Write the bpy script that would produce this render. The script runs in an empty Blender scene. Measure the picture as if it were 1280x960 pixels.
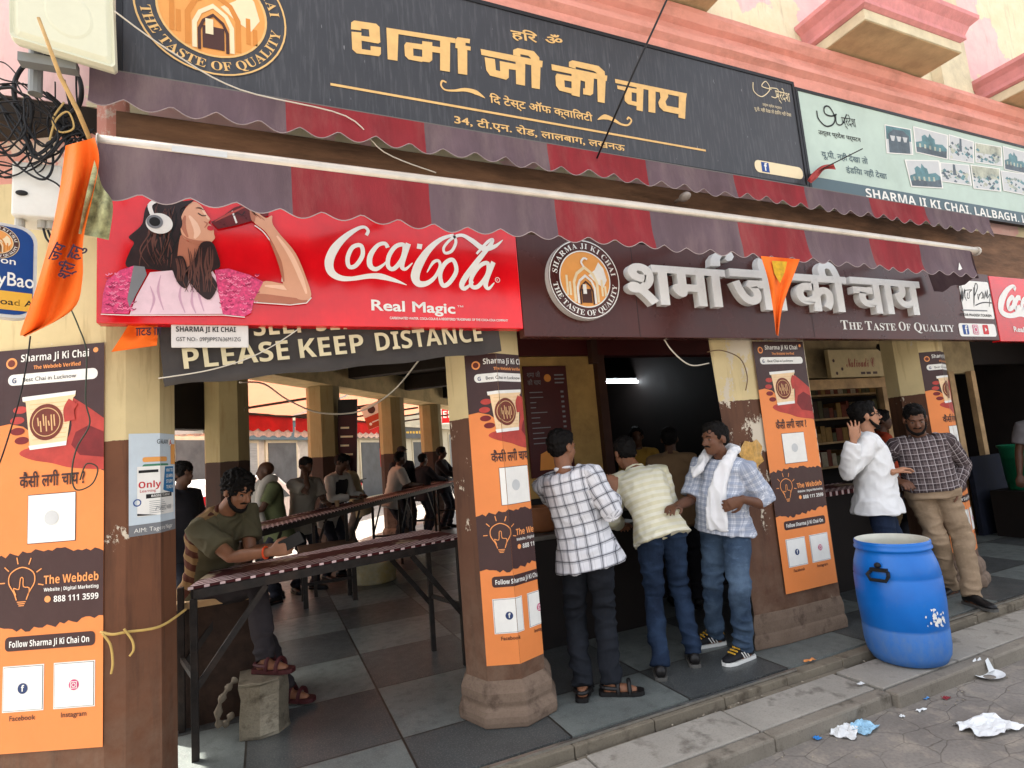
import bpy, bmesh, math, random
from mathutils import Vector as V, Matrix, noise, geometry
random.seed(7)
sc = bpy.context.scene
COL = sc.collection
R = math.radians
# ---------------------------------------------------------------- camera
CAMZ = 1.5
FPX = 707.0
def cam_axes(yaw, pit, rol):
    fwd = V((math.sin(yaw)*math.cos(pit), math.cos(yaw)*math.cos(pit), math.sin(pit)))
    right = V((math.cos(yaw), -math.sin(yaw), 0))
    up = right.cross(fwd)
    return (math.cos(rol)*right + math.sin(rol)*up, -math.sin(rol)*right + math.cos(rol)*up, fwd)
CR, CU, CF = cam_axes(R(23.9), R(6.83), R(-4.70))
cam = bpy.data.cameras.new('camera')
cam.sensor_width = 36
cam.lens = FPX/1280*36
cam.clip_start = .05
cam.clip_end = 500
camo = bpy.data.objects.new('camera', cam)
COL.objects.link(camo)
camo.matrix_world = Matrix(((CR.x, CU.x, -CF.x, 0), (CR.y, CU.y, -CF.y, 0), (CR.z, CU.z, -CF.z, CAMZ), (0, 0, 0, 1)))
sc.camera = camo
# ---------------------------------------------------------------- light
SUN_EL, SUN_AZ = R(56), R(-42)
w = bpy.data.worlds.new('World'); sc.world = w; w.use_nodes = True
nt = w.node_tree
sky = nt.nodes.new('ShaderNodeTexSky'); sky.sky_type = 'NISHITA'; sky.sun_disc = False
sky.sun_elevation = SUN_EL; sky.sun_rotation = SUN_AZ; sky.dust_density = 5; sky.air_density = 1.0; sky.ozone_density = .6
hs = nt.nodes.new('ShaderNodeHueSaturation'); hs.inputs['Saturation'].default_value = .3
nt.links.new(sky.outputs[0], hs.inputs['Color'])
nt.links.new(hs.outputs[0], nt.nodes['Background'].inputs[0])
nt.nodes['Background'].inputs[1].default_value = .15
sl = bpy.data.lights.new('sun', 'SUN'); sl.energy = 5.0; sl.angle = R(.6); sl.color = (1, .95, .86)
so = bpy.data.objects.new('sun', sl); COL.objects.link(so)
tosun = V((math.sin(SUN_AZ)*math.cos(SUN_EL), math.cos(SUN_AZ)*math.cos(SUN_EL), math.sin(SUN_EL)))
so.rotation_euler = tosun.to_track_quat('Z', 'Y').to_euler(); so.location = tosun*60
vs = sc.view_settings
vs.view_transform = 'Standard'; vs.look = 'None'; vs.gamma = 1; vs.use_curve_mapping = False
vs.exposure = 1.85
sc.cycles.max_bounces = 8; sc.cycles.diffuse_bounces = 2; sc.cycles.glossy_bounces = 3
sc.cycles.use_denoising = True
# ---------------------------------------------------------------- from photo sight lines to places in the world
def ray(px, py):
    return CR*((px-640)/FPX) - CU*((py-480)/FPX) + CF
def oy(px, py, Y):
    d = ray(px, py); return d*(Y/d.y) + V((0, 0, CAMZ))
def oz(px, py, Z):
    d = ray(px, py); return d*((Z-CAMZ)/d.z) + V((0, 0, CAMZ))
def dp(px, py, D):
    return ray(px, py)*D + V((0, 0, CAMZ))
# ---------------------------------------------------------------- materials
def lin(r, g, b):
    f = lambda c: c/12.92 if c <= .04045 else ((c+.055)/1.055)**2.4
    return (f(r/255), f(g/255), f(b/255), 1)
MATS = {}
def mat(name, rgb, rough=.6, metal=0, var=.12, scale=6, bump=0, bscale=40, spec=.28, emit=0, dirt=0, dirtcol=(60, 52, 44), stretch=(1, 1, 1), coat=0, alpha=None):
    if name in MATS: return MATS[name]
    m = bpy.data.materials.new(name); m.use_nodes = True; MATS[name] = m
    n = m.node_tree; N = n.nodes; L = n.links
    b = N['Principled BSDF']
    b.inputs['Roughness'].default_value = rough; b.inputs['Metallic'].default_value = metal
    b.inputs['Specular IOR Level'].default_value = spec
    b.inputs['Coat Weight'].default_value = coat
    c = lin(*rgb)
    tc = N.new('ShaderNodeTexCoord'); mp = N.new('ShaderNodeMapping'); mp.inputs['Scale'].default_value = stretch
    L.new(tc.outputs['Object'], mp.inputs[0])
    col = None
    if var > 0:
        nz = N.new('ShaderNodeTexNoise'); nz.inputs['Scale'].default_value = scale; nz.inputs['Detail'].default_value = 6; nz.inputs['Roughness'].default_value = .65
        L.new(mp.outputs[0], nz.inputs['Vector'])
        r = N.new('ShaderNodeValToRGB'); e = r.color_ramp.elements
        e[0].position = .3; e[1].position = .7
        e[0].color = [x*(1-var) for x in c[:3]]+[1]; e[1].color = [min(1, x*(1+var)) for x in c[:3]]+[1]
        L.new(nz.outputs[0], r.inputs[0]); col = r.outputs[0]
        rr = N.new('ShaderNodeMapRange'); rr.inputs[3].default_value = max(.02, rough-.12); rr.inputs[4].default_value = min(1, rough+.12)
        L.new(nz.outputs[0], rr.inputs[0]); L.new(rr.outputs[0], b.inputs['Roughness'])
    if dirt > 0:
        nd = N.new('ShaderNodeTexNoise'); nd.inputs['Scale'].default_value = 2.3; nd.inputs['Detail'].default_value = 9; nd.inputs['Roughness'].default_value = .7
        L.new(mp.outputs[0], nd.inputs['Vector'])
        rd = N.new('ShaderNodeValToRGB'); rd.color_ramp.elements[0].position = .48; rd.color_ramp.elements[1].position = .75
        rd.color_ramp.elements[0].color = (0, 0, 0, 1); rd.color_ramp.elements[1].color = (dirt, dirt, dirt, 1)
        L.new(nd.outputs[0], rd.inputs[0])
        mx = N.new('ShaderNodeMixRGB'); mx.inputs[1].default_value = c; mx.inputs[2].default_value = lin(*dirtcol)
        if col: L.new(col, mx.inputs[1])
        L.new(rd.outputs[0], mx.inputs[0]); col = mx.outputs[0]
    if col: L.new(col, b.inputs['Base Color'])
    else: b.inputs['Base Color'].default_value = c
    if bump > 0:
        nb = N.new('ShaderNodeTexNoise'); nb.inputs['Scale'].default_value = bscale; nb.inputs['Detail'].default_value = 8
        L.new(mp.outputs[0], nb.inputs['Vector'])
        bp = N.new('ShaderNodeBump'); bp.inputs['Strength'].default_value = bump; bp.inputs['Distance'].default_value = .02
        L.new(nb.outputs[0], bp.inputs['Height']); L.new(bp.outputs[0], b.inputs['Normal'])
    if emit:
        b.inputs['Emission Color'].default_value = c; b.inputs['Emission Strength'].default_value = emit
    if alpha is not None: b.inputs['Alpha'].default_value = alpha
    return m
def flat(name, rgb, rough=.5, **k):
    return mat(name, rgb, rough, var=k.pop('var', .05), scale=k.pop('scale', 14), **k)
class NT:
    """little node helper for the patterned materials"""
    def __init__(s, name, rough=.7, spec=.3):
        m = bpy.data.materials.new(name); m.use_nodes = True; MATS[name] = m
        s.m = m; s.N = m.node_tree.nodes; s.L = m.node_tree.links; s.b = s.N['Principled BSDF']
        s.b.inputs['Roughness'].default_value = rough; s.b.inputs['Specular IOR Level'].default_value = spec
    def math(s, op, a, b=0, c=None):
        n = s.N.new('ShaderNodeMath'); n.operation = op
        for i, x in enumerate((a, b) if c is None else (a, b, c)):
            if isinstance(x, (int, float)): n.inputs[i].default_value = x
            else: s.L.new(x, n.inputs[i])
        return n.outputs[0]
    def coords(s, kind='Object'):
        t = s.N.new('ShaderNodeTexCoord'); x = s.N.new('ShaderNodeSeparateXYZ'); s.L.new(t.outputs[kind], x.inputs[0])
        s.vec = t.outputs[kind]
        return x.outputs
    def attr(s, name):
        a = s.N.new('ShaderNodeAttribute'); a.attribute_name = name; x = s.N.new('ShaderNodeSeparateXYZ'); s.L.new(a.outputs['Vector'], x.inputs[0]); s.vec = a.outputs['Vector']
        return x.outputs
    def noise(s, scale, detail=5, vec=None, stretch=None, rough=.6):
        n = s.N.new('ShaderNodeTexNoise'); n.inputs['Scale'].default_value = scale; n.inputs['Detail'].default_value = detail; n.inputs['Roughness'].default_value = rough
        v = vec or s.vec
        if stretch:
            mp = s.N.new('ShaderNodeMapping'); mp.inputs['Scale'].default_value = stretch; s.L.new(v, mp.inputs[0]); v = mp.outputs[0]
        s.L.new(v, n.inputs['Vector']); return n.outputs[0]
    def stripe(s, x, period, width, phase=0):       # 1 inside the stripe
        return s.math('LESS_THAN', s.math('FRACT', s.math('ADD', s.math('DIVIDE', x, period), phase)), width)
    def ramp(s, x, lo, hi):
        n = s.N.new('ShaderNodeMapRange'); s.L.new(x, n.inputs[0]); n.inputs[1].default_value = lo; n.inputs[2].default_value = hi; return n.outputs[0]
    def mix(s, f, a, b, mode='MIX'):
        n = s.N.new('ShaderNodeMixRGB'); n.blend_type = mode
        for i, x in enumerate((f, a, b)):
            if isinstance(x, (int, float)): n.inputs[i].default_value = x
            elif isinstance(x, tuple): n.inputs[i].default_value = lin(*x)
            else: s.L.new(x, n.inputs[i])
        return n.outputs[0]
    def bump(s, h, strength=.3, dist=.01):
        n = s.N.new('ShaderNodeBump'); n.inputs['Strength'].default_value = strength; n.inputs['Distance'].default_value = dist
        s.L.new(h, n.inputs['Height']); s.L.new(n.outputs[0], s.b.inputs['Normal'])
    def out(s, col):
        s.L.new(col, s.b.inputs['Base Color']); return s.m
# ---------------------------------------------------------------- objects
def thing(name, label, cat, loc=(0, 0, 0), group=None):
    o = bpy.data.objects.new(name, None); COL.objects.link(o)
    o.location = loc; o.empty_display_size = .1
    o['label'] = label; o['category'] = cat
    if group: o['group'] = group
    return o
def tag(o, label, cat, group=None):
    o['label'] = label; o['category'] = cat
    if group: o['group'] = group
    return o
def kind(o, k='structure'):
    o['kind'] = k; return o
def wloc(p):
    l = V((0, 0, 0))
    while p is not None:
        l += p.location; p = p.parent
    return l
class MB:
    def __init__(s): s.v = []; s.f = []; s.m = []
    def add(s, vs, fs, mi=0):
        b = len(s.v); s.v += [V(v) for v in vs]; s.f += [tuple(i+b for i in f) for f in fs]; s.m += [mi]*len(fs); return s
    def box(s, lo, hi, mi=0):
        (a, b, c), (d, e, f) = lo, hi
        return s.add([(a, b, c), (d, b, c), (d, e, c), (a, e, c), (a, b, f), (d, b, f), (d, e, f), (a, e, f)],
                     [(0, 3, 2, 1), (4, 5, 6, 7), (0, 1, 5, 4), (1, 2, 6, 5), (2, 3, 7, 6), (3, 0, 4, 7)], mi)
    def bar(s, p, q, wx, wy, mi=0, up=(0, 0, 1)):
        p = V(p); q = V(q); d = (q-p).normalized(); u = V(up)
        if abs(d.dot(u)) > .98: u = V((0, 1, 0))
        x = d.cross(u).normalized()*wx/2; y = x.cross(d).normalized()*wy/2
        vs = [p-x-y, p+x-y, p+x+y, p-x+y, q-x-y, q+x-y, q+x+y, q-x+y]
        return s.add(vs, [(0, 3, 2, 1), (4, 5, 6, 7), (0, 1, 5, 4), (1, 2, 6, 5), (2, 3, 7, 6), (3, 0, 4, 7)], mi)
    def extrude(s, pts, vec, mi=0):
        pts = [V(p) for p in pts]; n = len(pts); vec = V(vec)
        tr = geometry.tessellate_polygon([pts])
        s.add(pts+[p+vec for p in pts], [tuple(t) for t in tr]+[tuple(i+n for i in t) for t in tr]+[(i, (i+1) % n, (i+1) % n+n, i+n) for i in range(n)], mi)
        return s
    def loft(s, rings, mi=0, cap=True, closed=False):
        n = len(rings[0]); b = len(s.v); vs = [p for r in rings for p in r]; fs = []
        k = len(rings)
        for i in range(k if closed else k-1):
            for j in range(n):
                a = i*n+j; c = i*n+(j+1) % n; i2 = ((i+1) % k)*n
                fs.append((a, c, i2+(j+1) % n, i2+j))
        if cap and not closed: fs += [tuple(range(n-1, -1, -1)), tuple((k-1)*n+j for j in range(n))]
        return s.add(vs, fs, mi)
    def tube(s, pts, r, n=8, mi=0, closed=False, cap=True):
        pts = [V(p) for p in pts]; k = len(pts); rs = r if isinstance(r, (list, tuple)) else [r]*k
        rings = []; nx = None
        for i, p in enumerate(pts):
            t = (pts[(i+1) % k]-pts[i-1]) if closed else (pts[min(i+1, k-1)]-pts[max(i-1, 0)])
            if t.length < 1e-9: t = V((0, 0, 1))
            t.normalize()
            if nx is None:
                nx = t.cross(V((0, 0, 1)) if abs(t.z) < .9 else V((1, 0, 0))).normalized()
            else:
                nx = (nx - t*nx.dot(t)).normalized()
            ny = t.cross(nx)
            rings.append([p+(nx*math.cos(a)+ny*math.sin(a))*rs[i] for a in [2*math.pi*j/n for j in range(n)]])
        return s.loft(rings, mi, cap, closed)
    def lathe(s, c, prof, n=32, mi=0, cap=True):
        c = V(c)
        return s.loft([[c+V((r*math.cos(2*math.pi*j/n), r*math.sin(2*math.pi*j/n), z)) for j in range(n)] for r, z in prof], mi, cap)
    def ell(s, c, rx, ry, rz, ax=None, n=14, k=9, mi=0):
        c = V(c); ax = ax or (V((1, 0, 0)), V((0, 1, 0)), V((0, 0, 1)))
        rings = []
        for i in range(k):
            t = -math.pi/2+math.pi*(i+.5)/k
            rings.append([c+ax[0]*(rx*math.cos(t)*math.cos(2*math.pi*j/n))+ax[1]*(ry*math.cos(t)*math.sin(2*math.pi*j/n))+ax[2]*(rz*math.sin(t)) for j in range(n)])
        return s.loft(rings, mi)
    def mesh(s, name, mats, off=V((0, 0, 0)), smooth=False):
        me = bpy.data.meshes.new(name)
        me.from_pydata([tuple(v-off) for v in s.v], [], s.f)
        for m in (mats if isinstance(mats, (list, tuple)) else [mats]): me.materials.append(m)
        me.polygons.foreach_set('material_index', s.m)
        if smooth: me.polygons.foreach_set('use_smooth', [True]*len(s.f))
        me.update(); return me
    def build(s, name, mats, parent=None, smooth=False, bevel=0, recalc=True):
        if parent is not None: off = wloc(parent)
        else:
            xs = [v.x for v in s.v]; ys = [v.y for v in s.v]
            off = V(((min(xs)+max(xs))/2, (min(ys)+max(ys))/2, min(v.z for v in s.v)))
        me = s.mesh(name, mats, off, smooth)
        if recalc or bevel:
            bm = bmesh.new(); bm.from_mesh(me)
            if recalc: bmesh.ops.recalc_face_normals(bm, faces=bm.faces)
            if bevel:
                es = [e for e in bm.edges if len(e.link_faces) == 2 and e.calc_face_angle(0) > .5]
                bmesh.ops.bevel(bm, geom=es, offset=bevel, segments=2, affect='EDGES', profile=.5, clamp_overlap=True)
            bm.to_mesh(me); bm.free()
        o = bpy.data.objects.new(name, me); COL.objects.link(o)
        if parent is not None: o.parent = parent
        else: o.location = off
        return o
def copy_tree(o, parent=None):
    c = o.copy(); COL.objects.link(c)
    if parent is not None: c.parent = parent
    for ch in list(o.children): copy_tree(ch, c)
    return c
def catmull(pts, k=6, closed=False):
    pts = [V(p) for p in pts]; n = len(pts); out = []
    for i in range(n if closed else n-1):
        g = lambda j: pts[j % n] if closed else pts[max(0, min(n-1, j))]
        p0, p1, p2, p3 = g(i-1), g(i), g(i+1), g(i+2)
        for q in range(k):
            t = q/k
            out.append(.5*((2*p1)+(p2-p0)*t+(2*p0-5*p1+4*p2-p3)*t*t+(3*p1-p0-3*p2+p3)*t*t*t))
    if not closed: out.append(pts[-1])
    return out
# ---------------------------------------------------------------- lettering and flat graphics on a face
def SB(t):
    o = ''
    for c in t:
        if 'A' <= c <= 'Z': o += chr(0x1D5D4+ord(c)-65)
        elif 'a' <= c <= 'z': o += chr(0x1D5EE+ord(c)-97)
        elif '0' <= c <= '9': o += chr(0x1D7EC+ord(c)-48)
        else: o += c
    return o
def SE(t):
    o = ''
    for c in t:
        if 'A' <= c <= 'Z': o += chr(0x1D400+ord(c)-65)
        elif 'a' <= c <= 'z': o += chr(0x1D41A+ord(c)-97)
        elif '0' <= c <= '9': o += chr(0x1D7CE+ord(c)-48)
        else: o += c
    return o
def SCR(t):
    o = ''
    for c in t:
        if 'A' <= c <= 'Z': o += chr(0x1D4D0+ord(c)-65)
        elif 'a' <= c <= 'z': o += chr(0x1D4EA+ord(c)-97)
        else: o += c
    return o
TC = {}
def glyphs(t, bold=0):
    """triangles (2-D) of a line of lettering, size 1, with an island index for each"""
    key = (t, bold)
    if key in TC: return TC[key]
    cu = bpy.data.curves.new('lettering', 'FONT'); cu.body = t; cu.size = 1; cu.resolution_u = 3
    ob = bpy.data.objects.new('lettering', cu); COL.objects.link(ob)
    dg = bpy.context.evaluated_depsgraph_get(); e = ob.evaluated_get(dg); me = e.to_mesh()
    me.calc_loop_triangles()
    vs = [v.co.xy.copy() for v in me.vertices]; par = list(range(len(vs)))
    def find(a):
        while par[a] != a: par[a] = par[par[a]]; a = par[a]
        return a
    tr = [tuple(x.vertices) for x in me.loop_triangles]
    for a, b, c in tr: par[find(a)] = find(b); par[find(b)] = find(c)
    ids = {}; out = []
    for x in tr:
        k = ids.setdefault(find(x[0]), len(ids)); out.append(([vs[i] for i in x], k))
    if bold:            # embolden: push every outline point outwards
        edge = {}
        for x in tr:
            if (vs[x[1]]-vs[x[0]]).cross(vs[x[2]]-vs[x[0]]) < 0: x = (x[0], x[2], x[1])
            for i in range(3):
                p, q = x[i], x[(i+1) % 3]
                if (q, p) in edge: edge.pop((q, p))
                else: edge[(p, q)] = 1
        nv = {}
        for p, q in edge:
            d = vs[q]-vs[p]
            if d.length < 1e-7: continue
            n_ = V((d.y, -d.x)).normalized()
            for i in (p, q): nv.setdefault(i, []).append(n_)
        new = {}
        for i, l in nv.items():
            n_ = sum(l, V((0, 0))); L_ = n_.length
            if L_ > 1e-5: n_ = n_/L_; new[i] = n_*bold/max(.5, n_.dot(l[0]))
        for x, _k in out:
            pass
        mv = {i: vs[i]+new.get(i, V((0, 0))) for i in range(len(vs))}
        out = [([mv[i] for i in x], k_[1]) for x, k_ in zip(tr, out)]
        vs = list(mv.values())
    e.to_mesh_clear(); bpy.data.objects.remove(ob); bpy.data.curves.remove(cu)
    xs = [v.x for v in vs] or [0, 1]; ys = [v.y for v in vs] or [0, 1]
    TC[key] = (out, min(xs), max(xs), min(ys), max(ys)); return TC[key]
class Face:
    """a flat face: origin, u direction, v direction; n points out of it"""
    def __init__(s, o, u, v=(0, 0, 1), creases=()):
        s.o = V(o); s.u = V(u).normalized(); s.v = V(v).normalized(); s.n = s.u.cross(s.v).normalized(); s.creases = list(creases)
    def pt(s, u, v, h=0): return s.o+s.u*u+s.v*v+s.n*h
    def uv(s, px, py):
        d = ray(px, py); o = V((0, 0, CAMZ)); t = (s.o-o).dot(s.n)/d.dot(s.n); p = o+d*t-s.o
        return V((p.dot(s.u), p.dot(s.v)))
class BentFace(Face):
    """a sheet wrapped round the corners of a post: ground polyline + height"""
    def __init__(s, poly, z0, u0=0, lean=(0, 0)):
        s.poly = [V(p).to_2d() for p in poly]; s.z0 = z0; s.u0 = u0; s.lean = V(lean); s.creases = []
        L = 0; s.acc = [0]
        for a, b in zip(s.poly, s.poly[1:]): L += (b-a).length; s.acc.append(L)
        s.creases = [a-u0 for a in s.acc[1:-1]]
    def pt(s, u, v, h=0):
        q = u+s.u0; i = 0
        while i < len(s.poly)-2 and q > s.acc[i+1]+1e-6: i += 1
        a, b = s.poly[i], s.poly[i+1]; d = (b-a).normalized(); n = V((d.y, -d.x)); p = a+d*(q-s.acc[i])+n*h+s.lean*v
        return V((p.x, p.y, s.z0+v))
LAY = .0014
class Draw:
    def __init__(s, face, clip=None): s.F = face; s.parts = {}; s.clip = clip
    def tri(s, part, mi, tri, h):
        tris = [tri]
        for c in s.F.creases:
            nxt = []
            for t in tris: nxt += split(t, c)
            tris = nxt
        if s.clip:
            for (ax, val, sg) in s.clip:
                nxt = []
                for t in tris:
                    for q in split(t, val, ax):
                        cc = sum(p[ax] for p in q)/3
                        if (cc-val)*sg > 0: nxt.append(q)
                tris = nxt
        mb = s.parts.setdefault(part, MB())
        for t in tris:
            cu = sum(p[0] for p in t)/3
            mb.add([s.pt3(p, cu, h) for p in t], [(0, 1, 2)], mi)
    def pt3(s, p, cu, h):
        if isinstance(s.F, BentFace):   # keep a corner point on the facet its triangle belongs to
            e = 1e-5 if p[0] < cu else -1e-5
            return s.F.pt(p[0]+e, p[1], h)
        return s.F.pt(p[0], p[1], h)
    def poly(s, part, mi, pts, lay=1):
        pts = [V((p[0], p[1], 0)) for p in pts]
        for t in geometry.tessellate_polygon([pts]): s.tri(part, mi, [pts[i].to_2d() for i in t], lay*LAY)
    def rect(s, part, mi, u0, v0, u1, v1, lay=1): s.poly(part, mi, [(u0, v0), (u1, v0), (u1, v1), (u0, v1)], lay)
    def rrect(s, part, mi, u0, v0, u1, v1, r, lay=1):
        pts = []
        for cx, cy, a0 in ((u1-r, v0+r, -90), (u1-r, v1-r, 0), (u0+r, v1-r, 90), (u0+r, v0+r, 180)):
            for k in range(6): a = R(a0+k*18); pts.append((cx+r*math.cos(a), cy+r*math.sin(a)))
        s.poly(part, mi, pts, lay)
    def disc(s, part, mi, u, v, r, lay=1, ry=None, n=36):
        ry = ry or r; s.poly(part, mi, [(u+r*math.cos(2*math.pi*k/n), v+ry*math.sin(2*math.pi*k/n)) for k in range(n)], lay)
    def ring(s, part, mi, u, v, r0, r1, lay=1, n=48, a0=0, a1=360):
        P = lambda r, k: V((u+r*math.cos(R(a0+(a1-a0)*k/n)), v+r*math.sin(R(a0+(a1-a0)*k/n))))
        for k in range(n):
            a, b, c, d = P(r0, k), P(r1, k), P(r1, k+1), P(r0, k+1)
            s.tri(part, mi, [a, b, c], lay*LAY); s.tri(part, mi, [a, c, d], lay*LAY)
    def stroke(s, part, mi, pts, wd, lay=1, smooth=0, closed=False):
        pts = [V((p[0], p[1])) for p in pts]
        if smooth: pts = catmull(pts, smooth, closed)
        n = len(pts); ws = wd if isinstance(wd, (list, tuple)) else [wd]
        def W(i):
            t = i/max(1, n-1)*(len(ws)-1); k = min(int(t), len(ws)-2) if len(ws) > 1 else 0
            return ws[0] if len(ws) == 1 else ws[k]+(ws[k+1]-ws[k])*(t-k)
        L = []; Rr = []
        for i, p in enumerate(pts):
            a = pts[i-1] if (i > 0 or closed) else None; b = pts[(i+1) % n] if (i < n-1 or closed) else None
            d1 = (p-a).normalized() if a is not None else None; d2 = (b-p).normalized() if b is not None else None
            t = (d1+d2) if (d1 and d2) else (d1 or d2)
            if t.length < 1e-6: t = d1
            t = t.normalized(); nn = V((-t.y, t.x)); sc_ = 1
            if d1 and d2: sc_ = 1/max(.45, abs(nn.dot(V((-d1.y, d1.x)))))
            L.append(p+nn*W(i)/2*sc_); Rr.append(p-nn*W(i)/2*sc_)
        for i in range(n if closed else n-1):
            j = (i+1) % n; h = lay*LAY
            s.tri(part, mi, [L[i], Rr[i], Rr[j]], h); s.tri(part, mi, [L[i], Rr[j], L[j]], h)
    def text(s, part, mi, t, u, v, h=None, wdt=None, align='l', bold=0, lay=2, ang=0, shear=0):
        """t with its baseline starting at u, v; h = capital height, wdt = width it is fitted to"""
        g, x0, x1, y0, y1 = glyphs(t, bold)
        sy = (h or .1)/.72; sx = sy if not wdt else wdt/(x1-x0)
        if h is None and wdt: sy = sx
        W = (x1-x0)*sx; off = {'l': 0, 'c': -W/2, 'r': -W}[align]
        ca, sa = math.cos(ang), math.sin(ang)
        for tr, k in g:
            q = []
            for p in tr:
                a = (p.x-x0)*sx+off+shear*p.y*sy; b = p.y*sy
                q.append(V((u+a*ca-b*sa, v+a*sa+b*ca)))
            s.tri(part, mi, q, lay*LAY+(k % 3)*.00025)
        return W
    def arc_text(s, part, mi, t, u, v, r, h, a_mid, span, bold=0, lay=2, inside=False):
        """letters round a circle; span in degrees; inside=True reads along the bottom"""
        chars = [c for c in t]; ws = []
        for c in chars:
            if c == ' ': ws.append(.3)
            else:
                g = glyphs(c, bold); ws.append(g[2]-g[1]+.08)
        tot = sum(ws); acc = 0
        for c, wc in zip(chars, ws):
            mid = acc+wc/2; acc += wc
            if c == ' ': continue
            f = mid/tot-.5
            a = R(a_mid-f*span) if not inside else R(a_mid+f*span)
            rot = a-math.pi/2 if not inside else a+math.pi/2
            rr = r if not inside else r
            du, dv = math.cos(a)*rr, math.sin(a)*rr
            g, x0, x1, y0, y1 = glyphs(c, bold); sy = h/.72; sx = R(span)*rr/tot
            ca, sa = math.cos(rot), math.sin(rot)
            for tr, k in g:
                q = []
                for p in tr:
                    x = (p.x-(x0+x1)/2)*sx; y = p.y*sy
                    q.append(V((u+du+x*ca-y*sa, v+dv+x*sa+y*ca)))
                s.tri(part, mi, q, lay*LAY)
    def build(s, part, name, mats, parent):
        if part in s.parts: return s.parts[part].build(name, mats, parent, recalc=False)
def split(t, val, ax=0):
    """cut a 2-D triangle where coordinate ax equals val"""
    lo = [p for p in t if p[ax] <= val]; hi = [p for p in t if p[ax] > val]
    if not lo or not hi: return [t]
    def cut(poly, keep):
        out = []
        for i in range(len(poly)):
            a, b = poly[i], poly[(i+1) % len(poly)]; ia = (a[ax]-val)*keep >= 0; ib = (b[ax]-val)*keep >= 0
            if ia: out.append(a)
            if ia != ib:
                k = (val-a[ax])/(b[ax]-a[ax]); out.append(a+(b-a)*k)
        return out
    res = []
    for kp in (-1, 1):
        q = cut(list(t), kp)
        for i in range(1, len(q)-1): res.append([q[0], q[i], q[i+1]])
    return res
def ZM(x0, y0, sc_):
    return lambda pts: [(x0+x/sc_, y0+y/sc_) for x, y in pts]
# ================================================================ SETTING
A0 = V((-.4, 7.7, 0)); SD = V((.6, .8, 0)); SO = V((-.8, .6, 0))      # side colonnade: a point, its direction, outwards
def Q(s, t, z=0): return A0+SD*s+SO*t+V((0, 0, z))
def on_t(px, py, t):
    d = ray(px, py); o = V((0, 0, CAMZ)); pl = A0+SO*t
    return o+d*((pl-o).dot(SO)/d.dot(SO))
# ---- ground materials
def m_paver():
    k = NT('street_pavers', .85); k.coords()
    vo = k.N.new('ShaderNodeTexVoronoi'); vo.feature = 'DISTANCE_TO_EDGE'; vo.inputs['Scale'].default_value = 4.3; vo.inputs['Randomness'].default_value = .75
    mp = k.N.new('ShaderNodeMapping'); mp.inputs['Scale'].default_value = (1, 1.5, 1); k.L.new(k.vec, mp.inputs[0])
    wn = k.N.new('ShaderNodeTexNoise'); wn.inputs['Scale'].default_value = 5
    k.L.new(mp.outputs[0], wn.inputs['Vector'])
    ad = k.N.new('ShaderNodeMixRGB'); ad.inputs[0].default_value = .07; k.L.new(mp.outputs[0], ad.inputs[1]); k.L.new(wn.outputs['Color'], ad.inputs[2])
    k.L.new(ad.outputs[0], vo.inputs['Vector'])
    seam = k.ramp(vo.outputs['Distance'], .0, .018)
    seamn = k.noise(1.7, 4); seam = k.math('MAXIMUM', seam, k.ramp(seamn, .42, .6))
    n1 = k.noise(1.2, 8); n2 = k.noise(60, 6); n3 = k.noise(7, 7)
    c = k.mix(k.ramp(n1, .3, .7), (112, 106, 100), (142, 135, 127))
    c = k.mix(k.ramp(n3, .5, .75), c, (160, 150, 136))
    c = k.mix(k.math('MULTIPLY', k.ramp(n2, .45, .75), .45), c, (84, 79, 75))
    c = k.mix(k.math('MULTIPLY', k.math('SUBTRACT', 1, seam), .55), c, (66, 58, 50))
    k.bump(k.math('ADD', k.math('MULTIPLY', seam, .6), k.math('MULTIPLY', n2, .5)), .5, .012)
    return k.out(c)
def m_concrete(name, a, b, dark, crack=True):
    k = NT(name, .88); k.coords()
    n1 = k.noise(2.2, 9, rough=.7); n2 = k.noise(90, 5); n3 = k.noise(9, 6)
    c = k.mix(k.ramp(n1, .3, .7), a, b)
    c = k.mix(k.math('MULTIPLY', k.ramp(n3, .54, .70), .75), c, dark)
    c = k.mix(k.math('MULTIPLY', k.ramp(n2, .5, .8), .4), c, dark)
    k.bump(k.math('ADD', n2, k.math('MULTIPLY', n3, .8)), .35, .006)
    return k.out(c)
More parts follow.
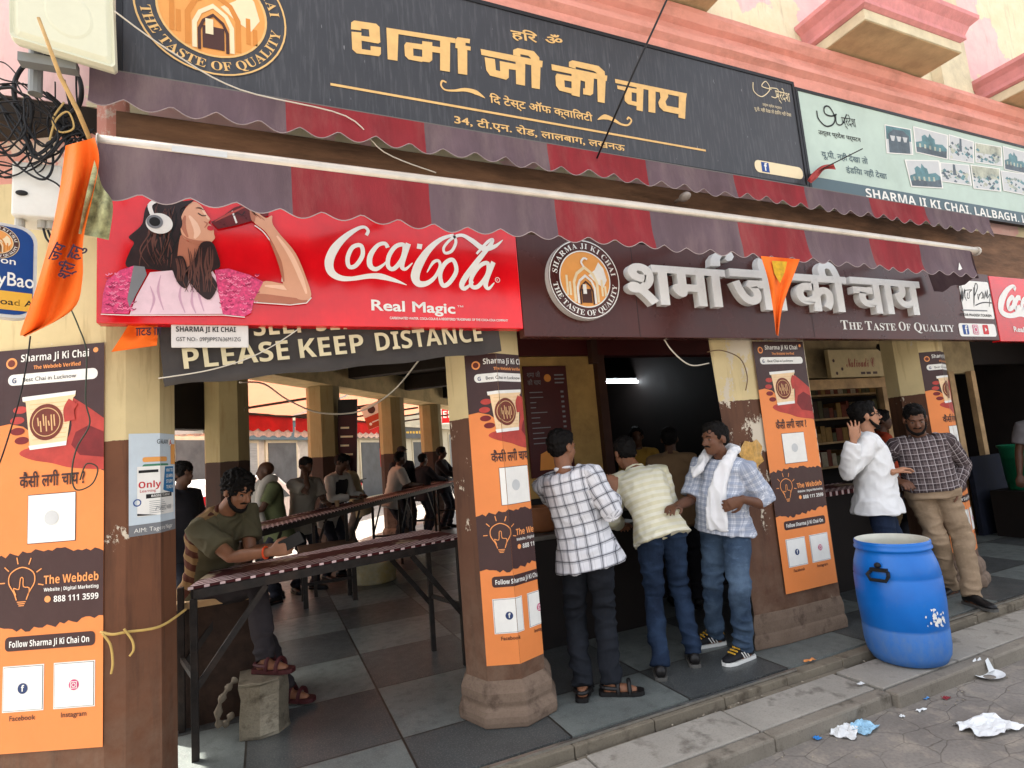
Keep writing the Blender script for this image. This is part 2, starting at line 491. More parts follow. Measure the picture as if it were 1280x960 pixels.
def m_tiles():
    k = NT('slate_tiles', .5, .5); x = k.coords()
    T = .785
    fx = k.math('DIVIDE', k.math('SUBTRACT', x[0], .118), T); fy = k.math('DIVIDE', k.math('SUBTRACT', x[1], 2.935), T)
    chk = k.math('MODULO', k.math('ADD', k.math('ADD', k.math('FLOOR', fx), k.math('FLOOR', fy)), 200), 2)
    ex = k.math('ABSOLUTE', k.math('SUBTRACT', k.math('FRACT', fx), .5)); ey = k.math('ABSOLUTE', k.math('SUBTRACT', k.math('FRACT', fy), .5))
    seam = k.math('GREATER_THAN', k.math('MAXIMUM', ex, ey), .492)
    n1 = k.noise(3, 9, rough=.7); n2 = k.noise(110, 4); n3 = k.noise(14, 8)
    la = k.mix(k.ramp(n1, .3, .7), (88, 93, 92), (114, 120, 116)); da = k.mix(k.ramp(n1, .3, .7), (54, 57, 58), (72, 75, 75))
    c = k.mix(chk, da, la)
    c = k.mix(k.math('MULTIPLY', k.ramp(n3, .5, .72), .5), c, (70, 72, 72))
    c = k.mix(k.math('MULTIPLY', k.ramp(n2, .5, .75), .35), c, (176, 176, 168))
    c = k.mix(seam, c, (40, 36, 32))
    k.L.new(k.ramp(n3, .2, .8), k.b.inputs['Roughness'])
    rr = k.N.new('ShaderNodeMapRange'); k.L.new(n3, rr.inputs[0]); rr.inputs[3].default_value = .22; rr.inputs[4].default_value = .55; k.L.new(rr.outputs[0], k.b.inputs['Roughness'])
    k.bump(k.math('SUBTRACT', k.math('MULTIPLY', n3, .6), seam), .3, .004)
    return k.out(c)
PAV = m_concrete('pavement_stone', (140, 135, 126), (168, 162, 152), (92, 86, 78))
KER = m_concrete('kerb_stone', (116, 108, 97), (142, 134, 122), (72, 65, 56))
STONE = m_concrete('plinth_stone', (104, 86, 72), (136, 116, 100), (70, 54, 44))
TIL = m_tiles()
def sheet(name, pts, z0, z1, m):
    mb = MB(); mb.extrude([V((p[0], p[1], z0)) for p in pts], (0, 0, z1-z0)); return mb.build(name, m)
bigs = MB(); bigs.add([(-150, -150, -.12), (150, -150, -.12), (150, 150, -.12), (-150, 150, -.12)], [(0, 1, 2, 3)])
g = bigs.build('street', m_paver()); kind(g)
FLOOR = [(-1.7, 2.83), (11, 2.83), (11, 9.2), Q(11, .45).xy, Q(0, .45).xy, (-2.1, 6.1)]
o = sheet('shop_floor', FLOOR, -.2, 0, TIL); kind(o)
# pavement slabs with gaps, a kerb row, the threshold strip
slab = MB()
for (x0, x1, ya, yb) in ((-3.4, -.12, 2.34, 2.70), (-.11, 1.43, 2.335, 2.70), (1.44, 2.32, 2.335, 2.705), (2.335, 3.24, 2.34, 2.70), (3.27, 4.9, 2.31, 2.70), (4.91, 6.6, 2.31, 2.70), (6.61, 8.6, 2.32, 2.70), (8.61, 11, 2.32, 2.7)):
    slab.box((x0, ya+.09, -.2), (x1, yb, -.045+random.uniform(-.004, .004)))
o = slab.build('pavement', PAV, bevel=.006); kind(o)
kb = MB()
for (x0, x1, y) in ((-3.4, -.3, 2.335), (-.295, 1.62, 2.333), (1.625, 2.33, 2.335), (2.335, 3.25, 2.338), (3.255, 4.2, 2.3), (4.205, 5.6, 2.303), (5.605, 7.2, 2.3), (7.205, 11, 2.305)):
    kb.box((x0, y, -.2), (x1, y+.085, -.043+random.uniform(-.004, .003)))
o = kb.build('kerb', KER, bevel=.012); kind(o)
th = MB()
rnd = random.Random(3)
for i in range(24):
    x0 = -1.6+i*.5
    th.box((x0, 2.745, -.2), (x0+.495, 2.826, -.008+rnd.uniform(-.008, .002)))
    th.box((x0, 2.705, -.2), (x0+.49, 2.742, -.052+rnd.uniform(-.02, .004)))
o = th.build('threshold', m_concrete('threshold_stone', (104, 96, 84), (132, 122, 106), (66, 56, 46)), bevel=.006); kind(o)
STEEL = mat('steel', (188, 186, 180), .32, .9, var=.15, scale=20)
mb = MB(); mb.box((.95, 2.775, -.006), (3.02, 2.795, .006)); mb.box((4.3, 2.775, -.006), (7.2, 2.795, .006))
tag(mb.build('shutter_track', STEEL), 'thin bright steel strip let into the doorstep along the shop front', 'metal strip')
# ---- painted posts
def m_paint(name, split_z=1.72, peel=.5, top=(216, 196, 148), low=(100, 66, 48), hi=None, hi_z=2.7):
    k = NT(name, .7); x = k.coords()
    n1 = k.noise(2.0, 8, rough=.65); n2 = k.noise(9, 8, rough=.7); n3 = k.noise(3.2, 10, rough=.75, stretch=(1.5, 1.5, .8)); n4 = k.noise(7, 6, stretch=(2.5, 2.5, .25))
    edge = k.math('ADD', x[2], k.math('MULTIPLY', k.math('SUBTRACT', n2, .5), .03))
    up = k.math('GREATER_THAN', edge, split_z)
    t = k.mix(k.ramp(n1, .3, .7), tuple(int(c*.9) for c in top), top)
    t = k.mix(k.math('MULTIPLY', k.ramp(n4, .55, .75), .55), t, (128, 96, 58))
    l = k.mix(k.ramp(n1, .3, .7), tuple(int(c*.82) for c in low), low)
    l = k.mix(k.math('MULTIPLY', k.ramp(n4, .48, .7), .7), l, (66, 42, 30))
    l = k.mix(k.math('MULTIPLY', k.math('MULTIPLY', k.ramp(x[2], .95, .15), k.ramp(n2, .3, .65)), .65), l, (128, 106, 88))
    c = k.mix(up, l, t)
    if hi:
        c = k.mix(k.math('GREATER_THAN', edge, hi_z), c, k.mix(k.ramp(n3, .5, .54), hi, (226, 206, 190)))
    zz = k.math('MULTIPLY', k.ramp(x[2], 1.25, .5), .16*peel)
    chip = k.ramp(k.math('SUBTRACT', k.math('ADD', n3, k.math('MULTIPLY', n2, .32)), zz), .86-.2*peel, .875-.2*peel)
    c = k.mix(chip, c, (204, 192, 172))
    k.bump(k.math('ADD', k.math('MULTIPLY', n2, .5), k.math('MULTIPLY', chip, .5)), .4, .008)
    return k.out(c)
PAINT = m_paint('post_paint', 1.72, .42)
PAINT3 = m_paint('post_paint_peeling', 1.74, .95)
PAINT1 = m_paint('pier_paint', 1.70, .38, low=(116, 74, 50), hi=(214, 150, 134), hi_z=2.98)
def octagon(c, r, a0): return [V((c[0]+r*math.cos(R(a0+45*k)), c[1]+r*math.sin(R(a0+45*k)), 0)) for k in range(8)]
def post(name, label, foot, m, z1, plinth, z0=0, group=None, top=None):
    c = sum(foot, V((0, 0, 0)))/len(foot)
    t = thing(name, label, 'pillar', (c.x, c.y, z0), group)
    def ring(f, z): return [V((c.x+(p.x-c.x)*f, c.y+(p.y-c.y)*f, z)) for p in foot]
    MB().loft([ring(1.0, z0+(.2 if plinth else 0)), [V((p.x, p.y, z1)) for p in (top or foot)]]).build('shaft', m, t)
    if plinth:
        prof = [(1+(f-1)*plinth, z) for f, z in ((1.22, 0), (1.25, .03), (1.245, .06), (1.20, .085), (1.13, .1), (1.165, .13), (1.16, .175), (1.09, .21), (1.005, .235))]
        mb = MB(); mb.loft([ring(f, z0+z) for f, z in prof]); mb.build('plinth', STONE, t, bevel=.008)
    return t
# pillar at the centre of the picture and the one at the right: octagons turned as seen
P2 = [V((1.111, 3.18, 0)), V((1.283, 3.10, 0)), V((1.462, 3.165, 0))]
def oct_from(p1):   # p1 = corner between the two front facets; facets at -25, +20, +65 ... degrees
    pts = [p1-V((math.cos(R(-25)), math.sin(R(-25)), 0))*.19]; a = -25
    for k in range(7):
        pts.append(pts[-1]+V((math.cos(R(a)), math.sin(R(a)), 0))*.19); a += 45
    return pts
O2 = oct_from(V((1.283, 3.10, 0))); O4 = oct_from(V((5.70, 3.13, 0)))
post('pillar', 'octagonal brown and cream pillar with the wrapped poster, in the middle of the shop front', O2, PAINT, 3.2, True)
post('pillar', 'octagonal pillar behind the man in the brown plaid shirt', O4, PAINT, 3.2, True)
F3 = [V(p+(0,)) for p in ((3.10, 3.15), (3.36, 3.12), (3.93, 3.115), (4.03, 3.27), (4.0, 3.62), (3.58, 3.62))]
post('pillar', 'wide pillar with peeling paint and torn bill scraps beside the man with the towel', F3, PAINT3, 3.2, .35, top=[V((2.96, 3.17, 0))]+F3[1:-1]+[V((3.42, 3.62, 0))])
def hit_az(px, py, p, ang):      # where the sight line's ground track meets the line from p at this angle
    d = ray(px, py).xy; e = V((math.cos(R(ang)), math.sin(R(ang)))); den = d.x*e.y-d.y*e.x
    k = (p.x*e.y-p.y*e.x)/den; return V((d.x*k, d.y*k, 0))
E0 = V((-.665, 3.10, 0)); EU = V((math.cos(R(-25)), math.sin(R(-25)), 0))
EL = E0-EU*.62
E1 = hit_az(157, 700, E0, 8); E2 = hit_az(201, 700, E1, 30); E3 = hit_az(220, 700, E2, 74)
post('pillar', 'broad corner pier with the flat poster and paper flyer, at the left edge', [EL, E0, E1, E2, E3, E3+V((-.2, .35, 0)), EL+V((.1, .45, 0))], PAINT1, 4.3, False)
# ---- the building above
PINK = (226, 138, 128)
def m_wall():
    k = NT('upper_wall_paint', .8); x = k.coords()
    n1 = k.noise(.9, 7, rough=.6); n2 = k.noise(6, 8, rough=.7); n3 = k.noise(8, 5, stretch=(2, 2, .3))
    patch = k.ramp(n1, .505, .515)
    c = k.mix(patch, k.mix(k.ramp(n2, .3, .7), (238, 190, 188), (244, 210, 204)), k.mix(k.ramp(n2, .3, .7), (226, 214, 176), (240, 230, 200)))
    c = k.mix(k.math('MULTIPLY', k.ramp(n3, .56, .75), .35), c, (140, 104, 84))
    k.bump(k.math('ADD', n2, k.math('MULTIPLY', patch, .5)), .3, .01); return k.out(c)
WALL = m_wall()
CORN = mat('cornice_paint', (226, 158, 144), .8, var=.09, scale=7, bump=.4, bscale=18, dirt=.55, dirtcol=(130, 88, 72), stretch=(.8, 1, 1.4))
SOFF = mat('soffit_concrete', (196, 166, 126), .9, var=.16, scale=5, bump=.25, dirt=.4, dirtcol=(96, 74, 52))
CREAM = mat('slab_edge_paint', (222, 210, 178), .8, var=.1, scale=8, bump=.2, dirt=.35, dirtcol=(130, 108, 82))
MOUL = mat('moulding_paint', (222, 150, 150), .75, var=.12, scale=9, bump=.25, dirt=.35, dirtcol=(140, 96, 84))
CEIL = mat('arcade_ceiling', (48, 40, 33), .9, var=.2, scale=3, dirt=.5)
DARKWOOD = mat('old_wood', (112, 84, 64), .85, var=.5, scale=5, bump=.4, bscale=20, dirt=.6, dirtcol=(34, 26, 22), stretch=(.4, 1, 2))
bld = thing('building', 'pink and cream old building over the arcade with projecting balconies', 'building', (4, 6, 0))
up = [(-1.5, 3.12), (11, 3.12), (11, 9.2), Q(11, .3).xy, Q(0, .3).xy, (-1.9, 6.1)]
mb = MB(); mb.extrude([V((p[0], p[1], 3.33)) for p in up], (0, 0, 7.2)); mb.build('upper_wall', WALL, bld)
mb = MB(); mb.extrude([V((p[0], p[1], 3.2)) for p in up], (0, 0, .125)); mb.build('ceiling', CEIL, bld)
prof = [(3.12, 4.27), (3.0, 4.27), (2.975, 4.40), (2.93, 4.43), (2.93, 4.47), (2.985, 4.49), (2.99, 4.58), (2.95, 4.60), (2.92, 4.65), (2.92, 4.69), (2.98, 4.705), (3.12, 4.705)]
mb = MB(); n = 60; rings = []
rr_ = random.Random(5)
for i in range(n+1):
    x = -1.3+i*12.3/n; rings.append([V((x, y+(rr_.uniform(-.003, .003) if y < 3.1 else 0), z+(rr_.uniform(-.002, .002) if 4.28 < z < 4.7 else 0))) for y, z in prof])
mb.loft(rings); mb.build('cornice', CORN, bld)
mb = MB(); mb.box((-.62, 3.07, 2.72), (11, 3.6, 3.30)); mb.build('lintel', DARKWOOD, bld)
for bx in (1.88, 4.51, 7.14):
    x0, x1 = bx, bx+1.31
    mb = MB(); mb.box((x0+.012, 2.602, 4.71), (x1-.012, 3.118, 4.712+.02)); b = mb.build('balcony', SOFF, bld)
    mb = MB(); mb.box((x0, 2.59, 4.716), (x1, 3.117, 4.81)); mb.build('slab_edge', CREAM, b, bevel=.006)
    mb = MB(); rings = []
    for e, z in ((0, 4.813), (.035, 4.83), (.03, 4.87), (.06, 4.94), (.115, 4.985), (.12, 5.02), (.0, 5.03)):
        rings.append([V((x0-e, 2.59-e, z)), V((x1+e, 2.59-e, z)), V((x1+e, 3.117, z)), V((x0-e, 3.117, z))])
    mb.loft(rings); mb.build('moulding', MOUL, b)
# pilaster strips on the upper wall
for px_ in (6.35, 8.9):
    mb = MB(); mb.box((px_, 3.02, 4.72), (px_+.5, 3.117, 9)); mb.build('pilaster', CREAM, bld)
# ---- side colonnade towards the other street
POSTB = m_paint('side_post_paint_shaded', 1.66, .2, top=(168, 150, 106), low=(66, 46, 36))  # cream and brown made darker: the arcade's dimness is put into the colour
names = ['second pillar of the side colonnade, behind the seated man', 'side colonnade pillar carrying the dark board', 'side colonnade pillar beside the tilted hanging sign', 'last side colonnade pillar next to the small red sign']
cols = []
for i, (px_, lab) in enumerate(zip((285, 408, 494, 543), names)):
    p = on_t(px_, 600, 0); foot = octagon((p.x, p.y), .255, 22.5+53)
    cols.append(post('pillar', 'cream and brown '+lab, foot, POSTB, 2.76, True)); p.z = 0
mb = MB()
def qbox(mb, s0, s1, t0, t1, z0, z1, mi=0):
    a = [Q(s0, t0), Q(s1, t0), Q(s1, t1), Q(s0, t1)]
    return mb.extrude([V((p.x, p.y, z0)) for p in a], (0, 0, z1-z0), mi)
qbox(mb, -2.2, 12, -.24, .24, 2.765, 3.195); mb.build('side_lintel', mat('side_lintel_paint', (214, 190, 140), .8, var=.15, scale=3, dirt=.5), bld)
for k in range(5):   # beams crossing the arcade ceiling
    s = k*2.2+.3; p = Q(s, -.3); q_ = p-SO*4
    if k == 0: q_ = p-SO*2.5
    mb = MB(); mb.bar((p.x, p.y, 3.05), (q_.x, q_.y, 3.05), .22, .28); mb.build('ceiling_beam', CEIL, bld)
# ================================================================ TEA STALL INSIDE
BLK = mat('shade_black_paint', (30, 24, 22), .7, var=.3, scale=5)  # near-black base colour stands in for the deep indoor shade
MAR = mat('maroon_board', (66, 16, 16), .5, var=.2, scale=4)
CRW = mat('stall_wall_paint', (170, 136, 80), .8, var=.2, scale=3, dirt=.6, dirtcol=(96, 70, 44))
st = thing('tea_stall', 'dark tea stall room with cream front wall and maroon beam behind the customers', 'stall', (3.2, 5.5, 0))
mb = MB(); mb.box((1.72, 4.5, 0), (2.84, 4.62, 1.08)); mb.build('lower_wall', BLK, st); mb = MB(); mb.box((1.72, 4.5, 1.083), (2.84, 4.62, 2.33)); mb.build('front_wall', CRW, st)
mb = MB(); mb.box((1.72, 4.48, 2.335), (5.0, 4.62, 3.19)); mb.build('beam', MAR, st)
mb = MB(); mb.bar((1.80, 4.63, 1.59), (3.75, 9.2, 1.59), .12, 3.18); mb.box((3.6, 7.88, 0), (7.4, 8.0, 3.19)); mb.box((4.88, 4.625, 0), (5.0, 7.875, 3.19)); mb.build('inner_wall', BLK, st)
for lo, hi in (((2.845, 4.44, 0), (2.93, 4.60, 2.333)), ((4.75, 4.44, 0), (4.86, 4.60, 2.333)), ((2.78, 4.40, 2.25), (2.842, 4.478, 3.1))):
    mb = MB(); mb.box(lo, hi); mb.build('door_post', mat('door_frame_wood', (58, 34, 26), .5, var=.3, scale=6), st)
mb = MB(); mb.box((2.0, 4.465, 2.62), (2.62, 4.476, 3.02)); mb.build('upper_board', MAR, st)
# counter with vessels
ct = thing('counter', 'dark service counter with steel top inside the stall', 'counter', (3.85, 4.9, 0))
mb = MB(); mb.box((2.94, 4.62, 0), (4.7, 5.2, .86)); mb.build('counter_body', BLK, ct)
mb = MB(); mb.box((2.935, 4.59, .862), (4.74, 5.23, .90)); mb.build('counter_top', mat('counter_steel', (120, 118, 112), .35, .8, var=.2), ct, bevel=.006)
COPPER = mat('brown_clay', (120, 74, 44), .6)
def vessel(x, y, z, r, h, m, lab, cat='pot'):
    t = thing('tea_pot', lab, cat, (x, y, z))
    MB().lathe((x, y, z), [(r*.8, 0), (r, .02), (r*1.02, h*.7), (r*1.08, h*.92), (r*1.12, h), (r*1.0, h), (r*.95, h*.8), (.0, h*.78)], 24).build('pot', m, t, smooth=True)
    mb = MB()
    for sx in (-1, 1): mb.tube([(x+sx*r*1.05, y-.03, z+h*.75), (x+sx*r*1.3, y-.02, z+h*.8), (x+sx*r*1.3, y+.02, z+h*.8), (x+sx*r*1.05, y+.03, z+h*.75)], .008)
    mb.build('handle', m, t, smooth=True)
ALU = mat('aluminium', (176, 174, 168), .35, .9, var=.15)
vessel(3.2, 4.85, .901, .16, .22, ALU, 'wide aluminium pot on the stall counter behind the first customer')
vessel(4.28, 4.8, .901, .12, .16, ALU, 'small aluminium pot on the stall counter beside the towel man')
LAMP = mat('tube_glow', (240, 248, 255), .4, var=0, emit=14)
def tube_light(a, b, lab):
    t = thing('tube_light', lab, 'light', ((V(a)+V(b))/2))
    MB().tube([a, b], .014, 10).build('glass_tube', LAMP, t, smooth=True)
    mb = MB(); mb.bar(V(a)+V((0, .03, .03)), V(b)+V((0, .03, .03)), .035, .05); mb.build('fitting', mat('fitting_white', (170, 172, 172), .5), t)
tube_light(oy(747, 478, 6.6), oy(810, 477, 6.6), 'horizontal lit tube light deep inside the stall')
tube_light(oy(833, 480, 6.9), oy(846, 485, 6.9), 'short lit tube lamp to the right of the long one in the stall')
# dark wall shelf with rows of jars
tk = thing('shelf', 'dark wall shelf with rows of jars at the back of the stall', 'shelf', (4.4, 7.6, 1.2))
mb = MB()
for z in (1.25, 1.6, 1.95): mb.box((3.2, 7.6, z), (6.2, 7.86, z+.03))
mb.build('board', mat('shelf_wood', (70, 50, 38), .7), tk)
mb = MB(); rj = random.Random(2)
for z in (1.281, 1.631, 1.981):
    x = 3.3
    while x < 6.1:
        h = rj.uniform(.1, .22); r = rj.uniform(.035, .06); mb.lathe((x, 7.72, z), [(r, 0), (r, h*.75), (r*.6, h*.85), (r*.6, h)], 10); x += r*2+rj.uniform(.02, .1)
o = mb.build('jars', mat('jar_glass', (120, 116, 104), .25, var=.5, scale=3), tk); kind(o, 'stuff')
# second room at the right with its cream sign board
s2 = thing('side_shop', 'dim neighbouring shop with wooden door frames to the right of the wide pillar', 'shop', (6.6, 5.5, 0))
WOODL = mat('worn_door_wood', (184, 152, 112), .8, var=.3, scale=5, dirt=.5)
p0 = oy(1046, 600, 4.7).x
mb = MB(); mb.box((5.005, 4.7, 0), (5.5, 4.82, 3.19)); mb.box((5.505, 4.7, 2.08), (9.3, 4.82, 3.19)); mb.box((7.28, 4.7, 0), (7.75, 4.82, 2.075)); mb.build('front_wall', mat('side_wall_paint', (168, 148, 112), .85, var=.25, scale=3, dirt=.7), s2)
for lo, hi in (((5.5, 4.63, 0), (5.62, 4.695, 2.07)), ((7.13, 4.63, 0), (7.25, 4.695, 2.07)), ((5.62, 4.63, 1.93), (7.13, 4.695, 2.05)), ((8.5, 4.6, 0), (8.62, 4.69, 2.1)), ((9.05, 4.62, 0), (9.15, 4.69, 2.1))):
    mb = MB(); mb.box(lo, hi); mb.build('door_post', WOODL, s2)
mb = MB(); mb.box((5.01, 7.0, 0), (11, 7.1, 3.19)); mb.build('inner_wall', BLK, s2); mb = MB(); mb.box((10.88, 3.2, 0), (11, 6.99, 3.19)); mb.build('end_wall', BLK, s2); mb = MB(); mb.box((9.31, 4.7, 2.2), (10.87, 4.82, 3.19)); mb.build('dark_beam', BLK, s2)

# dark stove counter under the menu board, with vessels
sc2 = thing('stove_counter', 'low dark stove counter with steel edge under the menu board', 'counter', (2.3, 4.25, 0))
mb = MB(); mb.box((1.86, 4.06, 0), (2.86, 4.44, .80)); mb.build('counter_body', BLK, sc2)
mb = MB(); mb.box((1.84, 4.04, .803), (2.88, 4.46, .84)); mb.build('counter_top', mat('dark_steel', (96, 92, 88), .4, .7, var=.3), sc2, bevel=.004)
vessel(2.05, 4.25, .842, .11, .2, COPPER, 'brown clay pot on the low stove counter beside the middle pillar')
vessel(2.62, 4.24, .842, .13, .16, ALU, 'dented aluminium pot on the low stove counter in front of the plaid shirt man')
gs_ = thing('goods_shelf', 'dim wall shelf stacked with packets inside the neighbouring shop', 'shelf', (7, 6.8, .8))
mb = MB()
for z in (.8, 1.2, 1.6, 2.0): mb.box((5.2, 6.62, z), (10.6, 6.98, z+.03))
mb.build('board', WOODL, gs_)
mb = MB(); rj = random.Random(6); PKT = [flat('packet_%s' % n_, c_, .5, var=.3) for n_, c_ in (('rust', (112, 58, 42)), ('gold', (140, 108, 60)), ('olive', (84, 80, 56)), ('cream', (160, 146, 122)), ('umber', (70, 54, 44)))]
for z in (.831, 1.231, 1.631, 2.031):
    x = 5.25
    while x < 10.5:
        w_ = rj.uniform(.06, .16); h = rj.uniform(.12, .3); mb.box((x, 6.66, z), (x+w_-.01, 6.9, z+h), rj.randrange(5)); x += w_
kind(mb.build('packets', PKT, gs_), 'stuff')
# ================================================================ SIGNS ON THE SHOP FRONT
def m_streaky(name, rgb, streak=(150, 150, 150), amt=.5, rough=.35, gloss=.5):
    k = NT(name, rough, gloss); k.coords()
    n1 = k.noise(1.5, 6); n2 = k.noise(14, 4, stretch=(4, 1, .35)); n3 = k.noise(30, 2, stretch=(1.6, 1, .3))
    c = k.mix(k.ramp(n1, .3, .7), tuple(int(x*.85) for x in rgb), tuple(min(255, int(x*1.15)) for x in rgb))
    c = k.mix(k.math('MULTIPLY', k.ramp(n2, .5, .8), amt*.35), c, streak)
    c = k.mix(k.math('MULTIPLY', k.ramp(n3, .735, .75), amt), c, streak)
    rr = k.N.new('ShaderNodeMapRange'); k.L.new(n1, rr.inputs[0]); rr.inputs[3].default_value = max(.03, rough-.12); rr.inputs[4].default_value = rough+.15; k.L.new(rr.outputs[0], k.b.inputs['Roughness'])
    return k.out(c)
TOPB = m_streaky('weathered_black_board', (48, 48, 52), (150, 150, 152), .5, .42)
GOLD = flat('gold_lettering', (222, 180, 116), .45, var=.1)
WHT = flat('white_print', (232, 230, 224), .5)
BLKP = flat('black_print', (26, 24, 24), .5)
REDB = m_streaky('red_gloss_board', (214, 14, 26), (236, 60, 50), .25, .16, .6)
BRNB = m_streaky('brown_gloss_board', (72, 36, 32), (120, 96, 90), .18, .26, .3)
FRAME = mat('dark_frame', (40, 40, 42), .4, .3)
ORNG = flat('orange_print', (228, 158, 84), .5)
AMBR = flat('amber_print', (206, 132, 58), .5)
CREAMP = flat('cream_print', (232, 214, 176), .5)
BRNP = flat('brown_print', (74, 46, 40), .5)
GRYP = flat('grey_print', (120, 122, 126), .5)
BLUP = flat('blue_print', (40, 74, 140), .5)
PNKP = flat('pink_print', (204, 70, 120), .5)
LGRY = flat('pale_grey_print', (196, 198, 198), .5)
SKIN_P = flat('printed_skin', (214, 158, 128), .4)
SKIN_PD = flat('printed_skin_shade', (176, 112, 88), .4)
HAIR_P = flat('printed_hair', (42, 28, 28), .4, var=.3)
def board(name, label, x0, x1, z0, z1, Y, th, m, cat='sign', fm=None, fw=.02):
    t = thing(name, label, cat, ((x0+x1)/2, Y+th, z0))
    MB().box((x0, Y, z0), (x1, Y+th, z1)).build('board', m, t, bevel=.004)
    if fm:
        mb = MB(); e = .006
        mb.box((x0-e, Y-e, z0-e), (x1+e, Y+th*.8, z0+fw)); mb.box((x0-e, Y-e, z1-fw), (x1+e, Y+th*.8, z1+e))
        mb.box((x0-e, Y-e-.001, z0+fw+.0005), (x0+fw, Y+th*.8, z1-fw-.0005)); mb.box((x1-fw, Y-e-.001, z0+fw+.0005), (x1+e, Y+th*.8, z1-fw-.0005)); mb.build('frame', fm, t)
    return t, Draw(Face((x0, Y, z0), (1, 0, 0)))
def fit(D, part, mi, t, p0, p1, ptop, bold=0, lay=2, hk=1.0, shear=0):
    a = D.F.uv(*p0); b = D.F.uv(*p1); c = D.F.uv(*ptop)
    h = (c-a).y*hk; dv = b-a
    D.text(part, mi, t, a.x, a.y, h=h, wdt=dv.length, bold=bold, lay=lay, ang=math.atan2(dv.y, dv.x), shear=shear)
def tpoly(D, part, mi, pts, lay=2): D.poly(part, mi, [D.F.uv(*p) for p in pts], lay)
def tstroke(D, part, mi, pts, wpx, lay=2, smooth=5, closed=False):
    uv = [D.F.uv(*p) for p in pts]
    q = D.F.uv(pts[0][0]+10, pts[0][1]); r_ = D.F.uv(pts[0][0], pts[0][1]+10); s = ((q-uv[0]).length+(r_-uv[0]).length)/20
    D.stroke(part, mi, uv, [x*s for x in wpx] if isinstance(wpx, (list, tuple)) else wpx*s, lay, smooth, closed)
def emblem(D, part, u, v, r, mi, lay=2):
    """round emblem with an arched gate; mi = dict ring, line, sun, stone, dark, pale, txt"""
    D.disc(part, mi['ring'], u, v, r, lay, n=56)
    D.ring(part, mi['line'], u, v, r*.965, r*.99, lay+1)
    D.disc(part, mi['sun'], u, v, r*.70, lay+1, n=48)
    D.ring(part, mi['line'], u, v, r*.69, r*.72, lay+2)
    def gate(w, h, base, t, m, L):
        pts = [(u-w, v+base), (u-w, v+base+h*.55), (u-w*.7, v+base+h*.8), (u, v+base+h), (u+w*.7, v+base+h*.8), (u+w, v+base+h*.55), (u+w, v+base), (u+w-t, v+base), (u+w-t, v+base+h*.52), (u+(w-t)*.7, v+base+h*.74), (u, v+base+h-t*1.3), (u-(w-t)*.7, v+base+h*.74), (u-w+t, v+base+h*.52), (u-w+t, v+base)]
        D.poly(part, m, pts, L)
    gate(r*.36, r*.92, -r*.58, r*.07, mi['stone'], lay+2); gate(r*.27, r*.74, -r*.62, r*.06, mi['pale'], lay+3); gate(r*.2, r*.6, -r*.64, r*.04, mi['dark'], lay+4)
    D.rect(part, mi['dark'], u-r*.14, v-r*.6, u+r*.14, v-r*.25, lay+3); D.rect(part, mi['pale'], u-r*.1, v-r*.38, u+r*.0, v-r*.14, lay+5)
    for sx, hh in ((-.52, .5), (-.44, .34), (.46, .42), (.55, .26)): D.rect(part, mi['stone'], u+r*(sx-.03), v-r*.42, u+r*(sx+.03), v-r*.42+r*hh, lay+2)
    D.poly(part, mi['pale'], [(u+r*.1, v+r*.1), (u+r*.3, v+r*.25), (u+r*.42, v+r*.45), (u+r*.55, v+r*.3), (u+r*.62, v), (u+r*.5, v-r*.2), (u+r*.3, v-r*.08)], lay+1.5)
    D.stroke(part, mi['pale'], [(u-r*.02, v+r*.3), (u-r*.08, v+r*.42), (u, v+r*.52), (u+r*.1, v+r*.5)], r*.05, lay+5, 4)
    D.arc_text(part, mi['txt'], SE('SHARMA JI KI CHAI'), u, v, r*.775, r*.14, 90, 165, lay=lay+2)
    D.arc_text(part, mi['txt'], SE('THE TASTE OF QUALITY'), u, v, r*.915, r*.14, 270, 165, lay=lay+2, inside=True)
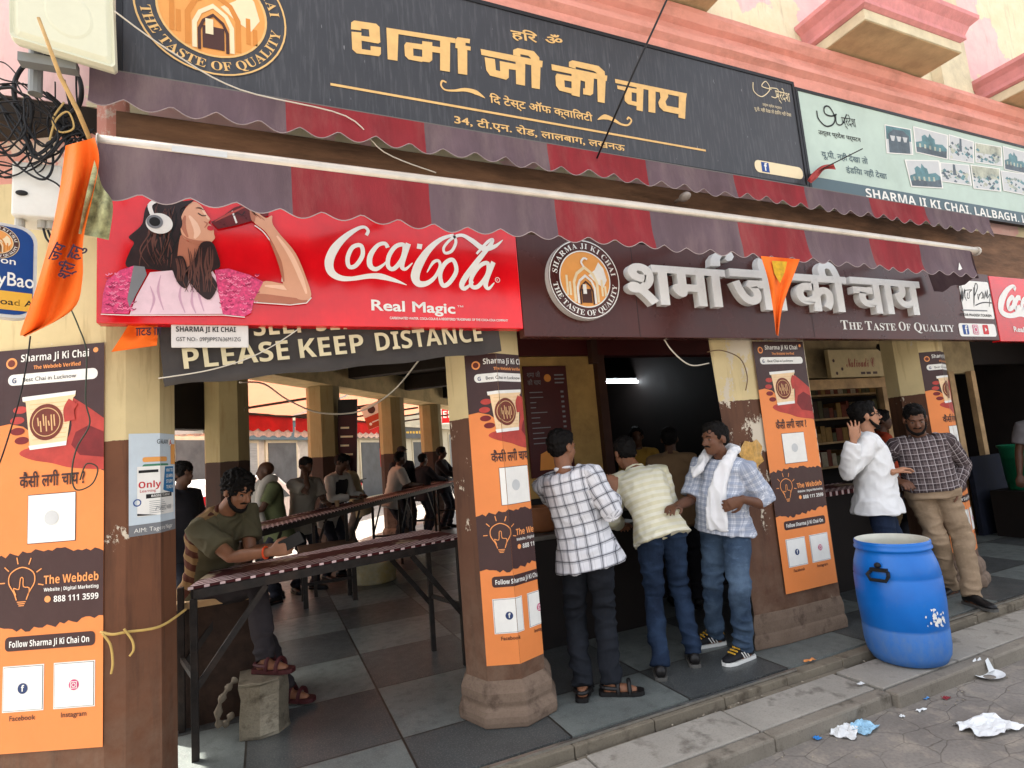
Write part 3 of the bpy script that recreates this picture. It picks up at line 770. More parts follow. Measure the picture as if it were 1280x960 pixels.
# ---------------- big black sign on top
ts, D = board('shop_sign', 'long weathered black sign with gold lettering and round emblem, under the pink cornice', -.59, 4.035, 3.398, 4.305, 2.95, .06, TOPB, fm=FRAME)
ZA, ZB, ZC = ZM(400, 0, 4.923), ZM(640, 40, 4.923), ZM(400, 0, 2.977)
MT = [GOLD, WHT, ORNG, AMBR, CREAMP, TOPB, BLUP, BRNP]
for z, ps in ((ZA, [
    [(190,182),(253,190),(253,178),(300,183),(304,228),(254,222),(254,202),(193,197),(198,305),(225,330),(362,348),(374,335),(374,293),(311,285),(311,312),(257,304),(255,252),(358,270),(371,262),(366,168),(345,148),(210,128),(192,140)],
    [(408,172),(832,238),(832,268),(482,212),(476,376),(416,367)],
    [(628,255),(690,262),(690,372),(672,386),(628,380)],
    [(518,280),(530,262),(629,275),(629,308),(572,300),(574,345),(629,352),(629,384),(545,368),(522,345)],
    [(688,285),(740,293),(740,330),(688,322)], [(738,250),(800,258),(798,445),(738,435)],
    [(845,290),(905,298),(905,463),(848,455)], [(832,246),(846,231),(922,243),(920,270),(895,266),(893,283),(926,290),(925,314),(832,298)]]),
    (ZC, [[(597,183),(828,228),(826,252),(600,205)], [(612,214),(650,221),(654,262),(670,266),(668,228),(730,240),(730,262),(702,258),(702,290),(692,298),(632,282),(618,262)],
    [(727,225),(763,232),(762,320),(729,314)], [(785,235),(820,240),(817,333),(787,328)], [(718,206),(718,187),(735,180),(795,192),(815,215),(816,236),(786,232),(783,217),(775,209),(745,203),(745,212)],
    [(860,240),(1068,283),(1066,303),(862,262)], [(935,268),(970,275),(965,362),(935,355)], [(875,285),(880,275),(936,285),(936,305),(908,300),(910,325),(936,330),(936,350),(890,338),(877,320)],
    [(968,275),(1010,282),(1018,295),(1015,350),(1005,357),(978,352),(978,330),(985,331),(985,305),(968,300)], [(1030,290),(1062,296),(1058,385),(1032,380)],
    [(925,250),(925,232),(938,226),(1035,247),(1058,268),(1060,292),(1030,286),(1027,272),(1018,266),(950,250),(950,258)]]),
    (ZB, [[(632,290),(1075,380),(1070,408),(635,315)], [(645,330),(766,352),(766,378),(735,372),(735,425),(766,432),(766,458),(712,445),(692,425),(690,362),(648,352)], [(765,330),(808,338),(803,490),(765,482)],
    [(838,345),(882,353),(880,500),(838,493)], [(1025,385),(1070,393),(1063,537),(1022,528)], [(905,362),(955,370),(960,400),(942,430),(950,455),(1026,470),(1026,508),(930,488),(905,462),(898,435),(912,405)]])):
    for i, p in enumerate(ps): tpoly(D, 'lettering', 0, z(p), 2+i*.13)
z = lambda *p: ZC([p])[0]
fit(D, 'lettering', 0, 'हिर', z(712, 142), z(812, 160), z(712, 108), .02, 2, .92)
fit(D, 'lettering', 0, 'ॐ', z(840, 163), z(905, 168), z(842, 128), .02, 2, .8)
fit(D, 'lettering', 0, 'िद टेस्ट ऑफ क्वािलटी', z(632, 382), z(1015, 453), z(632, 352), .018, 2, .95)
fit(D, 'lettering', 0, '34, टी.एन. रोड, लालबाग, लखनऊ', z(500, 458), z(1135, 563), z(500, 430), .018, 2, .95)
tstroke(D, 'lettering', 0, [(413, 105.5), (882, 188.5)], 3.2, 2, 0)
for z_, pts in ((ZC, [(470,308),(455,302),(450,318),(465,335),(500,338),(540,335),(580,345),(614,366)]), (ZC, [(1032,446),(1060,436),(1090,446),(1120,463),(1145,466),(1158,450),(1148,438),(1142,446)])):
    tstroke(D, 'ornament' if pts[0][0] < 700 else 'ornament2', 0, z_(pts), [2, 2.2, 2, 2, 2.5, 4.5, 6, .5] if pts[0][0] < 700 else [.5, 6, 4.5, 2.5, 2, 2, 2, 2], 2, 5)
tstroke(D, 'small_print', 4, [(941, 103), (942, 114), (952, 121), (962, 112), (957, 102), (952, 108), (964, 112)], .9); tstroke(D, 'small_print', 4, [(961, 110), (972, 112), (970, 122), (964, 121)], .9)
fit(D, 'small_print', 4, 'प्रदेश', (970, 124), (988, 128), (970, 112), 0, 2)
fit(D, 'small_print', 4, 'उत्तर प्रदेश पर्यटन', (953, 132), (977, 137), (953, 129))
fit(D, 'small_print', 4, 'यू.पी. नहीं देखा तो इंडिया नहीं देखा', (943, 138), (989, 146), (943, 134))
a = D.F.uv(943, 207); b = D.F.uv(1006, 222)
D.rrect('strip', 4, a.x, a.y-.045, 4.60-.59+.005, a.y+.06, .04, 2) if False else D.rrect('strip', 4, a.x, a.y-.05, D.F.uv(1003, 215).x, a.y+.05, .045, 2)
D.rect('strip', 6, a.x+.07, a.y-.04, a.x+.15, a.y+.04, 3); D.text('strip', 1, SB('f'), a.x+.095, a.y-.03, h=.06, lay=4)
c0 = D.F.uv(164.6, 0); c1 = D.F.uv(358.7, 33); cb = D.F.uv(282, 97)
rr_ = (c1.x-c0.x)/2*1.0
emblem(D, 'emblem', (c0.x+c1.x)/2, cb.y+rr_, rr_, dict(ring=5, line=0, sun=2, stone=3, dark=7, pale=4, txt=0), 2)
for n_ in ('lettering', 'ornament', 'small_print', 'strip', 'emblem'): D.build(n_, n_, MT, ts)
D.build('ornament2', 'ornament', MT, ts)
# ---------------- pale tourist sign at the right
TOUR = mat('pale_green_board', (184, 202, 190), .45, var=.08, scale=3, dirt=.25, dirtcol=(140, 156, 140))
DGRY = flat('slate_print', (84, 104, 112), .5)
t2, D = board('tourist_sign', 'pale green sign with a collage of small photographs, right of the black sign', 4.06, 8.6, 3.372, 4.27, 2.955, .05, TOUR, fm=FRAME)
SEPIA = [flat('photo_tone_%s' % n_, c_, .5, var=.45, scale=9) for n_, c_ in (('teal', (90, 128, 134)), ('stone', (150, 160, 150)), ('dusk', (84, 96, 104)), ('sand', (176, 178, 160)))]
MT = [DGRY, WHT, BLKP, LGRY]+SEPIA
D.rect('band', 0, .003, .003, 4.53, .135, 1)
z = ZM(990, 100, 4.414)
Z = lambda *p: z([p])[0]
fit(D, 'lettering', 1, SB('SHARMA JI KI CHAI, LALBAGH, LUCKNOW'), Z(408, 648), (1330, 287), Z(408, 598), 0, 3, 1.0)
fit(D, 'lettering', 2, 'उत्तर प्रदेश पर्यटन', Z(145, 298), Z(380, 343), Z(145, 275), .01)
fit(D, 'lettering', 0, 'यू.पी. नहीं देखा तो', Z(165, 425), Z(420, 465), Z(165, 392), .01)
fit(D, 'lettering', 0, 'इंडिया नहीं देखा', Z(300, 510), Z(525, 548), Z(300, 478), .01)
tstroke(D, 'lettering', 2, z([(135,170),(145,215),(185,255),(225,245),(235,205),(205,150),(178,150),(180,185),(215,200),(245,190)]), 1.6)
tstroke(D, 'lettering', 2, z([(240,190),(245,240),(275,245),(300,190)]), 1.3)
fit(D, 'lettering', 2, 'प्रदेश', Z(278, 250), Z(355, 262), Z(278, 200), 0)
quads = [[(508,245),(655,272),(668,415),(520,405)], [(665,255),(860,305),(858,440),(680,400)], [(862,300),(1000,340),(1003,462),(862,440)], [(1005,345),(1155,370),(1160,478),(1010,455)], [(1160,365),(1290,400),(1290,520),(1170,495)], [(618,440),(810,445),(832,600),(655,590)], [(812,455),(975,470),(990,585),(820,560)], [(980,468),(1145,490),(1150,618),(998,600)], [(1148,500),(1290,520),(1300,640),(1162,612)]]
rq = random.Random(4)
for i, q in enumerate(quads):
    uvs = [D.F.uv(*p) for p in z(q)]; cx = sum(uvs, V((0, 0)))/4
    D.poly('photographs', 1, uvs, 2+i*.25)
    inn = [cx+(p-cx)*.93 for p in uvs]; D.poly('photographs', 3, inn, 2.10+i*.25)
    a_, b_, c_, d_ = inn
    lerp = lambda s, t_: (a_+(b_-a_)*s)*(1-t_)+(d_+(c_-d_)*s)*t_
    A = lambda m_, pts, l_: D.poly('photographs', m_, [lerp(*p) for p in pts], 2.10+i*.25+l_)
    A(4+i % 4, [(0, .0), (1, 0), (1, .5), (0, .5)], .02) if i in (0, 3, 7) else None
    if i in (0,): A(6, [(.08, 1), (.08, .3), (.3, .1), (.7, .1), (.92, .3), (.92, 1)], .04); [A(3, [(.15+k*.25, .35), (.2+k*.25, .55), (.3+k*.25, .55), (.35+k*.25, .35)], .06) for k in range(3)]
    elif i in (1, 4, 5): A(4, [(0, 1), (0, .6), (.2, .5), (.2, .3), (.3, .2), (.4, .3), (.45, .1), (.52, .25), (.6, .3), (.62, .5), (.85, .45), (1, .6), (1, 1)], .04); A(6, [(0, 1), (0, .8), (.3, .72), (.6, .8), (1, .7), (1, 1)], .06); [A(7, [(.1+k*.16, .62), (.1+k*.16, .78), (.16+k*.16, .78), (.16+k*.16, .62)], .08) for k in range(5)]
    else:
        for k in range(40):
            u_, v_ = rq.random()*.94+.03, .3+rq.random()*.66; r_ = .03+.06*rq.random(); A(4+rq.randrange(4), [(u_-r_, v_), (u_, max(.02, v_-r_*1.3)), (min(.99, u_+r_), v_), (u_+r_*.3, min(.99, v_+r_))], .03+k*.0025)
        if i in (2, 6): A(6, [(.4, .6), (.42, .0), (.5, .02), (.52, .6)], .15)
for n_ in ('band', 'lettering', 'photographs'): D.build(n_, n_, MT, t2)
# repeat of the first board's narrow shopfront row ------------------------------------------------
# ---------------- red drink sign
rs, D = board('drink_sign', 'glossy red drink advertising sign with a woman drinking, under the awning', -.668, 1.41, 2.212, 2.83, 2.95, .07, REDB)
Z5 = ZM(350, 250, 3.879); Z4 = ZM(0, 170, 2.977)
MT = [WHT, flat('red_shade_print', (150, 8, 18), .3)]
def sc5(ws): return [x/3.879 for x in ws]
k = 'lettering'
tstroke(D, k, 0, Z5([(418,172),(427,150),(408,132),(370,143),(310,185),(262,240),(238,300),(248,350),(290,378),(350,382),(430,370),(490,372),(560,392),(614,413)]), sc5([15,15,14,18,28,38,40,36,28,20,24,30,18,2]), 2)
o_ = [(392,222),(352,230),(328,280),(335,324),(368,318),(400,268)]
tstroke(D, k, 0, Z5(o_), sc5([20, 20]), 2.2, 6, True)
tstroke(D, k, 0, Z5([(522,232),(508,212),(472,222),(438,270),(436,318),(464,336),(502,314),(524,288)]), sc5([20,18,18,24,26,20,11,4]), 2.4)
tstroke(D, k, 0, Z5([(602,222),(562,225),(528,272),(524,322),(552,334),(592,285)]), sc5([20, 20]), 2.2, 6, True)
tstroke(D, k, 0, Z5([(622,212),(598,280),(590,322),(608,336),(642,306)]), sc5([24,26,24,14,4]), 2.5)
tpoly(D, k, 0, Z5([(666,212),(690,216),(686,240),(662,236)]), 2)
tstroke(D, k, 0, Z5([(842,170),(782,190),(722,240),(675,310),(655,370),(670,405),(710,405),(750,375),(775,325),(768,296),(742,304),(712,352)]), sc5([12,18,28,38,40,32,22,16,14,14,14,4]), 2.2)
tstroke(D, k, 0, Z5([(842,172),(852,205),(832,248),(800,258),(794,230),(832,188),(880,172),(930,198),(985,236),(1040,226),(1080,194)]), sc5([12,14,14,13,12,12,16,24,28,18,2]), 2.6)
tstroke(D, k, 0, Z5([(838,292),(800,308),(776,360),(788,414),(820,402),(854,345)]), sc5([20, 20]), 2.4, 6, True)
tstroke(D, k, 0, Z5([(952,262),(1005,205),(1030,192),(1020,218),(962,290),(902,370),(880,414),(896,430),(938,398)]), sc5([10,14,12,18,24,26,24,18,5]), 2.3)
tstroke(D, k, 0, Z5([(1006,308),(966,322),(928,378),(930,420),(962,418),(1004,362)]), sc5([19, 19]), 2.5, 6, True)
tstroke(D, k, 0, Z5([(1034,302),(1004,375),(996,415),(1012,430),(1038,402)]), sc5([22,24,22,14,4]), 2.7)
Zp = lambda *p: Z5([p])[0]
a = D.F.uv(*Zp(1054, 388)); D.ring(k, 0, a.x, a.y, .012, .016, 2, 24); D.text(k, 0, 'R', a.x-.005, a.y-.006, h=.012, lay=2)
fit(D, k, 0, 'Real Magic', Zp(443, 534), Zp(850, 551), Zp(443, 482), .022, 2)
fit(D, k, 0, '™', Zp(860, 526), Zp(888, 527), Zp(860, 512))
fit(D, 'small_print', 0, 'CARBONATED WATER. COCA-COLA IS A REGISTERED TRADEMARK OF THE COCA-COLA COMPANY', Zp(532, 578), Zp(1105, 590), Zp(532, 566), .02)
D.build('lettering', 'lettering', MT, rs); D.build('small_print', 'small_print', MT, rs)
MT = [HAIR_P, SKIN_P, SKIN_PD, flat('printed_pink_knit', (206, 70, 116), .5, var=.5, scale=60), flat('printed_pale_shirt', (226, 196, 206), .5, var=.1), flat('printed_headphone', (222, 218, 212), .4), GRYP, flat('printed_bottle', (96, 26, 28), .3, var=.4, scale=20), flat('printed_lips', (190, 50, 60), .4), BLKP]
def fp(mi, pts, lay, sm=True):
    pts = Z4(pts)
    if sm: pts = [(p.x, p.y) for p in catmull([(a, b, 0) for a, b in pts], 4, True)]
    tpoly(D, 'woman_picture', mi, pts, lay)
fp(0, [(560,250),(605,240),(660,250),(695,280),(680,400),(690,470),(640,505),(560,498),(472,488),(485,430),(500,400),(480,380),(500,360),(530,330),(540,280)], 6)
fp(2, [(672,375),(700,395),(748,402),(738,470),(722,515),(690,530),(660,505)], 7)
fp(1, [(690,275),(720,248),(748,262),(764,288),(783,312),(776,326),(788,338),(796,352),(797,368),(800,384),(780,402),(740,404),(702,394),(678,370),(672,320)], 8)
fp(2, [(678,370),(702,384),(740,392),(782,394),(780,402),(740,404),(702,394)], 8.4)
fp(0, [(672,280),(700,262),(722,243),(690,246),(655,252),(660,300),(668,350),(680,330)], 9)
fp(4, [(560,510),(640,503),(700,530),(790,502),(826,560),(830,664),(484,667),(510,600)], 8, False)
fp(3, [(400,540),(450,502),(500,486),(548,512),(505,600),(480,664),(380,662),(386,590)], 9, False)
fp(3, [(800,502),(850,496),(930,520),(980,546),(945,612),(935,660),(910,674),(830,666),(812,580)], 9, False)
fp(6, [(500,486),(540,490),(548,520),(505,600),(484,640),(476,610)], 10, False)
fp(0, [(748,404),(790,400),(810,440),(820,490),(786,512),(810,560),(782,612),(742,590),(704,540),(694,500),(722,470)], 11)
fp(0, [(640,470),(682,452),(702,520),(694,570),(660,545)], 11)
fp(1, [(975,546),(1050,552),(1110,560),(1155,596),(1140,620),(1080,627),(945,618)], 8)
fp(2, [(960,590),(1060,600),(1140,612),(1136,622),(1080,627),(945,618)], 8.4)
fp(1, [(1156,602),(1142,540),(1100,440),(1042,370),(1014,330),(1012,300),(986,308),(932,268),(934,300),(950,330),(990,362),(1030,430),(1050,500),(1056,560),(1110,610)], 9)
fp(7, [(786,324),(832,300),(872,270),(918,256),(1000,286),(998,300),(930,322),(880,336),(812,350)], 8.8, False)
fp(2, [(930,282),(950,290),(948,322),(936,316)], 9.6)
fp(8, [(776,338),(790,340),(797,350),(786,356),(772,350)], 9)
tstroke(D, 'woman_picture', 9, Z4([(738,290),(752,300),(768,300)]), 1.2, 9)
a = D.F.uv(*Z4([(595, 330)])[0]); D.disc('woman_picture', 5, a.x, a.y, .054, 11, .05); D.disc('woman_picture', 6, a.x-.018, a.y+.006, .033, 12); D.disc('woman_picture', 9, a.x-.018, a.y+.006, .022, 13)
tstroke(D, 'woman_picture', 5, Z4([(570,300),(560,262),(590,242)]), 5, 10)
rw = random.Random(17)
MT += [flat('printed_hair_light', (92, 58, 50), .4, var=.3), flat('printed_pink_light', (232, 130, 164), .5, var=.2), flat('printed_skin_light', (236, 192, 164), .4), flat('printed_shirt_shade', (198, 158, 178), .5), flat('printed_pink_deep', (150, 34, 78), .5, var=.2), flat('printed_bottle_light', (168, 70, 62), .25)]
WP = 'woman_picture'
for q in range(26):     # strands
    x0 = rw.uniform(560, 665); y0 = rw.uniform(255, 300); tstroke(D, WP, 10 if q % 3 else 9, Z4([(x0, y0), (x0-rw.uniform(-8, 30), y0+70), (x0-rw.uniform(5, 45), y0+140), (x0-rw.uniform(-20, 60), y0+200)]), [.5, 1.6, 1.4, .4], 6.6+q % 5*.1)
for q in range(14):
    x0 = rw.uniform(700, 800); tstroke(D, WP, 10, Z4([(x0, 415+rw.uniform(0, 20)), (x0+rw.uniform(-20, 10), 480), (x0+rw.uniform(-30, 20), 530), (x0+rw.uniform(-40, 20), 585)]), [.5, 1.8, 1.6, .4], 11.6+q % 5*.1)
for q in range(8): x0 = rw.uniform(650, 690); tstroke(D, WP, 10, Z4([(x0, 460), (x0+8, 500), (x0+rw.uniform(0, 15), 545)]), [.5, 1.5, .4], 11.6+q % 5*.1)
for q in range(150):    # knit
    if q % 2: x0, y0 = rw.uniform(395, 500), rw.uniform(510, 655)
    else: x0, y0 = rw.uniform(812, 955), rw.uniform(515, 655)
    if q % 2 == 0 and y0 > 640-(x0-930)*1.5 and x0 > 930: continue
    tstroke(D, WP, (11, 11, 14)[q % 3], Z4([(x0, y0), (x0+7, y0+5), (x0+14, y0)]), 1.1, 9.5+q % 7*.06, 2)
for pts in ([(600,520),(590,580),(610,650)], [(680,540),(670,600),(690,660)], [(760,520),(740,580),(760,655)], [(560,560),(575,610),(560,660)], [(720,560),(715,620),(730,662)]): tstroke(D, WP, 13, Z4(pts), [.5, 3.2, 1], 8.5)
tstroke(D, WP, 12, Z4([(705,300),(725,330),(735,360),(725,385)]), [2, 7, 8, 2], 8.5); tstroke(D, WP, 12, Z4([(752,272),(762,290),(778,314)]), [2, 3, 2], 8.6)
tstroke(D, WP, 2, Z4([(760,322),(772,330),(762,345)]), [1, 2, 1], 8.7); tstroke(D, WP, 2, Z4([(690,300),(684,340),(700,380)]), [2, 6, 2], 8.5); tstroke(D, WP, 9, Z4([(730,272),(745,272),(760,280)]), [.6, 1.6, .5], 9.2)
tstroke(D, WP, 12, Z4([(1140,590),(1120,530),(1080,445),(1030,375)]), [2, 6, 6, 2], 9.4); tstroke(D, WP, 2, Z4([(1056,545),(1040,470),(1005,390)]), [2, 5, 2], 9.4); tstroke(D, WP, 12, Z4([(985,560),(1050,566),(1110,580)]), [2, 6, 2], 8.6)
for k_ in range(3): tstroke(D, WP, 2, Z4([(985-k_*14, 318-k_*6), (962-k_*10, 300-k_*6), (945-k_*6, 296-k_*8)]), [.8, 1.3, .6], 9.6)
tstroke(D, WP, 15, Z4([(800,322),(850,296),(910,268)]), [1, 3, 2], 9.1); tstroke(D, WP, 0, Z4([(870,300),(885,290),(900,298),(912,284)]), 1.2, 9.15); fp(5, [(862,284),(868,282),(884,326),(878,330)], 9.05, False)
tstroke(D, WP, 5, Z4([(1158,604),(1140,624),(1080,631),(945,622)]), 1.2, 8.8, 0); tstroke(D, WP, 5, Z4([(1050,545),(1048,500),(1026,430),(985,366),(948,336)]), 1.4, 8.9); tstroke(D, WP, 5, Z4([(378,666),(484,670),(830,669),(912,677)]), 1.3, 9.7, 0)
D.build('woman_picture', 'woman_picture', MT, rs)
# ---------------- brown sign with the raised white letters
bs, D = board('shop_sign', 'glossy brown sign with thick raised white letters and a round emblem, under the awning', 1.413, 6.33, 2.165, 2.80, 2.95, .07, BRNB)
RAISED = mat('raised_white_acrylic', (226, 226, 224), .3, var=.06, scale=6, dirt=.15, dirtcol=(150, 146, 140))
def raised(D, part, tris2d, h0, h1):
    mb = D.parts.setdefault(part, MB()); F = D.F; key = {}
    for t in tris2d:
        a, b, c = t
        if (b-a).cross(c-a) < 0: t = [a, c, b]
        mb.add([F.pt(p.x, p.y, h1) for p in t], [(0, 1, 2)])
        q = [(round(p.x, 5), round(p.y, 5)) for p in t]
        for i in range(3):
            e = (q[i], q[(i+1) % 3])
            if (e[1], e[0]) in key: key.pop((e[1], e[0]))
            else: key[e] = 1
    for (a, b) in key:
        mb.add([F.pt(*a, h0), F.pt(*b, h0), F.pt(*b, h1), F.pt(*a, h1)], [(0, 1, 2, 3)])
def rtext(D, t, p0, p1, pt, bold):
    a = D.F.uv(*p0); b = D.F.uv(*p1); h = (D.F.uv(*pt)-a).y
    g, x0, x1, y0, y1 = glyphs(t, bold); sx = (b.x-a.x)/(x1-x0); sy = h/.66
    groups = {}
    for tr, k in g: groups.setdefault(k, []).append([V((a.x+(p.x-x0)*sx, a.y+p.y*sy)) for p in tr])
    for k, trs in groups.items(): raised(D, 'raised_lettering', trs, 0, .05+(k % 4)*.0006)
rtext(D, 'शमा', (781, 380), (905, 385), (781, 331.5), .028)
rtext(D, 'जी', (911, 386), (984, 389), (911, 338), .03)
rtext(D, 'की', (988, 388), (1056, 391), (988, 344), .03)
rtext(D, 'चाय', (1061, 391), (1148, 395), (1061, 348), .028)
z = ZM(640, 270, 4)
out_ = [(966,262),(966,226),(984,200),(1014,186),(1046,185),(1072,196),(1082,216),(1072,234),(1050,238),(1038,228),(1044,214),(1033,209),(1020,216),(1014,230),(1014,262)]
uvp = [D.F.uv(*p) for p in z(out_)]
raised(D, 'raised_lettering', [[uvp[i] for i in t_] for t_ in geometry.tessellate_polygon([[V((p.x, p.y, 0)) for p in uvp]])], 0, .0525)
D.parts['raised_lettering'].build('raised_lettering', RAISED, bs, recalc=False)
MT = [WHT, BLUP, PNKP, flat('play_red', (200, 30, 40), .4), BLKP, GRYP, LGRY]
Z7 = ZM(940, 280, 3.765)
def smallcaps(words, h):
    for t, x0, x1, y in words:
        a = D.F.uv(*Z7([(x0, y)])[0]); b = D.F.uv(*Z7([(x1, y)])[0]); wt = b.x-a.x
        g0 = glyphs(SE(t[0])); g1 = glyphs(SE(t[1:])); w0 = (g0[2]-g0[1])*1.25; w1 = g1[2]-g1[1]; s = wt/(w0+w1+.06)
        D.text('lettering', 0, SE(t[0]), a.x, a.y, h=h*1.25, wdt=w0*s); D.text('lettering', 0, SE(t[1:]), a.x+(w0+.06)*s, a.y, h=h, wdt=w1*s)
smallcaps([('THE', 420, 520, 496), ('TASTE', 535, 678, 499), ('OF', 692, 748, 501), ('QUALITY', 764, 952, 504)], .062)
a = D.F.uv(1197, 350); b = D.F.uv(1243, 399)
D.rrect('panel', 0, a.x, b.y, b.x, a.y, .02, 2); 
ZP = ZM(1190, 345, 11.9)
for pts, w_ in (([(85,170),(125,130),(130,380),(150,190),(150,370),(180,200),(185,330)],1.0), ([(190,215),(185,300),(210,370)],.8), ([(175,215),(290,205)],.7), ([(225,250),(220,325),(250,325),(250,250),(285,210)],.8), ([(315,170),(320,460),(330,150),(360,120),(370,180),(330,290)],1.0), ([(375,270),(385,350),(400,270)],.8), ([(400,290),(440,240),(450,320),(430,330)],.8), ([(455,250),(470,340),(490,230),(500,320),(520,210),(520,330),(560,270),(545,460)],.8), ([(340,440),(420,405),(500,395),(590,405)],1.0)): tstroke(D, 'panel', 4, ZP(pts), w_, 3, 3)
fit(D, 'panel', 4, 'UTTAR PRADESH TOURISM', Z7([(978, 432)])[0], Z7([(1125, 438)])[0], Z7([(978, 420)])[0], .02, 3)
tstroke(D, 'panel', 5, Z7([(985, 405), (1105, 409)]), 1.2, 3, 0)
a = D.F.uv(1197, 404); b = D.F.uv(1246, 421)
D.rrect('icon_strip', 0, a.x, b.y, b.x, a.y, .03, 2)
for i, (px_, mi) in enumerate(((1203, 1), (1215.5, 2), (1228, 3))):
    c_ = D.F.uv(px_, 412); hh = .045; D.rrect('icon_strip', mi, c_.x-.0, c_.y-hh, c_.x+.09, c_.y+hh, .012, 3)
    if i == 0: D.text('icon_strip', 0, SB('f'), c_.x+.03, c_.y-.04, h=.075, lay=4)
    if i == 1: D.ring('icon_strip', 0, c_.x+.045, c_.y, .018, .026, 4, 24); D.stroke('icon_strip', 0, [(c_.x+.012, c_.y-.034), (c_.x+.078, c_.y-.034), (c_.x+.078, c_.y+.034), (c_.x+.012, c_.y+.034)], .007, 4, 0, True)
    if i == 2: D.poly('icon_strip', 0, [(c_.x+.033, c_.y-.02), (c_.x+.066, c_.y), (c_.x+.033, c_.y+.02)], 4)
for px_ in (1018, 800):
    a_ = D.F.uv(px_, 420); D.rect('seam', 4, a_.x, .004, a_.x+.004, .63, .6)
for n_ in ('lettering', 'panel', 'icon_strip', 'seam'): D.build(n_, n_, MT, bs)
# round emblem standing proud of the board
l_ = D.F.uv(682, 350); r_ = D.F.uv(768.5, 352); t_ = D.F.uv(724, 302.5); b_ = D.F.uv(724, 402)
eu, ev, er = (l_.x+r_.x)/2, (t_.y+b_.y)/2, ((r_.x-l_.x)+(t_.y-b_.y))/4
mb = MB(); n = 56; mb.loft([[D.F.pt(eu+er*math.cos(2*math.pi*i/n), ev+er*math.sin(2*math.pi*i/n), h) for i in range(n)] for h in (0, .045)])
em = mb.build('emblem', mat('emblem_rim', (190, 184, 178), .4), bs)
D2 = Draw(Face(D.F.o+D.F.n*.046, (1, 0, 0)))
emblem(D2, 'e', eu, ev, er*.995, dict(ring=5, line=1, sun=2, stone=4, dark=7, pale=1, txt=1), .3)
D2.build('e', 'emblem_picture', [GOLD, WHT, ORNG, AMBR, CREAMP, BRNB, BLUP, BRNP], em)
# ---------------- second red drink sign, cut by the frame
r2, D = board('drink_sign', 'small red drink sign cut by the right picture edge', 6.345, 7.9, 2.155, 2.79, 2.95, .07, REDB)
z = lambda pts: [(1242+(x-1142)/3.765, 280+y/3.765) for x, y in pts]
pr = [(1290, 300), (1258, 298)]
tstroke(D, 'lettering', 0, Z7([(1232,312),(1236,298),(1222,294),(1196,316),(1174,360),(1170,400),(1186,424),(1220,432),(1262,420),(1300,436),(1340,440)]), [3, 3, 3, 5, 7.5, 7.5, 5, 4, 6, 5, 1])
tstroke(D, 'lettering', 0, Z7([(1222,345),(1204,368),(1206,398),(1224,392),(1232,362)]), 4.2, 2.2, 6, True)
tstroke(D, 'lettering', 0, Z7([(1262,350),(1248,348),(1238,372),(1240,398),(1262,392)]), 4.5, 2.4)
tstroke(D, 'lettering', 0, Z7([(1286,350),(1270,372),(1272,402),(1290,398),(1300,366)]), 4.2, 2.2, 6, True)
tstroke(D, 'lettering', 0, Z7([(1306,346),(1298,392),(1304,406),(1318,396)]), 4.5, 2.5)
fit(D, 'lettering', 0, 'Real Magic', Z7([(1232, 506)])[0], (1300, 416.5), Z7([(1232, 482)])[0], .022)
D.build('lettering', 'lettering', [WHT], r2)
# ---------------- cloth banner
BAN = mat('charcoal_cloth', (66, 62, 60), .8, var=.18, scale=5, bump=.3, bscale=9)
bl, br = oy(206, 484, 3.02), oy(627, 440, 3.02)
bu = (br-bl).normalized(); bv = bu.cross(V((0, 1, 0))).normalized()
if bv.z < 0: bv = -bv
bt = thing('banner', 'sagging charcoal cloth banner asking to keep distance, below the red sign', 'banner', bl)
mb = MB(); NX, NZ = 60, 16; Lb = (br-bl).length
def banpt(i, j):
    u = i/NX; v = j/NZ
    yy = -.012*math.sin(u*9)*(1-v)-.03*math.exp(-((v-.07)/.06)**2)*(1-u)*(.7+.5*math.sin(u*40))-.008*math.sin(u*31+v*5)*(1-v)
    return bl+bu*(u*Lb)+bv*(v*.36+.006*math.sin(u*26)*(1-v))+V((0, yy, 0))
mb.add([banpt(i, j) for j in range(NZ+1) for i in range(NX+1)], [(j*(NX+1)+i, j*(NX+1)+i+1, (j+1)*(NX+1)+i+1, (j+1)*(NX+1)+i) for j in range(NZ) for i in range(NX)])
mb.build('cloth', BAN, bt, smooth=True)
D = Draw(Face(bl+V((0, -.024, 0)), bu, bv))
z = ZM(180, 360, 5.333); Zp = lambda *p: z([p])[0]
BTX = mat('faded_letters', (208, 196, 160), .7, var=.14, scale=9)
a = D.F.uv(*Zp(268, 582)); e = D.F.uv(608, 433)
wds = [('PLEASE', 268, 990), ('KEEP', 1045, None), ('DISTANCE', None, None)]
px_w = [((231, 468), (367, 450)), ((376, 452), (459, 441)), ((472, 445), (609, 431))]
for (t_, *_), (p0, p1) in zip(wds, px_w):
    a = D.F.uv(*p0); b = D.F.uv(*p1); D.text('lettering', 0, SB(t_), a.x, .072, h=.098, wdt=(b.x-a.x)*.965, lay=1)
a = D.F.uv(318, 421); D.text('lettering', 0, SB('SELF SERVICE'), a.x, .203, h=.10, wdt=.75, lay=1)
D.build('lettering', 'lettering', [BTX], bt)
gs, D = board('notice_plate', 'small white tax notice plate hanging over the charcoal banner', -.385, -.06, 2.105, 2.216, 2.968, .008, mat('notice_paper', (214, 210, 206), .5, var=.1))
D.text('lettering', 0, SB('SHARMA JI KI CHAI'), .02, .075, h=.025, wdt=.25); D.text('lettering', 0, 'GST NO:- 09PJIPPS7636M1ZG', .02, .03, h=.02, wdt=.27)
D.build('lettering', 'lettering', [BLKP], gs)
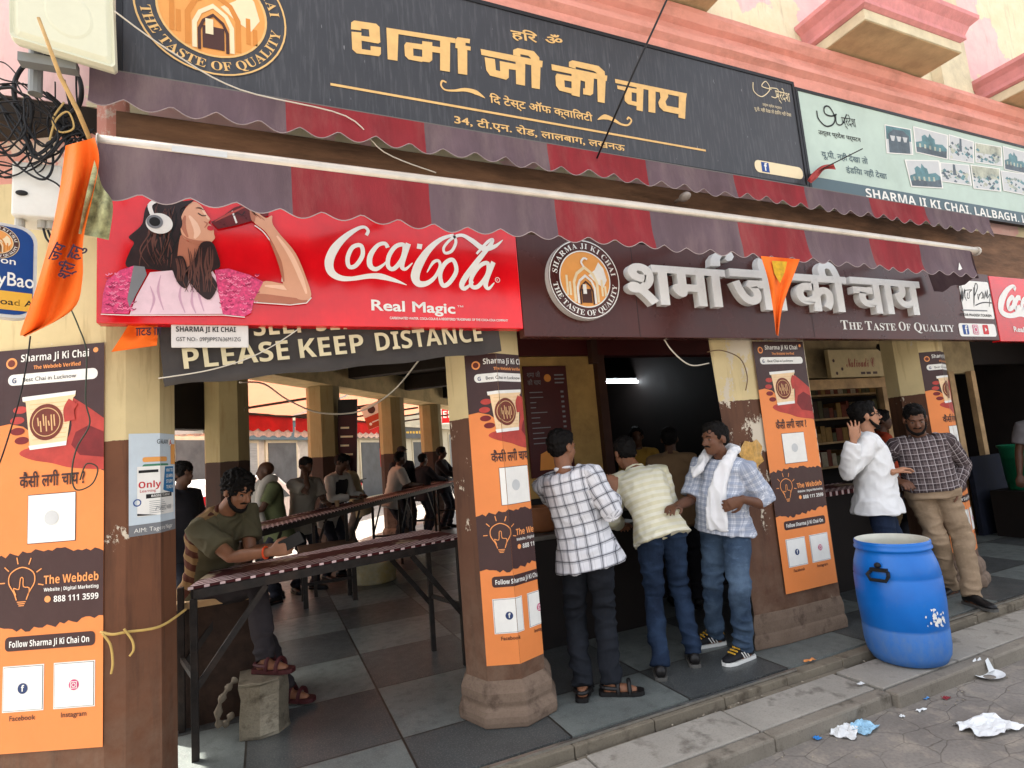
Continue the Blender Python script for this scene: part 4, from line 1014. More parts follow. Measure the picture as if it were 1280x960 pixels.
# ---------------- posters
HANDR = flat('printed_hand', (176, 62, 54), .45, var=.25, scale=10); HANDD = flat('printed_hand_shade', (116, 32, 34), .45, var=.25)
PORG = mat('poster_orange', (230, 136, 74), .42, var=.06, scale=3, bump=.4, bscale=4); PBRN = mat('poster_brown', (64, 42, 42), .35, var=.12, scale=4, bump=.4, bscale=4)
PM = [PORG, PBRN, WHT, flat('poster_orange_text', (240, 156, 92), .45), flat('cup_paper', (232, 200, 158), .45, var=.1), flat('cup_seal', (112, 50, 36), .45, var=.2), HANDR, HANDD, LGRY, BLKP, flat('icon_navy', (44, 62, 104), .45), PNKP, flat('cup_ridge', (214, 172, 122), .45)]
def poster(label, F, W=.5, H=1.8, clip=None):
    t = thing('poster', label, 'poster', F.pt(W/2, 0, 0), 'tall orange tea posters on the pillars')
    D = Draw(F, clip)
    P = lambda x, y: (x*W, H*(1-y))
    PP = lambda l: [P(*q) for q in l]
    rp = random.Random(9)
    def torn(y, n=26, a=.006): return [(i/n, y(i/n)+rp.uniform(-a, a)) for i in range(n+1)]
    D.rect('sheet', 0, 0, 0, W, H, 1)
    D.rect('sheet', 1, 0, H*(1-.19), W, H, 1.5)
    wave = [(0, .20), (.12, .195), (.25, .205), (.38, .235), (.52, .27), (.66, .295), (.82, .31), (1, .335)]
    D.poly('sheet', 1, PP([(0, .185)]+wave+[(1, .185)]), 1.6)
    D.poly('sheet', 1, PP(torn(lambda x: .535-.012*math.sin(x*3)))+PP(list(reversed(torn(lambda x: .705+.008*math.sin(x*5))))), 1.6)
    D.rrect('search_bar', 2, *P(.1, .095), *P(.94, .066), .024, 2)
    D.text('lettering', 9, 'Best Chai in Lucknow', *P(.24, .087), h=.020, wdt=.5*W, lay=3)
    D.text('lettering', 10, SB('G'), *P(.14, .089), h=.024, lay=3)
    D.disc('logo', 3, *P(.13, .036), .026, 2); D.disc('logo', 5, *P(.13, .036), .017, 3); D.disc('logo', 3, *P(.92, .018), .012, 2)
    D.text('lettering', 2, SB('Sharma Ji Ki Chai'), *P(.22, .034), h=.034, wdt=.64*W, lay=3)
    D.text('lettering', 3, SB('The Webdeb Verified'), *P(.34, .056), h=.017, wdt=.44*W, lay=3)
    # hand and cup
    D.poly('cup_picture', 6, [(p.x, p.y) for p in catmull([V(P(*q)+(0,)) for q in [(1.0, .20), (.84, .165), (.68, .135), (.60, .13), (.62, .17), (.70, .2), (.66, .245), (.5, .262), (.30, .262), (.22, .275), (.34, .293), (.52, .305), (.66, .318), (.8, .325), (1.0, .332)]], 4)], 2)
    D.poly('cup_picture', 7, PP([(1.0, .235), (.86, .215), (.74, .23), (.70, .262), (.78, .29), (1, .30)]), 2.3)
    for q, m_ in (((.20, .150, .24, .172), 6), ((.16, .176, .23, .2), 6), ((.16, .205, .24, .228), 7), ((.2, .232, .28, .25), 7)):
        D.disc('cup_picture', m_, (q[0]+q[2])/2*W, H*(1-(q[1]+q[3])/2), .05*W+.008, 2.2, .017)
    D.poly('cup_picture', 4, PP([(.24, .128), (.74, .122), (.735, .135), (.715, .14), (.655, .262), (.32, .266), (.272, .142), (.245, .14)]), 3)
    for i in range(9):
        y = .15+i*.0115; D.stroke('cup_picture', 12, PP([(.31+i*.004, y), (.69-i*.005, y-.002)]), .0022, 3.4)
    D.poly('cup_picture', 2, PP([(.24, .128), (.74, .122), (.735, .132), (.245, .139)]), 3.5)
    D.poly('cup_picture', 2, PP([(.308, .256), (.66, .251), (.655, .262), (.32, .267)]), 3.5)
    D.disc('cup_picture', 5, *P(.47, .198), .078*1.0, 4, .083); D.ring('cup_picture', 12, *P(.47, .198), .062, .066, 4.5)
    for q in range(7): D.stroke('cup_picture', 12, PP([(.39+q*.025, .185+.01*math.sin(q*2)), (.40+q*.025, .215-.008*math.cos(q*3))]), .006, 4.5)
    D.stroke('cup_picture', 6, PP([(.72, .15), (.68, .17), (.69, .2)]), .05, 5, 4)
    D.text('lettering', 1, 'कैसी लगी चाय ?', *P(.23, .362), h=.055, wdt=.6*W, bold=.022, lay=3)
    D.rect('card0', 9, *P(.31, .505), *P(.75, .382), 2.4); D.rect('card0', 2, *P(.315, .5035), *P(.745, .3835), 3)
    D.disc('card0', 8, *P(.53, .4435), .032, 4)
    # light bulb with pointing finger
    bx, by = P(.27, .605)
    D.stroke('bulb', 3, [(bx-.022, by-.062), (bx-.034, by-.03), (bx-.058, by+.012), (bx-.05, by+.055), (bx, by+.078), (bx+.05, by+.055), (bx+.058, by+.012), (bx+.034, by-.03), (bx+.022, by-.062)], .005, 3, 4)
    for dy in (-.07, -.078, -.086): D.stroke('bulb', 3, [(bx-.02+(-.07-dy)*.5, by+dy), (bx+.02-(-.07-dy)*.5, by+dy)], .004, 3)
    for a in range(-10, 200, 38): ca, sa = math.cos(R(a)), math.sin(R(a)); D.stroke('bulb', 3, [(bx+ca*.075, by+.015+sa*.08), (bx+ca*.1, by+.015+sa*.11)], .005, 3)
    D.stroke('bulb', 3, [(bx-.025, by-.04), (bx-.036, by-.01), (bx-.012, by-.015), (bx-.006, by+.03), (bx+.006, by+.03), (bx+.008, by-.005), (bx+.034, by-.012), (bx+.03, by-.045)], .004, 3, 3)
    D.text('lettering', 3, SB('The Webdeb'), *P(.47, .606), h=.036, wdt=.49*W, lay=3)
    D.text('lettering', 2, SB('Website | Digital Marketing'), *P(.47, .624), h=.015, wdt=.49*W, lay=3)
    D.disc('bulb', 3, *P(.505, .643), .014, 3); D.text('lettering', 2, SB('888 111 3599'), *P(.56, .651), h=.026, wdt=.4*W, lay=3)
    D.rrect('name_strip', 1, *P(.13, .762), *P(.93, .728), .018, 2); D.text('lettering', 2, SB('Follow Sharma Ji Ki Chai On'), *P(.17, .753), h=.026, wdt=.71*W, lay=3)
    for (x0, x1, ic, cap) in ((.13, .47, 10, 'Facebook'), (.58, .92, 11, 'Instagram')):
        pk = 'card%d' % ic
        D.rect(pk, 2, *P(x0-.012, .905), *P(x1+.012, .797), 2); D.rect(pk, 9, *P(x0-.004, .9025), *P(x1+.004, .7995), 2.4); D.rect(pk, 2, *P(x0, .9015), *P(x1, .8005), 3)
        cx, cy = P((x0+x1)/2, .851); D.disc(pk, ic, cx, cy, .022, 4)
        if ic == 10: D.text(pk, 2, SB('f'), cx-.006, cy-.012, h=.026, lay=5)
        else: D.ring(pk, 2, cx, cy, .006, .009, 5, 20); D.stroke(pk, 2, [(cx-.013, cy-.013), (cx+.013, cy-.013), (cx+.013, cy+.013), (cx-.013, cy+.013)], .003, 5, 0, True)
        D.text('lettering', 1, cap, *P((x0+x1)/2, .925), h=.021, align='c', lay=3, bold=.01)
    for n_, m_ in (('sheet', 'sheet'), ('search_bar', 'search_bar'), ('name_strip', 'name_strip'), ('card0', 'code_card'), ('card10', 'code_card'), ('card11', 'code_card'), ('cup_picture', 'cup_picture'), ('logo', 'logo'), ('bulb', 'bulb_drawing'), ('lettering', 'lettering')): D.build(n_, m_, PM, t)
F1 = Face(E0-EU*.5+V((-.0, -.004, .40))+V((-math.sin(R(25)), -math.cos(R(25)), 0))*.004, EU)
poster('orange tea poster lying flat on the corner pier at the left edge', F1, .5, 1.755)
poster('orange tea poster wrapped round the octagonal pillar in the middle', BentFace(O2[0:4], .315, .0), .5, 1.78, clip=[(0, .47, -1)])
poster('stiff orange tea poster on the wide peeling pillar', Face((3.372, 3.105, .335), (1, -.012, 0)), .53, 1.84)
poster('orange tea poster wrapped round the pillar behind the brown plaid shirt', BentFace(O4[0:4], .30, -.0), .5, 1.80, clip=[(0, .47, -1)])
# ================================================================ AWNINGS
FABG = mat('awning_grey_cloth', (98, 80, 86), .85, var=.2, scale=5, bump=.12, bscale=120, dirt=.75, dirtcol=(130, 112, 110), stretch=(1.5, 1, .4))
FABR = mat('awning_maroon_cloth', (132, 40, 46), .85, var=.2, scale=5, bump=.12, bscale=120, dirt=.75, dirtcol=(146, 84, 80), stretch=(1.5, 1, .4))
HEM = mat('hem_cord', (164, 148, 146), .8)
PIPE = mat('pale_painted_pipe', (206, 196, 182), .35, .55, var=.12, scale=10, dirt=.2)
def valance(t, x0, x1, Y, z0, z1, drop, bounds, amp, per, ph, first):
    """hanging scalloped cloth strip; z0, z1 = top at both ends"""
    n = int((x1-x0)/.0165); mb = MB(); rows = 7; bot = []
    rv = random.Random(int(Y*100))
    for i in range(n+1):
        f = i/n; x = x0+(x1-x0)*f; zt = z0+(z1-z0)*f
        sc_ = abs(math.sin(math.pi*((x-x0)/per+ph)))
        d = drop-amp+amp*1.0*(sc_**1.3)
        for r in range(rows+1):
            q = r/rows
            y = Y-.018*q*q+.010*q*math.sin(x*9+noise.noise(V((x*3, Y, 0)))*3)+.014*q*noise.noise(V((x*2.2, q*2, Y)))
            mb.v.append(V((x, y, zt-d*q)))
        bot.append(mb.v[-1].copy())
    for i in range(n):
        x = x0+(x1-x0)*(i+.5)/n; k = sum(1 for b in bounds if x > b); mi = (k+first) % 2
        for r in range(rows):
            a = i*(rows+1)+r; mb.f.append((a, a+rows+1, a+rows+2, a+1)); mb.m.append(mi)
    mb.build('valance', [FABG, FABR], t, smooth=True)
    MB().tube(bot, .0022, 5).build('hem', HEM, t)
aw = thing('awning', 'long lower awning with pale pipe and grey and maroon scalloped valance over the drink sign', 'awning', (2.3, 2.5, 2.6))
pL, pR = oy(124, 178, 2.5), oy(1219, 314, 2.5)
pts = [pL+(pR-pL)*(i/20)+V((0, 0, .012*math.sin(math.pi*i/20))) for i in range(21)]
MB().tube(pts, .03, 16).build('pipe', PIPE, aw, smooth=True)
bx = [oy(x, y, 2.5).x for x, y in ((363, 225), (535, 255), (691, 275), (811, 292), (920, 302), (1005, 315), (1085, 325), (1148, 332))]
valance(aw, pL.x, pR.x-.12, 2.475, pL.z-.015, pR.z-.015, .235, bx, .034, .168, .15, 0)
mb = MB(); x_ = pR.x-.12; ns = 10
for i in range(ns+1):
    f = i/ns
    for r in range(5):
        q = r/4; mb.v.append(V((x_+.22*f+.04*q, 2.47+.45*f, pR.z-.02-.22*q*(1-.25*f)+.015*math.sin(f*14)*q-.03*f)))
for i in range(ns):
    for r in range(4): a = i*5+r; mb.f.append((a, a+5, a+6, a+1)); mb.m.append(0)
mb.build('side_flap', FABG, aw, smooth=True)
mb = MB(); mb.tube([pL+V((0, 0, 0)), pL+V((-.004, 0, 0))], .034, 16); mb.tube([pR, pR+V((.02, 0, 0))], .036, 16); mb.build('end_cap', mat('end_cap_plastic', (196, 190, 180), .5), aw)
mb = MB(); mb.bar(oy(1195, 333, 2.44), oy(1206, 336, 2.44), .03, .002)
ARM = mat('awning_arm_metal', (110, 104, 98), .45, .7)
for xx in (.3, 2.4, 4.6):
    mb = MB(); mb.tube([(xx, 2.53, 2.83), (xx+.35, 2.75, 2.86), (xx+.05, 3.06, 2.9)], .018, 8); mb.box((xx-.03, 3.02, 2.84), (xx+.09, 3.075, 2.96)); mb.build('folding_arm', ARM, aw)
MB().tube([(pL.x+.05, 3.0, 3.0), (pR.x, 3.0, 2.97)], .055, 14).build('cloth_roll', mat('rolled_awning_cloth', (96, 66, 66), .9, var=.3, scale=4, dirt=.5, dirtcol=(60, 48, 44)), aw, smooth=True)
st_ = MB(); c_ = oy(250, 190, 2.47)
st_.box((c_.x-.1, 2.468, c_.z-.012), (c_.x+.1, 2.4695, c_.z+.014)); st_.build('sticker', LGRY, aw)
tri = MB(); a_ = oy(1200, 333, 2.455); tri.extrude([a_+V((-.03, 0, -.03)), a_+V((.03, 0, -.03)), a_+V((0, 0, .03))], (0, .001, 0)); tri.build('arrow_mark', WHT, aw)
au = thing('awning', 'upper faded scalloped valance strip right below the big black sign', 'awning', (2.3, 2.88, 3.2))
bx2 = [oy(x, y, 2.9).x for x, y in ((357, 150), (529, 175), (684, 195), (806, 215), (916, 232), (1004, 245), (1085, 255), (1154, 265))]
uL, uR = oy(112, 100, 2.89), oy(1236, 277, 2.89)
valance(au, uL.x, uR.x, 2.885, 3.388, 3.345, .19, bx2, .045, .19, .3, 0)
mb = MB(); mb.bar((uL.x, 2.90, 3.385), (uR.x, 2.90, 3.342), .02, .025); mb.build('rail', ARM, au)
# ================================================================ FRONT COUNTER TABLE WITH CHECKED CLOTH
def m_check():
    k = NT('checked_table_vinyl', .6, .12); x = k.coords()
    u, v = x[0], x[1]
    wav = k.math('MULTIPLY', k.math('SINE', k.math('MULTIPLY', u, 78)), .008)
    s1 = k.stripe(k.math('ADD', v, wav), .052, .42, .3)
    ed = k.math('GREATER_THAN', k.math('ABSOLUTE', k.math('SUBTRACT', v, .06)), .12)
    s1 = k.math('MULTIPLY', s1, ed)
    n1 = k.noise(6, 6); n2 = k.noise(3, 8)
    c = k.mix(s1, (70, 28, 30), (226, 200, 198))
    wr = k.math('MULTIPLY', k.ramp(n2, .56, .6), k.math('SUBTRACT', 1, ed))
    c = k.mix(k.math('MULTIPLY', wr, .7), c, (176, 160, 132))
    c = k.mix(k.math('MULTIPLY', k.ramp(n1, .5, .8), .35), c, (60, 40, 34))
    return k.out(c)
CHK = m_check()
IRON = mat('black_iron', (44, 40, 38), .6, .3, var=.4, scale=18, bump=.2, dirt=.4, dirtcol=(92, 70, 54))
def long_table(lab, A, B, depth, z, legs, cat='table', quad=None):
    """A, B: ends of the near edge; depth: towards the back"""
    A = V(A); B = V(B); d = (B-A).normalized(); n = V((-d.y, d.x, 0)); L = (B-A).length; mid = (A+B)/2+n*depth/2
    t = thing('counter_table', lab, cat, (mid.x, mid.y, 0))
    top = MB()
    if quad:
        q_ = [V(p+(0,))-mid for p in quad]; top.extrude([V((p.dot(d), p.dot(n), 0)) for p in q_], (0, 0, .014))
    else: top.box((-L/2, -depth/2, 0), (L/2, depth/2, .012))
    me_ = top.mesh('table_top', CHK); o = bpy.data.objects.new('table_top', me_); COL.objects.link(o); o.parent = t; o.location = (0, 0, z-.012); o.rotation_euler = (0, 0, math.atan2(d.y, d.x))
    P = lambda s, q, zz: A+d*s+n*q+V((0, 0, zz))
    mb = MB()
    if quad:
        cq = sum((V(p+(0,)) for p in quad), V((0, 0, 0)))/4; qq = [V(p+(0,))+(cq-V(p+(0,))).normalized()*.03+V((0, 0, z-.04)) for p in quad]
        for i in range(4): mb.bar(qq[i], qq[(i+1) % 4], .03, .05)
    else:
        for q in (.015, depth-.015): mb.bar(P(.005, q, z-.04), P(L-.005, q, z-.04), .03, .05)
        for s in (.015, L-.015): mb.bar(P(s, .035, z-.04), P(s, depth-.035, z-.04), .03, .05)
    mb.build('rim_frame', IRON, t)
    for s in legs:
        for q in (.02, depth-.02):
            mb = MB(); mb.bar(P(s, q, 0), P(s, q, z-.066), .036, .036); mb.build('leg', IRON, t, bevel=.003)
            e = s+.38 if s < L/2 else s-.38
            mb = MB(); mb.bar(P(s, q, z-.55), P(e, q, z-.07), .012, .034); mb.build('brace', IRON, t)
        mb = MB(); mb.bar(P(s, .04, .42), P(s, depth-.04, .42), .02, .03); mb.build('stretcher', IRON, t)
    return t, P, L
T1, P1f, L1 = long_table('near counter table with red and white zigzag edge, in front of the phone man', (-.41, 3.68, 0), (1.37, 4.14, 0), .50, .905, (.03, 1.76), quad=((-.41, 3.68), (1.37, 4.14), (1.22, 4.86), (-.33, 4.22)))
A2 = oz(301, 668, 1.0); B2 = oz(580, 599, 1.0); A2.z = B2.z = 0
T2, P2f, L2 = long_table('long second counter table running away towards the back of the arcade', A2, B2, .46, 1.0, (.25, 2.0, 3.75, 5.5, 7.1))
def small_table(lab, c, w_, d_, z):
    t = thing('side_table', lab, 'table', (c[0], c[1], 0)); x, y = c[0], c[1]
    mb = MB(); mb.box((x-w_/2, y-d_/2, z-.03), (x+w_/2, y+d_/2, z)); mb.build('table_top', DARKWOOD, t, bevel=.004)
    for sx in (-1, 1):
        for sy in (-1, 1):
            mb = MB(); mb.bar((x+sx*(w_/2-.05), y+sy*(d_/2-.05), 0), (x+sx*(w_/2-.05), y+sy*(d_/2-.05), z-.031), .05, .05); mb.build('leg', IRON, t)
    mb = MB(); mb.bar((x-w_/2+.05, y-d_/2+.05, .25), (x+w_/2-.05, y-d_/2+.05, .25), .03, .03); mb.build('stretcher', IRON, t)
small_table('dark low table standing on the tiles beneath the far counters', (.62, 7.0), .62, .5, .62)
# things on and around the tables
GLS = bpy.data.materials.new('tea_glass'); GLS.use_nodes = True
GLS.node_tree.nodes['Principled BSDF'].inputs['Transmission Weight'].default_value = .9; GLS.node_tree.nodes['Principled BSDF'].inputs['Roughness'].default_value = .08
CUPM = mat('paper_cup', (206, 170, 130), .6)
def cup(p, lab, m=CUPM, h=.075, r=.032):
    return tag(MB().lathe(p, [(r*.7, 0), (r*.75, .004), (r, h), (r*1.06, h), (r*.97, h-.004), (r*.7, .008), (0, .007)], 16).build('cup', m, None, smooth=True), lab, 'cup', 'cups left on the counters')
p = P2f(.55, .3, 1.001); cup(p, 'clear tea glass at the near end of the long table, before the shawl man', GLS, .11, .035)
p = P2f(.36, .26, 1.001); cup(p, 'clear tea glass closest to the seated man\'s chin on the long table', GLS, .10, .033)
p = P2f(.30, .33, 1.001); cup(p, 'brown paper cup at the very end of the long table')
p = P2f(2.35, .3, 1.001); cup(p, 'paper cup on the long table in front of the waistcoat man')
p = P2f(2.75, .2, 1.001)
mb = MB(); mb.box((p.x-.07, p.y-.05, 1.001), (p.x+.07, p.y+.05, 1.04)); tag(mb.build('tray', DARKWOOD, None, bevel=.004), 'small dark tray on the long table past the waistcoat man', 'tray')
# dented tin box under the phone man's foot
TIN = m_concrete('dented_tin', (120, 110, 94), (168, 158, 138), (64, 52, 40)); TIN.node_tree.nodes['Principled BSDF'].inputs['Metallic'].default_value = .55; TIN.node_tree.nodes['Principled BSDF'].inputs['Roughness'].default_value = .42
tc_ = V((-.045, 3.93, 0)); mb = MB(); rt = random.Random(8); rings = []
foot = [(-.13, -.13), (-.02, -.17), (.08, -.14), (.135, -.05), (.13, .12), (-.13, .13)]
for z_, f in ((0, 1), (.02, 1.0), (.12, .97), (.22, .985), (.285, 1.0), (.30, 1.03), (.305, 1.0)):
    rings.append([tc_+V((x*f+rt.uniform(-.007, .007), y*f+rt.uniform(-.007, .007), z_)) for x, y in foot])
mb.loft(rings)
tag(mb.build('tin_box', TIN, None, bevel=.004), 'dented tin box on the floor carrying the phone man\'s sandal', 'tin')
mb = MB(); mb.tube(catmull([tc_+V(q) for q in ((-.15, -.02, .31), (-.19, -.06, .28), (-.23, -.1, .22), (-.24, -.1, .12), (-.2, -.05, .09), (-.17, -.05, .14))], 5), [.016+.008*math.sin(i_*1.7) for i_ in range(26)], 8)
tag(mb.build('rag', mat('dirty_rag', (104, 94, 80), .9, var=.3, scale=20), None, smooth=True), 'twisted grey rag hanging off the corner of the tin box', 'rag')
# bench / box that the phone man sits on
sb = thing('bench', 'worn wooden box bench the phone man sits on behind the near table', 'bench', (-.33, 4.42, 0))
mb = MB(); mb.box((-.72, 4.16, .70), (-.02, 4.72, .74)); mb.build('seat', WOODL, sb, bevel=.005)
mb = MB(); mb.box((-.70, 4.19, 0), (-.04, 4.69, .698)); mb.build('body', mat('bench_rust', (56, 42, 34), .8, var=.5, scale=9, bump=.3), sb)
mb = MB(); mb.box((-.062, 4.165, 0), (-.032, 4.188, .698)); mb.build('corner_post', WOODL, sb)
# yellow tub
c_ = oz(468, 726, 0); yt = thing('tub', 'old white tub with yellow stains on the floor behind the tables', 'tub', (c_.x, c_.y, 0))
MB().lathe((c_.x, c_.y, 0), [(.27, 0), (.28, .02), (.3, .24), (.32, .26), (.3, .265), (.28, .24), (0, .2)], 20).build('body', mat('stained_tub', (196, 184, 150), .6, var=.25, scale=6, dirt=.9, dirtcol=(186, 150, 40)), yt, smooth=True)
# ================================================================ BLUE BARREL
def m_barrel():
    k = NT('blue_barrel_plastic', .38, .5); x = k.coords()
    n1 = k.noise(5, 6); n2 = k.noise(22, 8, rough=.75, stretch=(1, 1, .5)); n3 = k.noise(9, 6)
    low = k.ramp(k.math('ADD', x[2], k.math('MULTIPLY', k.math('SUBTRACT', n3, .5), .04)), .236, .222)
    c = k.mix(k.ramp(n1, .3, .7), (4, 100, 188), (6, 112, 202))
    c = k.mix(k.math('MULTIPLY', k.math('MULTIPLY', low, k.ramp(n2, .2, .8)), .75), c, (104, 128, 158))
    c = k.mix(k.math('MULTIPLY', k.ramp(n2, .6, .75), .25), c, (120, 140, 170))
    rr = k.N.new('ShaderNodeMapRange'); k.L.new(low, rr.inputs[0]); rr.inputs[3].default_value = .34; rr.inputs[4].default_value = .7; k.L.new(rr.outputs[0], k.b.inputs['Roughness'])
    return k.out(c)
bc = V((3.82, 2.585, -.045)); BS = .885; ZS = .86
bt = thing('barrel', 'open blue plastic barrel with white rim liner standing on the pavement', 'barrel', bc)
prof = [(.0, .012), (.20, .0), (.235, .015), (.262, .07), (.272, .14), (.274, .25), (.268, .262), (.274, .272), (.283, .45), (.281, .62), (.275, .632), (.279, .642), (.268, .72), (.248, .79), (.238, .815), (.243, .823), (.252, .83), (.253, .842), (.246, .85), (.248, .868), (.246, .886), (.240, .89)]
MB().lathe(bc, [(r_*BS, z_*ZS) for r_, z_ in prof], 64, cap=False).build('body', m_barrel(), bt, smooth=True)
MB().lathe(bc, [(r_*BS, z_*ZS) for r_, z_ in [(.240, .8895), (.232, .889), (.228, .84), (.235, .78), (.26, .7), (.26, .2), (0, .2)]], 56, cap=False).build('liner', mat('barrel_inside', (206, 204, 190), .45, var=.1, dirt=.5, dirtcol=(140, 120, 90)), bt, smooth=True)
for aa in (R(192), R(12)):
    rd = V((math.cos(aa), math.sin(aa), 0)); tn = V((-rd.y, rd.x, 0)); c0 = bc+rd*.241+V((0, 0, .605))
    mb = MB(); mb.tube([c0-tn*.05+V((0, 0, -.012)), c0-tn*.062+rd*.03+V((0, 0, -.03)), c0-tn*.045+rd*.034+V((0, 0, -.06)), c0+tn*.045+rd*.034+V((0, 0, -.06)), c0+tn*.062+rd*.03+V((0, 0, -.03)), c0+tn*.05+V((0, 0, -.012))], .011, 8)
    mb.bar(c0-tn*.05, c0+tn*.05, .03, .022); mb.ell(c0+rd*.012+V((0, 0, .03)), .02, .02, .018); mb.build('handle', BLKP, bt, smooth=False)
rb = random.Random(12); mb = MB()
for i in range(52):
    a = R(-103)+rb.gauss(0, .13)+.04; z_ = .275+abs(rb.gauss(0, .055))+.02*math.sin(i); s = rb.uniform(.002, .012)
    a += .0
    pts = []
    for q in range(6):
        aa = a+math.cos(q*1.047)*s*rb.uniform(.6, 1.3)/.28; zz = z_+math.sin(q*1.047)*s*rb.uniform(.7, 1.8); rr = .2495; pts.append(bc+V((rr*math.cos(aa), rr*math.sin(aa), zz)))
    mb.add(pts, [tuple(range(6))])
mb.build('paint_flakes', WHT, bt)
# ================================================================ LITTER
PAPER = mat('crumpled_paper', (222, 224, 224), .8, var=.08, scale=12)
PBLU = mat('printed_wrapper', (150, 190, 214), .6, var=.35, scale=24)
def crumple(name, lab, px, py, w_, d_, h, seed, m=PAPER, z=-.118, rot=0):
    c = oz(px, py, z); rn = random.Random(seed); n = 12; mb = MB()
    for j in range(n+1):
        for i in range(n+1):
            u, v = i/n-.5, j/n-.5
            e = 1-.2*noise.noise(V((u*4+seed, v*4, 1)))
            zz = max(0.002, h*(.45+.9*noise.noise(V((u*3.5+seed, v*3.5, seed)))+.4*noise.noise(V((u*9, v*9+seed, 2)))))
            x, y = u*w_*e, v*d_*e
            mb.v.append(V((c.x+x*math.cos(rot)-y*math.sin(rot), c.y+x*math.sin(rot)+y*math.cos(rot), z+zz)))
    for j in range(n):
        for i in range(n): a = j*(n+1)+i; mb.f.append((a, a+1, a+n+2, a+n+1)); mb.m.append(0)
    return tag(mb.build(name, m), lab, 'litter', 'litter on the street')
crumple('paper_scrap', 'large crumpled white sheet lying on the pavers at the right', 1236, 910, .28, .16, .03, 1, rot=-.2)
crumple('paper_scrap', 'torn white newspaper sheet beside the kerb, near the bottom edge', 1056, 915, .16, .12, .02, 2, rot=.5)
crumple('wrapper', 'blue printed wrapper beside the kerb on top of the torn sheet', 1080, 911, .15, .10, .022, 5, PBLU, rot=.2)
crumple('wrapper', 'tiny bright blue wrapper on the street against the kerb', 1022, 924, .04, .03, .015, 6, flat('wrapper_blue', (50, 130, 200)))
crumple('wrapper', 'maroon packet scrap on the street below the barrel', 1183, 873, .05, .03, .012, 7, flat('wrapper_maroon', (130, 40, 50)))
crumple('wrapper', 'pale blue packet scrap on the street below the barrel', 1156, 873, .05, .03, .01, 8, flat('wrapper_sky', (90, 150, 210)))
crumple('paper_scrap', 'small white paper strip on the street left of the crumpled cup', 1152, 888, .07, .02, .012, 9)
crumple('paper_scrap', 'tiny white paper chip near the strip on the street', 1128, 896, .03, .02, .01, 10)
crumple('paper_scrap', 'small white paper scrap lying on the pavement stone left of the barrel', 1076, 855, .05, .025, .008, 11, z=-.036)
crumple('wrapper', 'orange and white wrapper on the doorstep near the towel man\'s shoe', 1012, 826, .09, .025, .012, 13, flat('wrapper_orange', (214, 140, 80), var=.4), z=.004)
# torn paper cup
c_ = oz(1237, 846, -.118); mb = MB(); rings = []
for z_, r_ in ((0, .03), (.004, .045), (.02, .075)): rings.append([c_+V((r_*math.cos(2*math.pi*k/20)*1.3, r_*math.sin(2*math.pi*k/20), z_)) for k in range(20)])
mb.loft(rings, cap=False)
for a in (.2, 1.0, 1.8):
    q = c_+V((.05*math.cos(a), .05*math.sin(a), .02)); mb.add([q+V((-.03, 0, 0)), q+V((.03, 0, 0)), q+V((.02, .02, .07)), q+V((-.012, .02, .06))], [(0, 1, 2, 3)])
tag(mb.build('torn_cup', PAPER), 'torn white paper cup standing on the street right of the barrel', 'litter', 'litter on the street')
rl = random.Random(21); mb = MB()
for i in range(150):
    px_, py_ = rl.uniform(700, 1280), 0
    x = rl.uniform(.6, 6.5); y = rl.choice([rl.uniform(2.15, 2.32), rl.uniform(2.0, 2.32), rl.uniform(2.69, 2.71)]); z_ = -.117 if y < 2.33 else -.04
    s = rl.uniform(.003, .011); a = rl.uniform(0, 6); mb.add([(x+s*math.cos(a+q*2.1), y+s*math.sin(a+q*2.1)*.8, z_+.003*(q % 2)) for q in range(3)]+[(x, y, z_+s*.6)], [(0, 1, 3), (1, 2, 3), (2, 0, 3)])
kind(mb.build('grit', mat('grit_mix', (150, 140, 124), .9, var=.6, scale=9)), 'stuff')
# ================================================================ LEFT CORNER: antenna, cables, boxes, flags
def dpt(px, py, Y): return oy(px, py, Y)
PANEL = mat('antenna_plastic', (214, 214, 190), .45, var=.06, scale=4, dirt=.2, dirtcol=(170, 164, 130))
an = thing('panel_antenna', 'pale flat square panel antenna on a bracket above the cables', 'antenna', oy(80, 60, 2.75))
qd = [oy(12, 48, 2.7), oy(146, 88, 2.72), oy(141, -40, 2.72), oy(10, -85, 2.7)]
cx = sum(qd, V((0, 0, 0)))/4; rings = []
for off, f in ((0, .93), (-.012, .985), (.02, 1), (.05, .97)):
    ring = []
    for i in range(4):
        a, b, c = qd[i-1], qd[i], qd[(i+1) % 4]
        for tt in (.08, .03): ring.append(cx+(b+(a-b)*tt-cx)*f+V((0, off, 0)))
        for tt in (.03, .08): ring.append(cx+(b+(c-b)*tt-cx)*f+V((0, off, 0)))
    rings.append(ring)
rings.insert(0, [cx+(p-cx)*.9+V((0, -.013, 0)) for p in rings[0]])
MB().loft(rings).build('housing', PANEL, an, bevel=.003)
e_ = qd[1]-qd[0]; mb = MB(); eu_, ev_ = e_.normalized(), (qd[3]-qd[0]).normalized(); c2 = cx+eu_*.02-ev_*.06
rr1 = [c2+V((0, -.0135, 0))+eu_*(.085*math.cos(2*math.pi*k/30))+ev_*(.105*math.sin(2*math.pi*k/30)) for k in range(30)]; rr2 = [p+V((0, -.004, 0))*1 + (p-c2)*-.1 for p in rr1]
mb.loft([rr1, rr2]); mb.build('oval_boss', PANEL, an, smooth=False)
mb = MB(); mb.tube([(-.87, 2.86, 3.2), (-.87, 2.86, 3.6)], .026, 12); mb.bar((-.9, 2.78, 3.3), (-.7, 2.78, 3.3), .05, .04); mb.bar((-.9, 2.8, 3.42), (-.7, 2.8, 3.42), .05, .04); mb.build('bracket', mat('bracket_grey', (128, 130, 128), .5, .4), an)
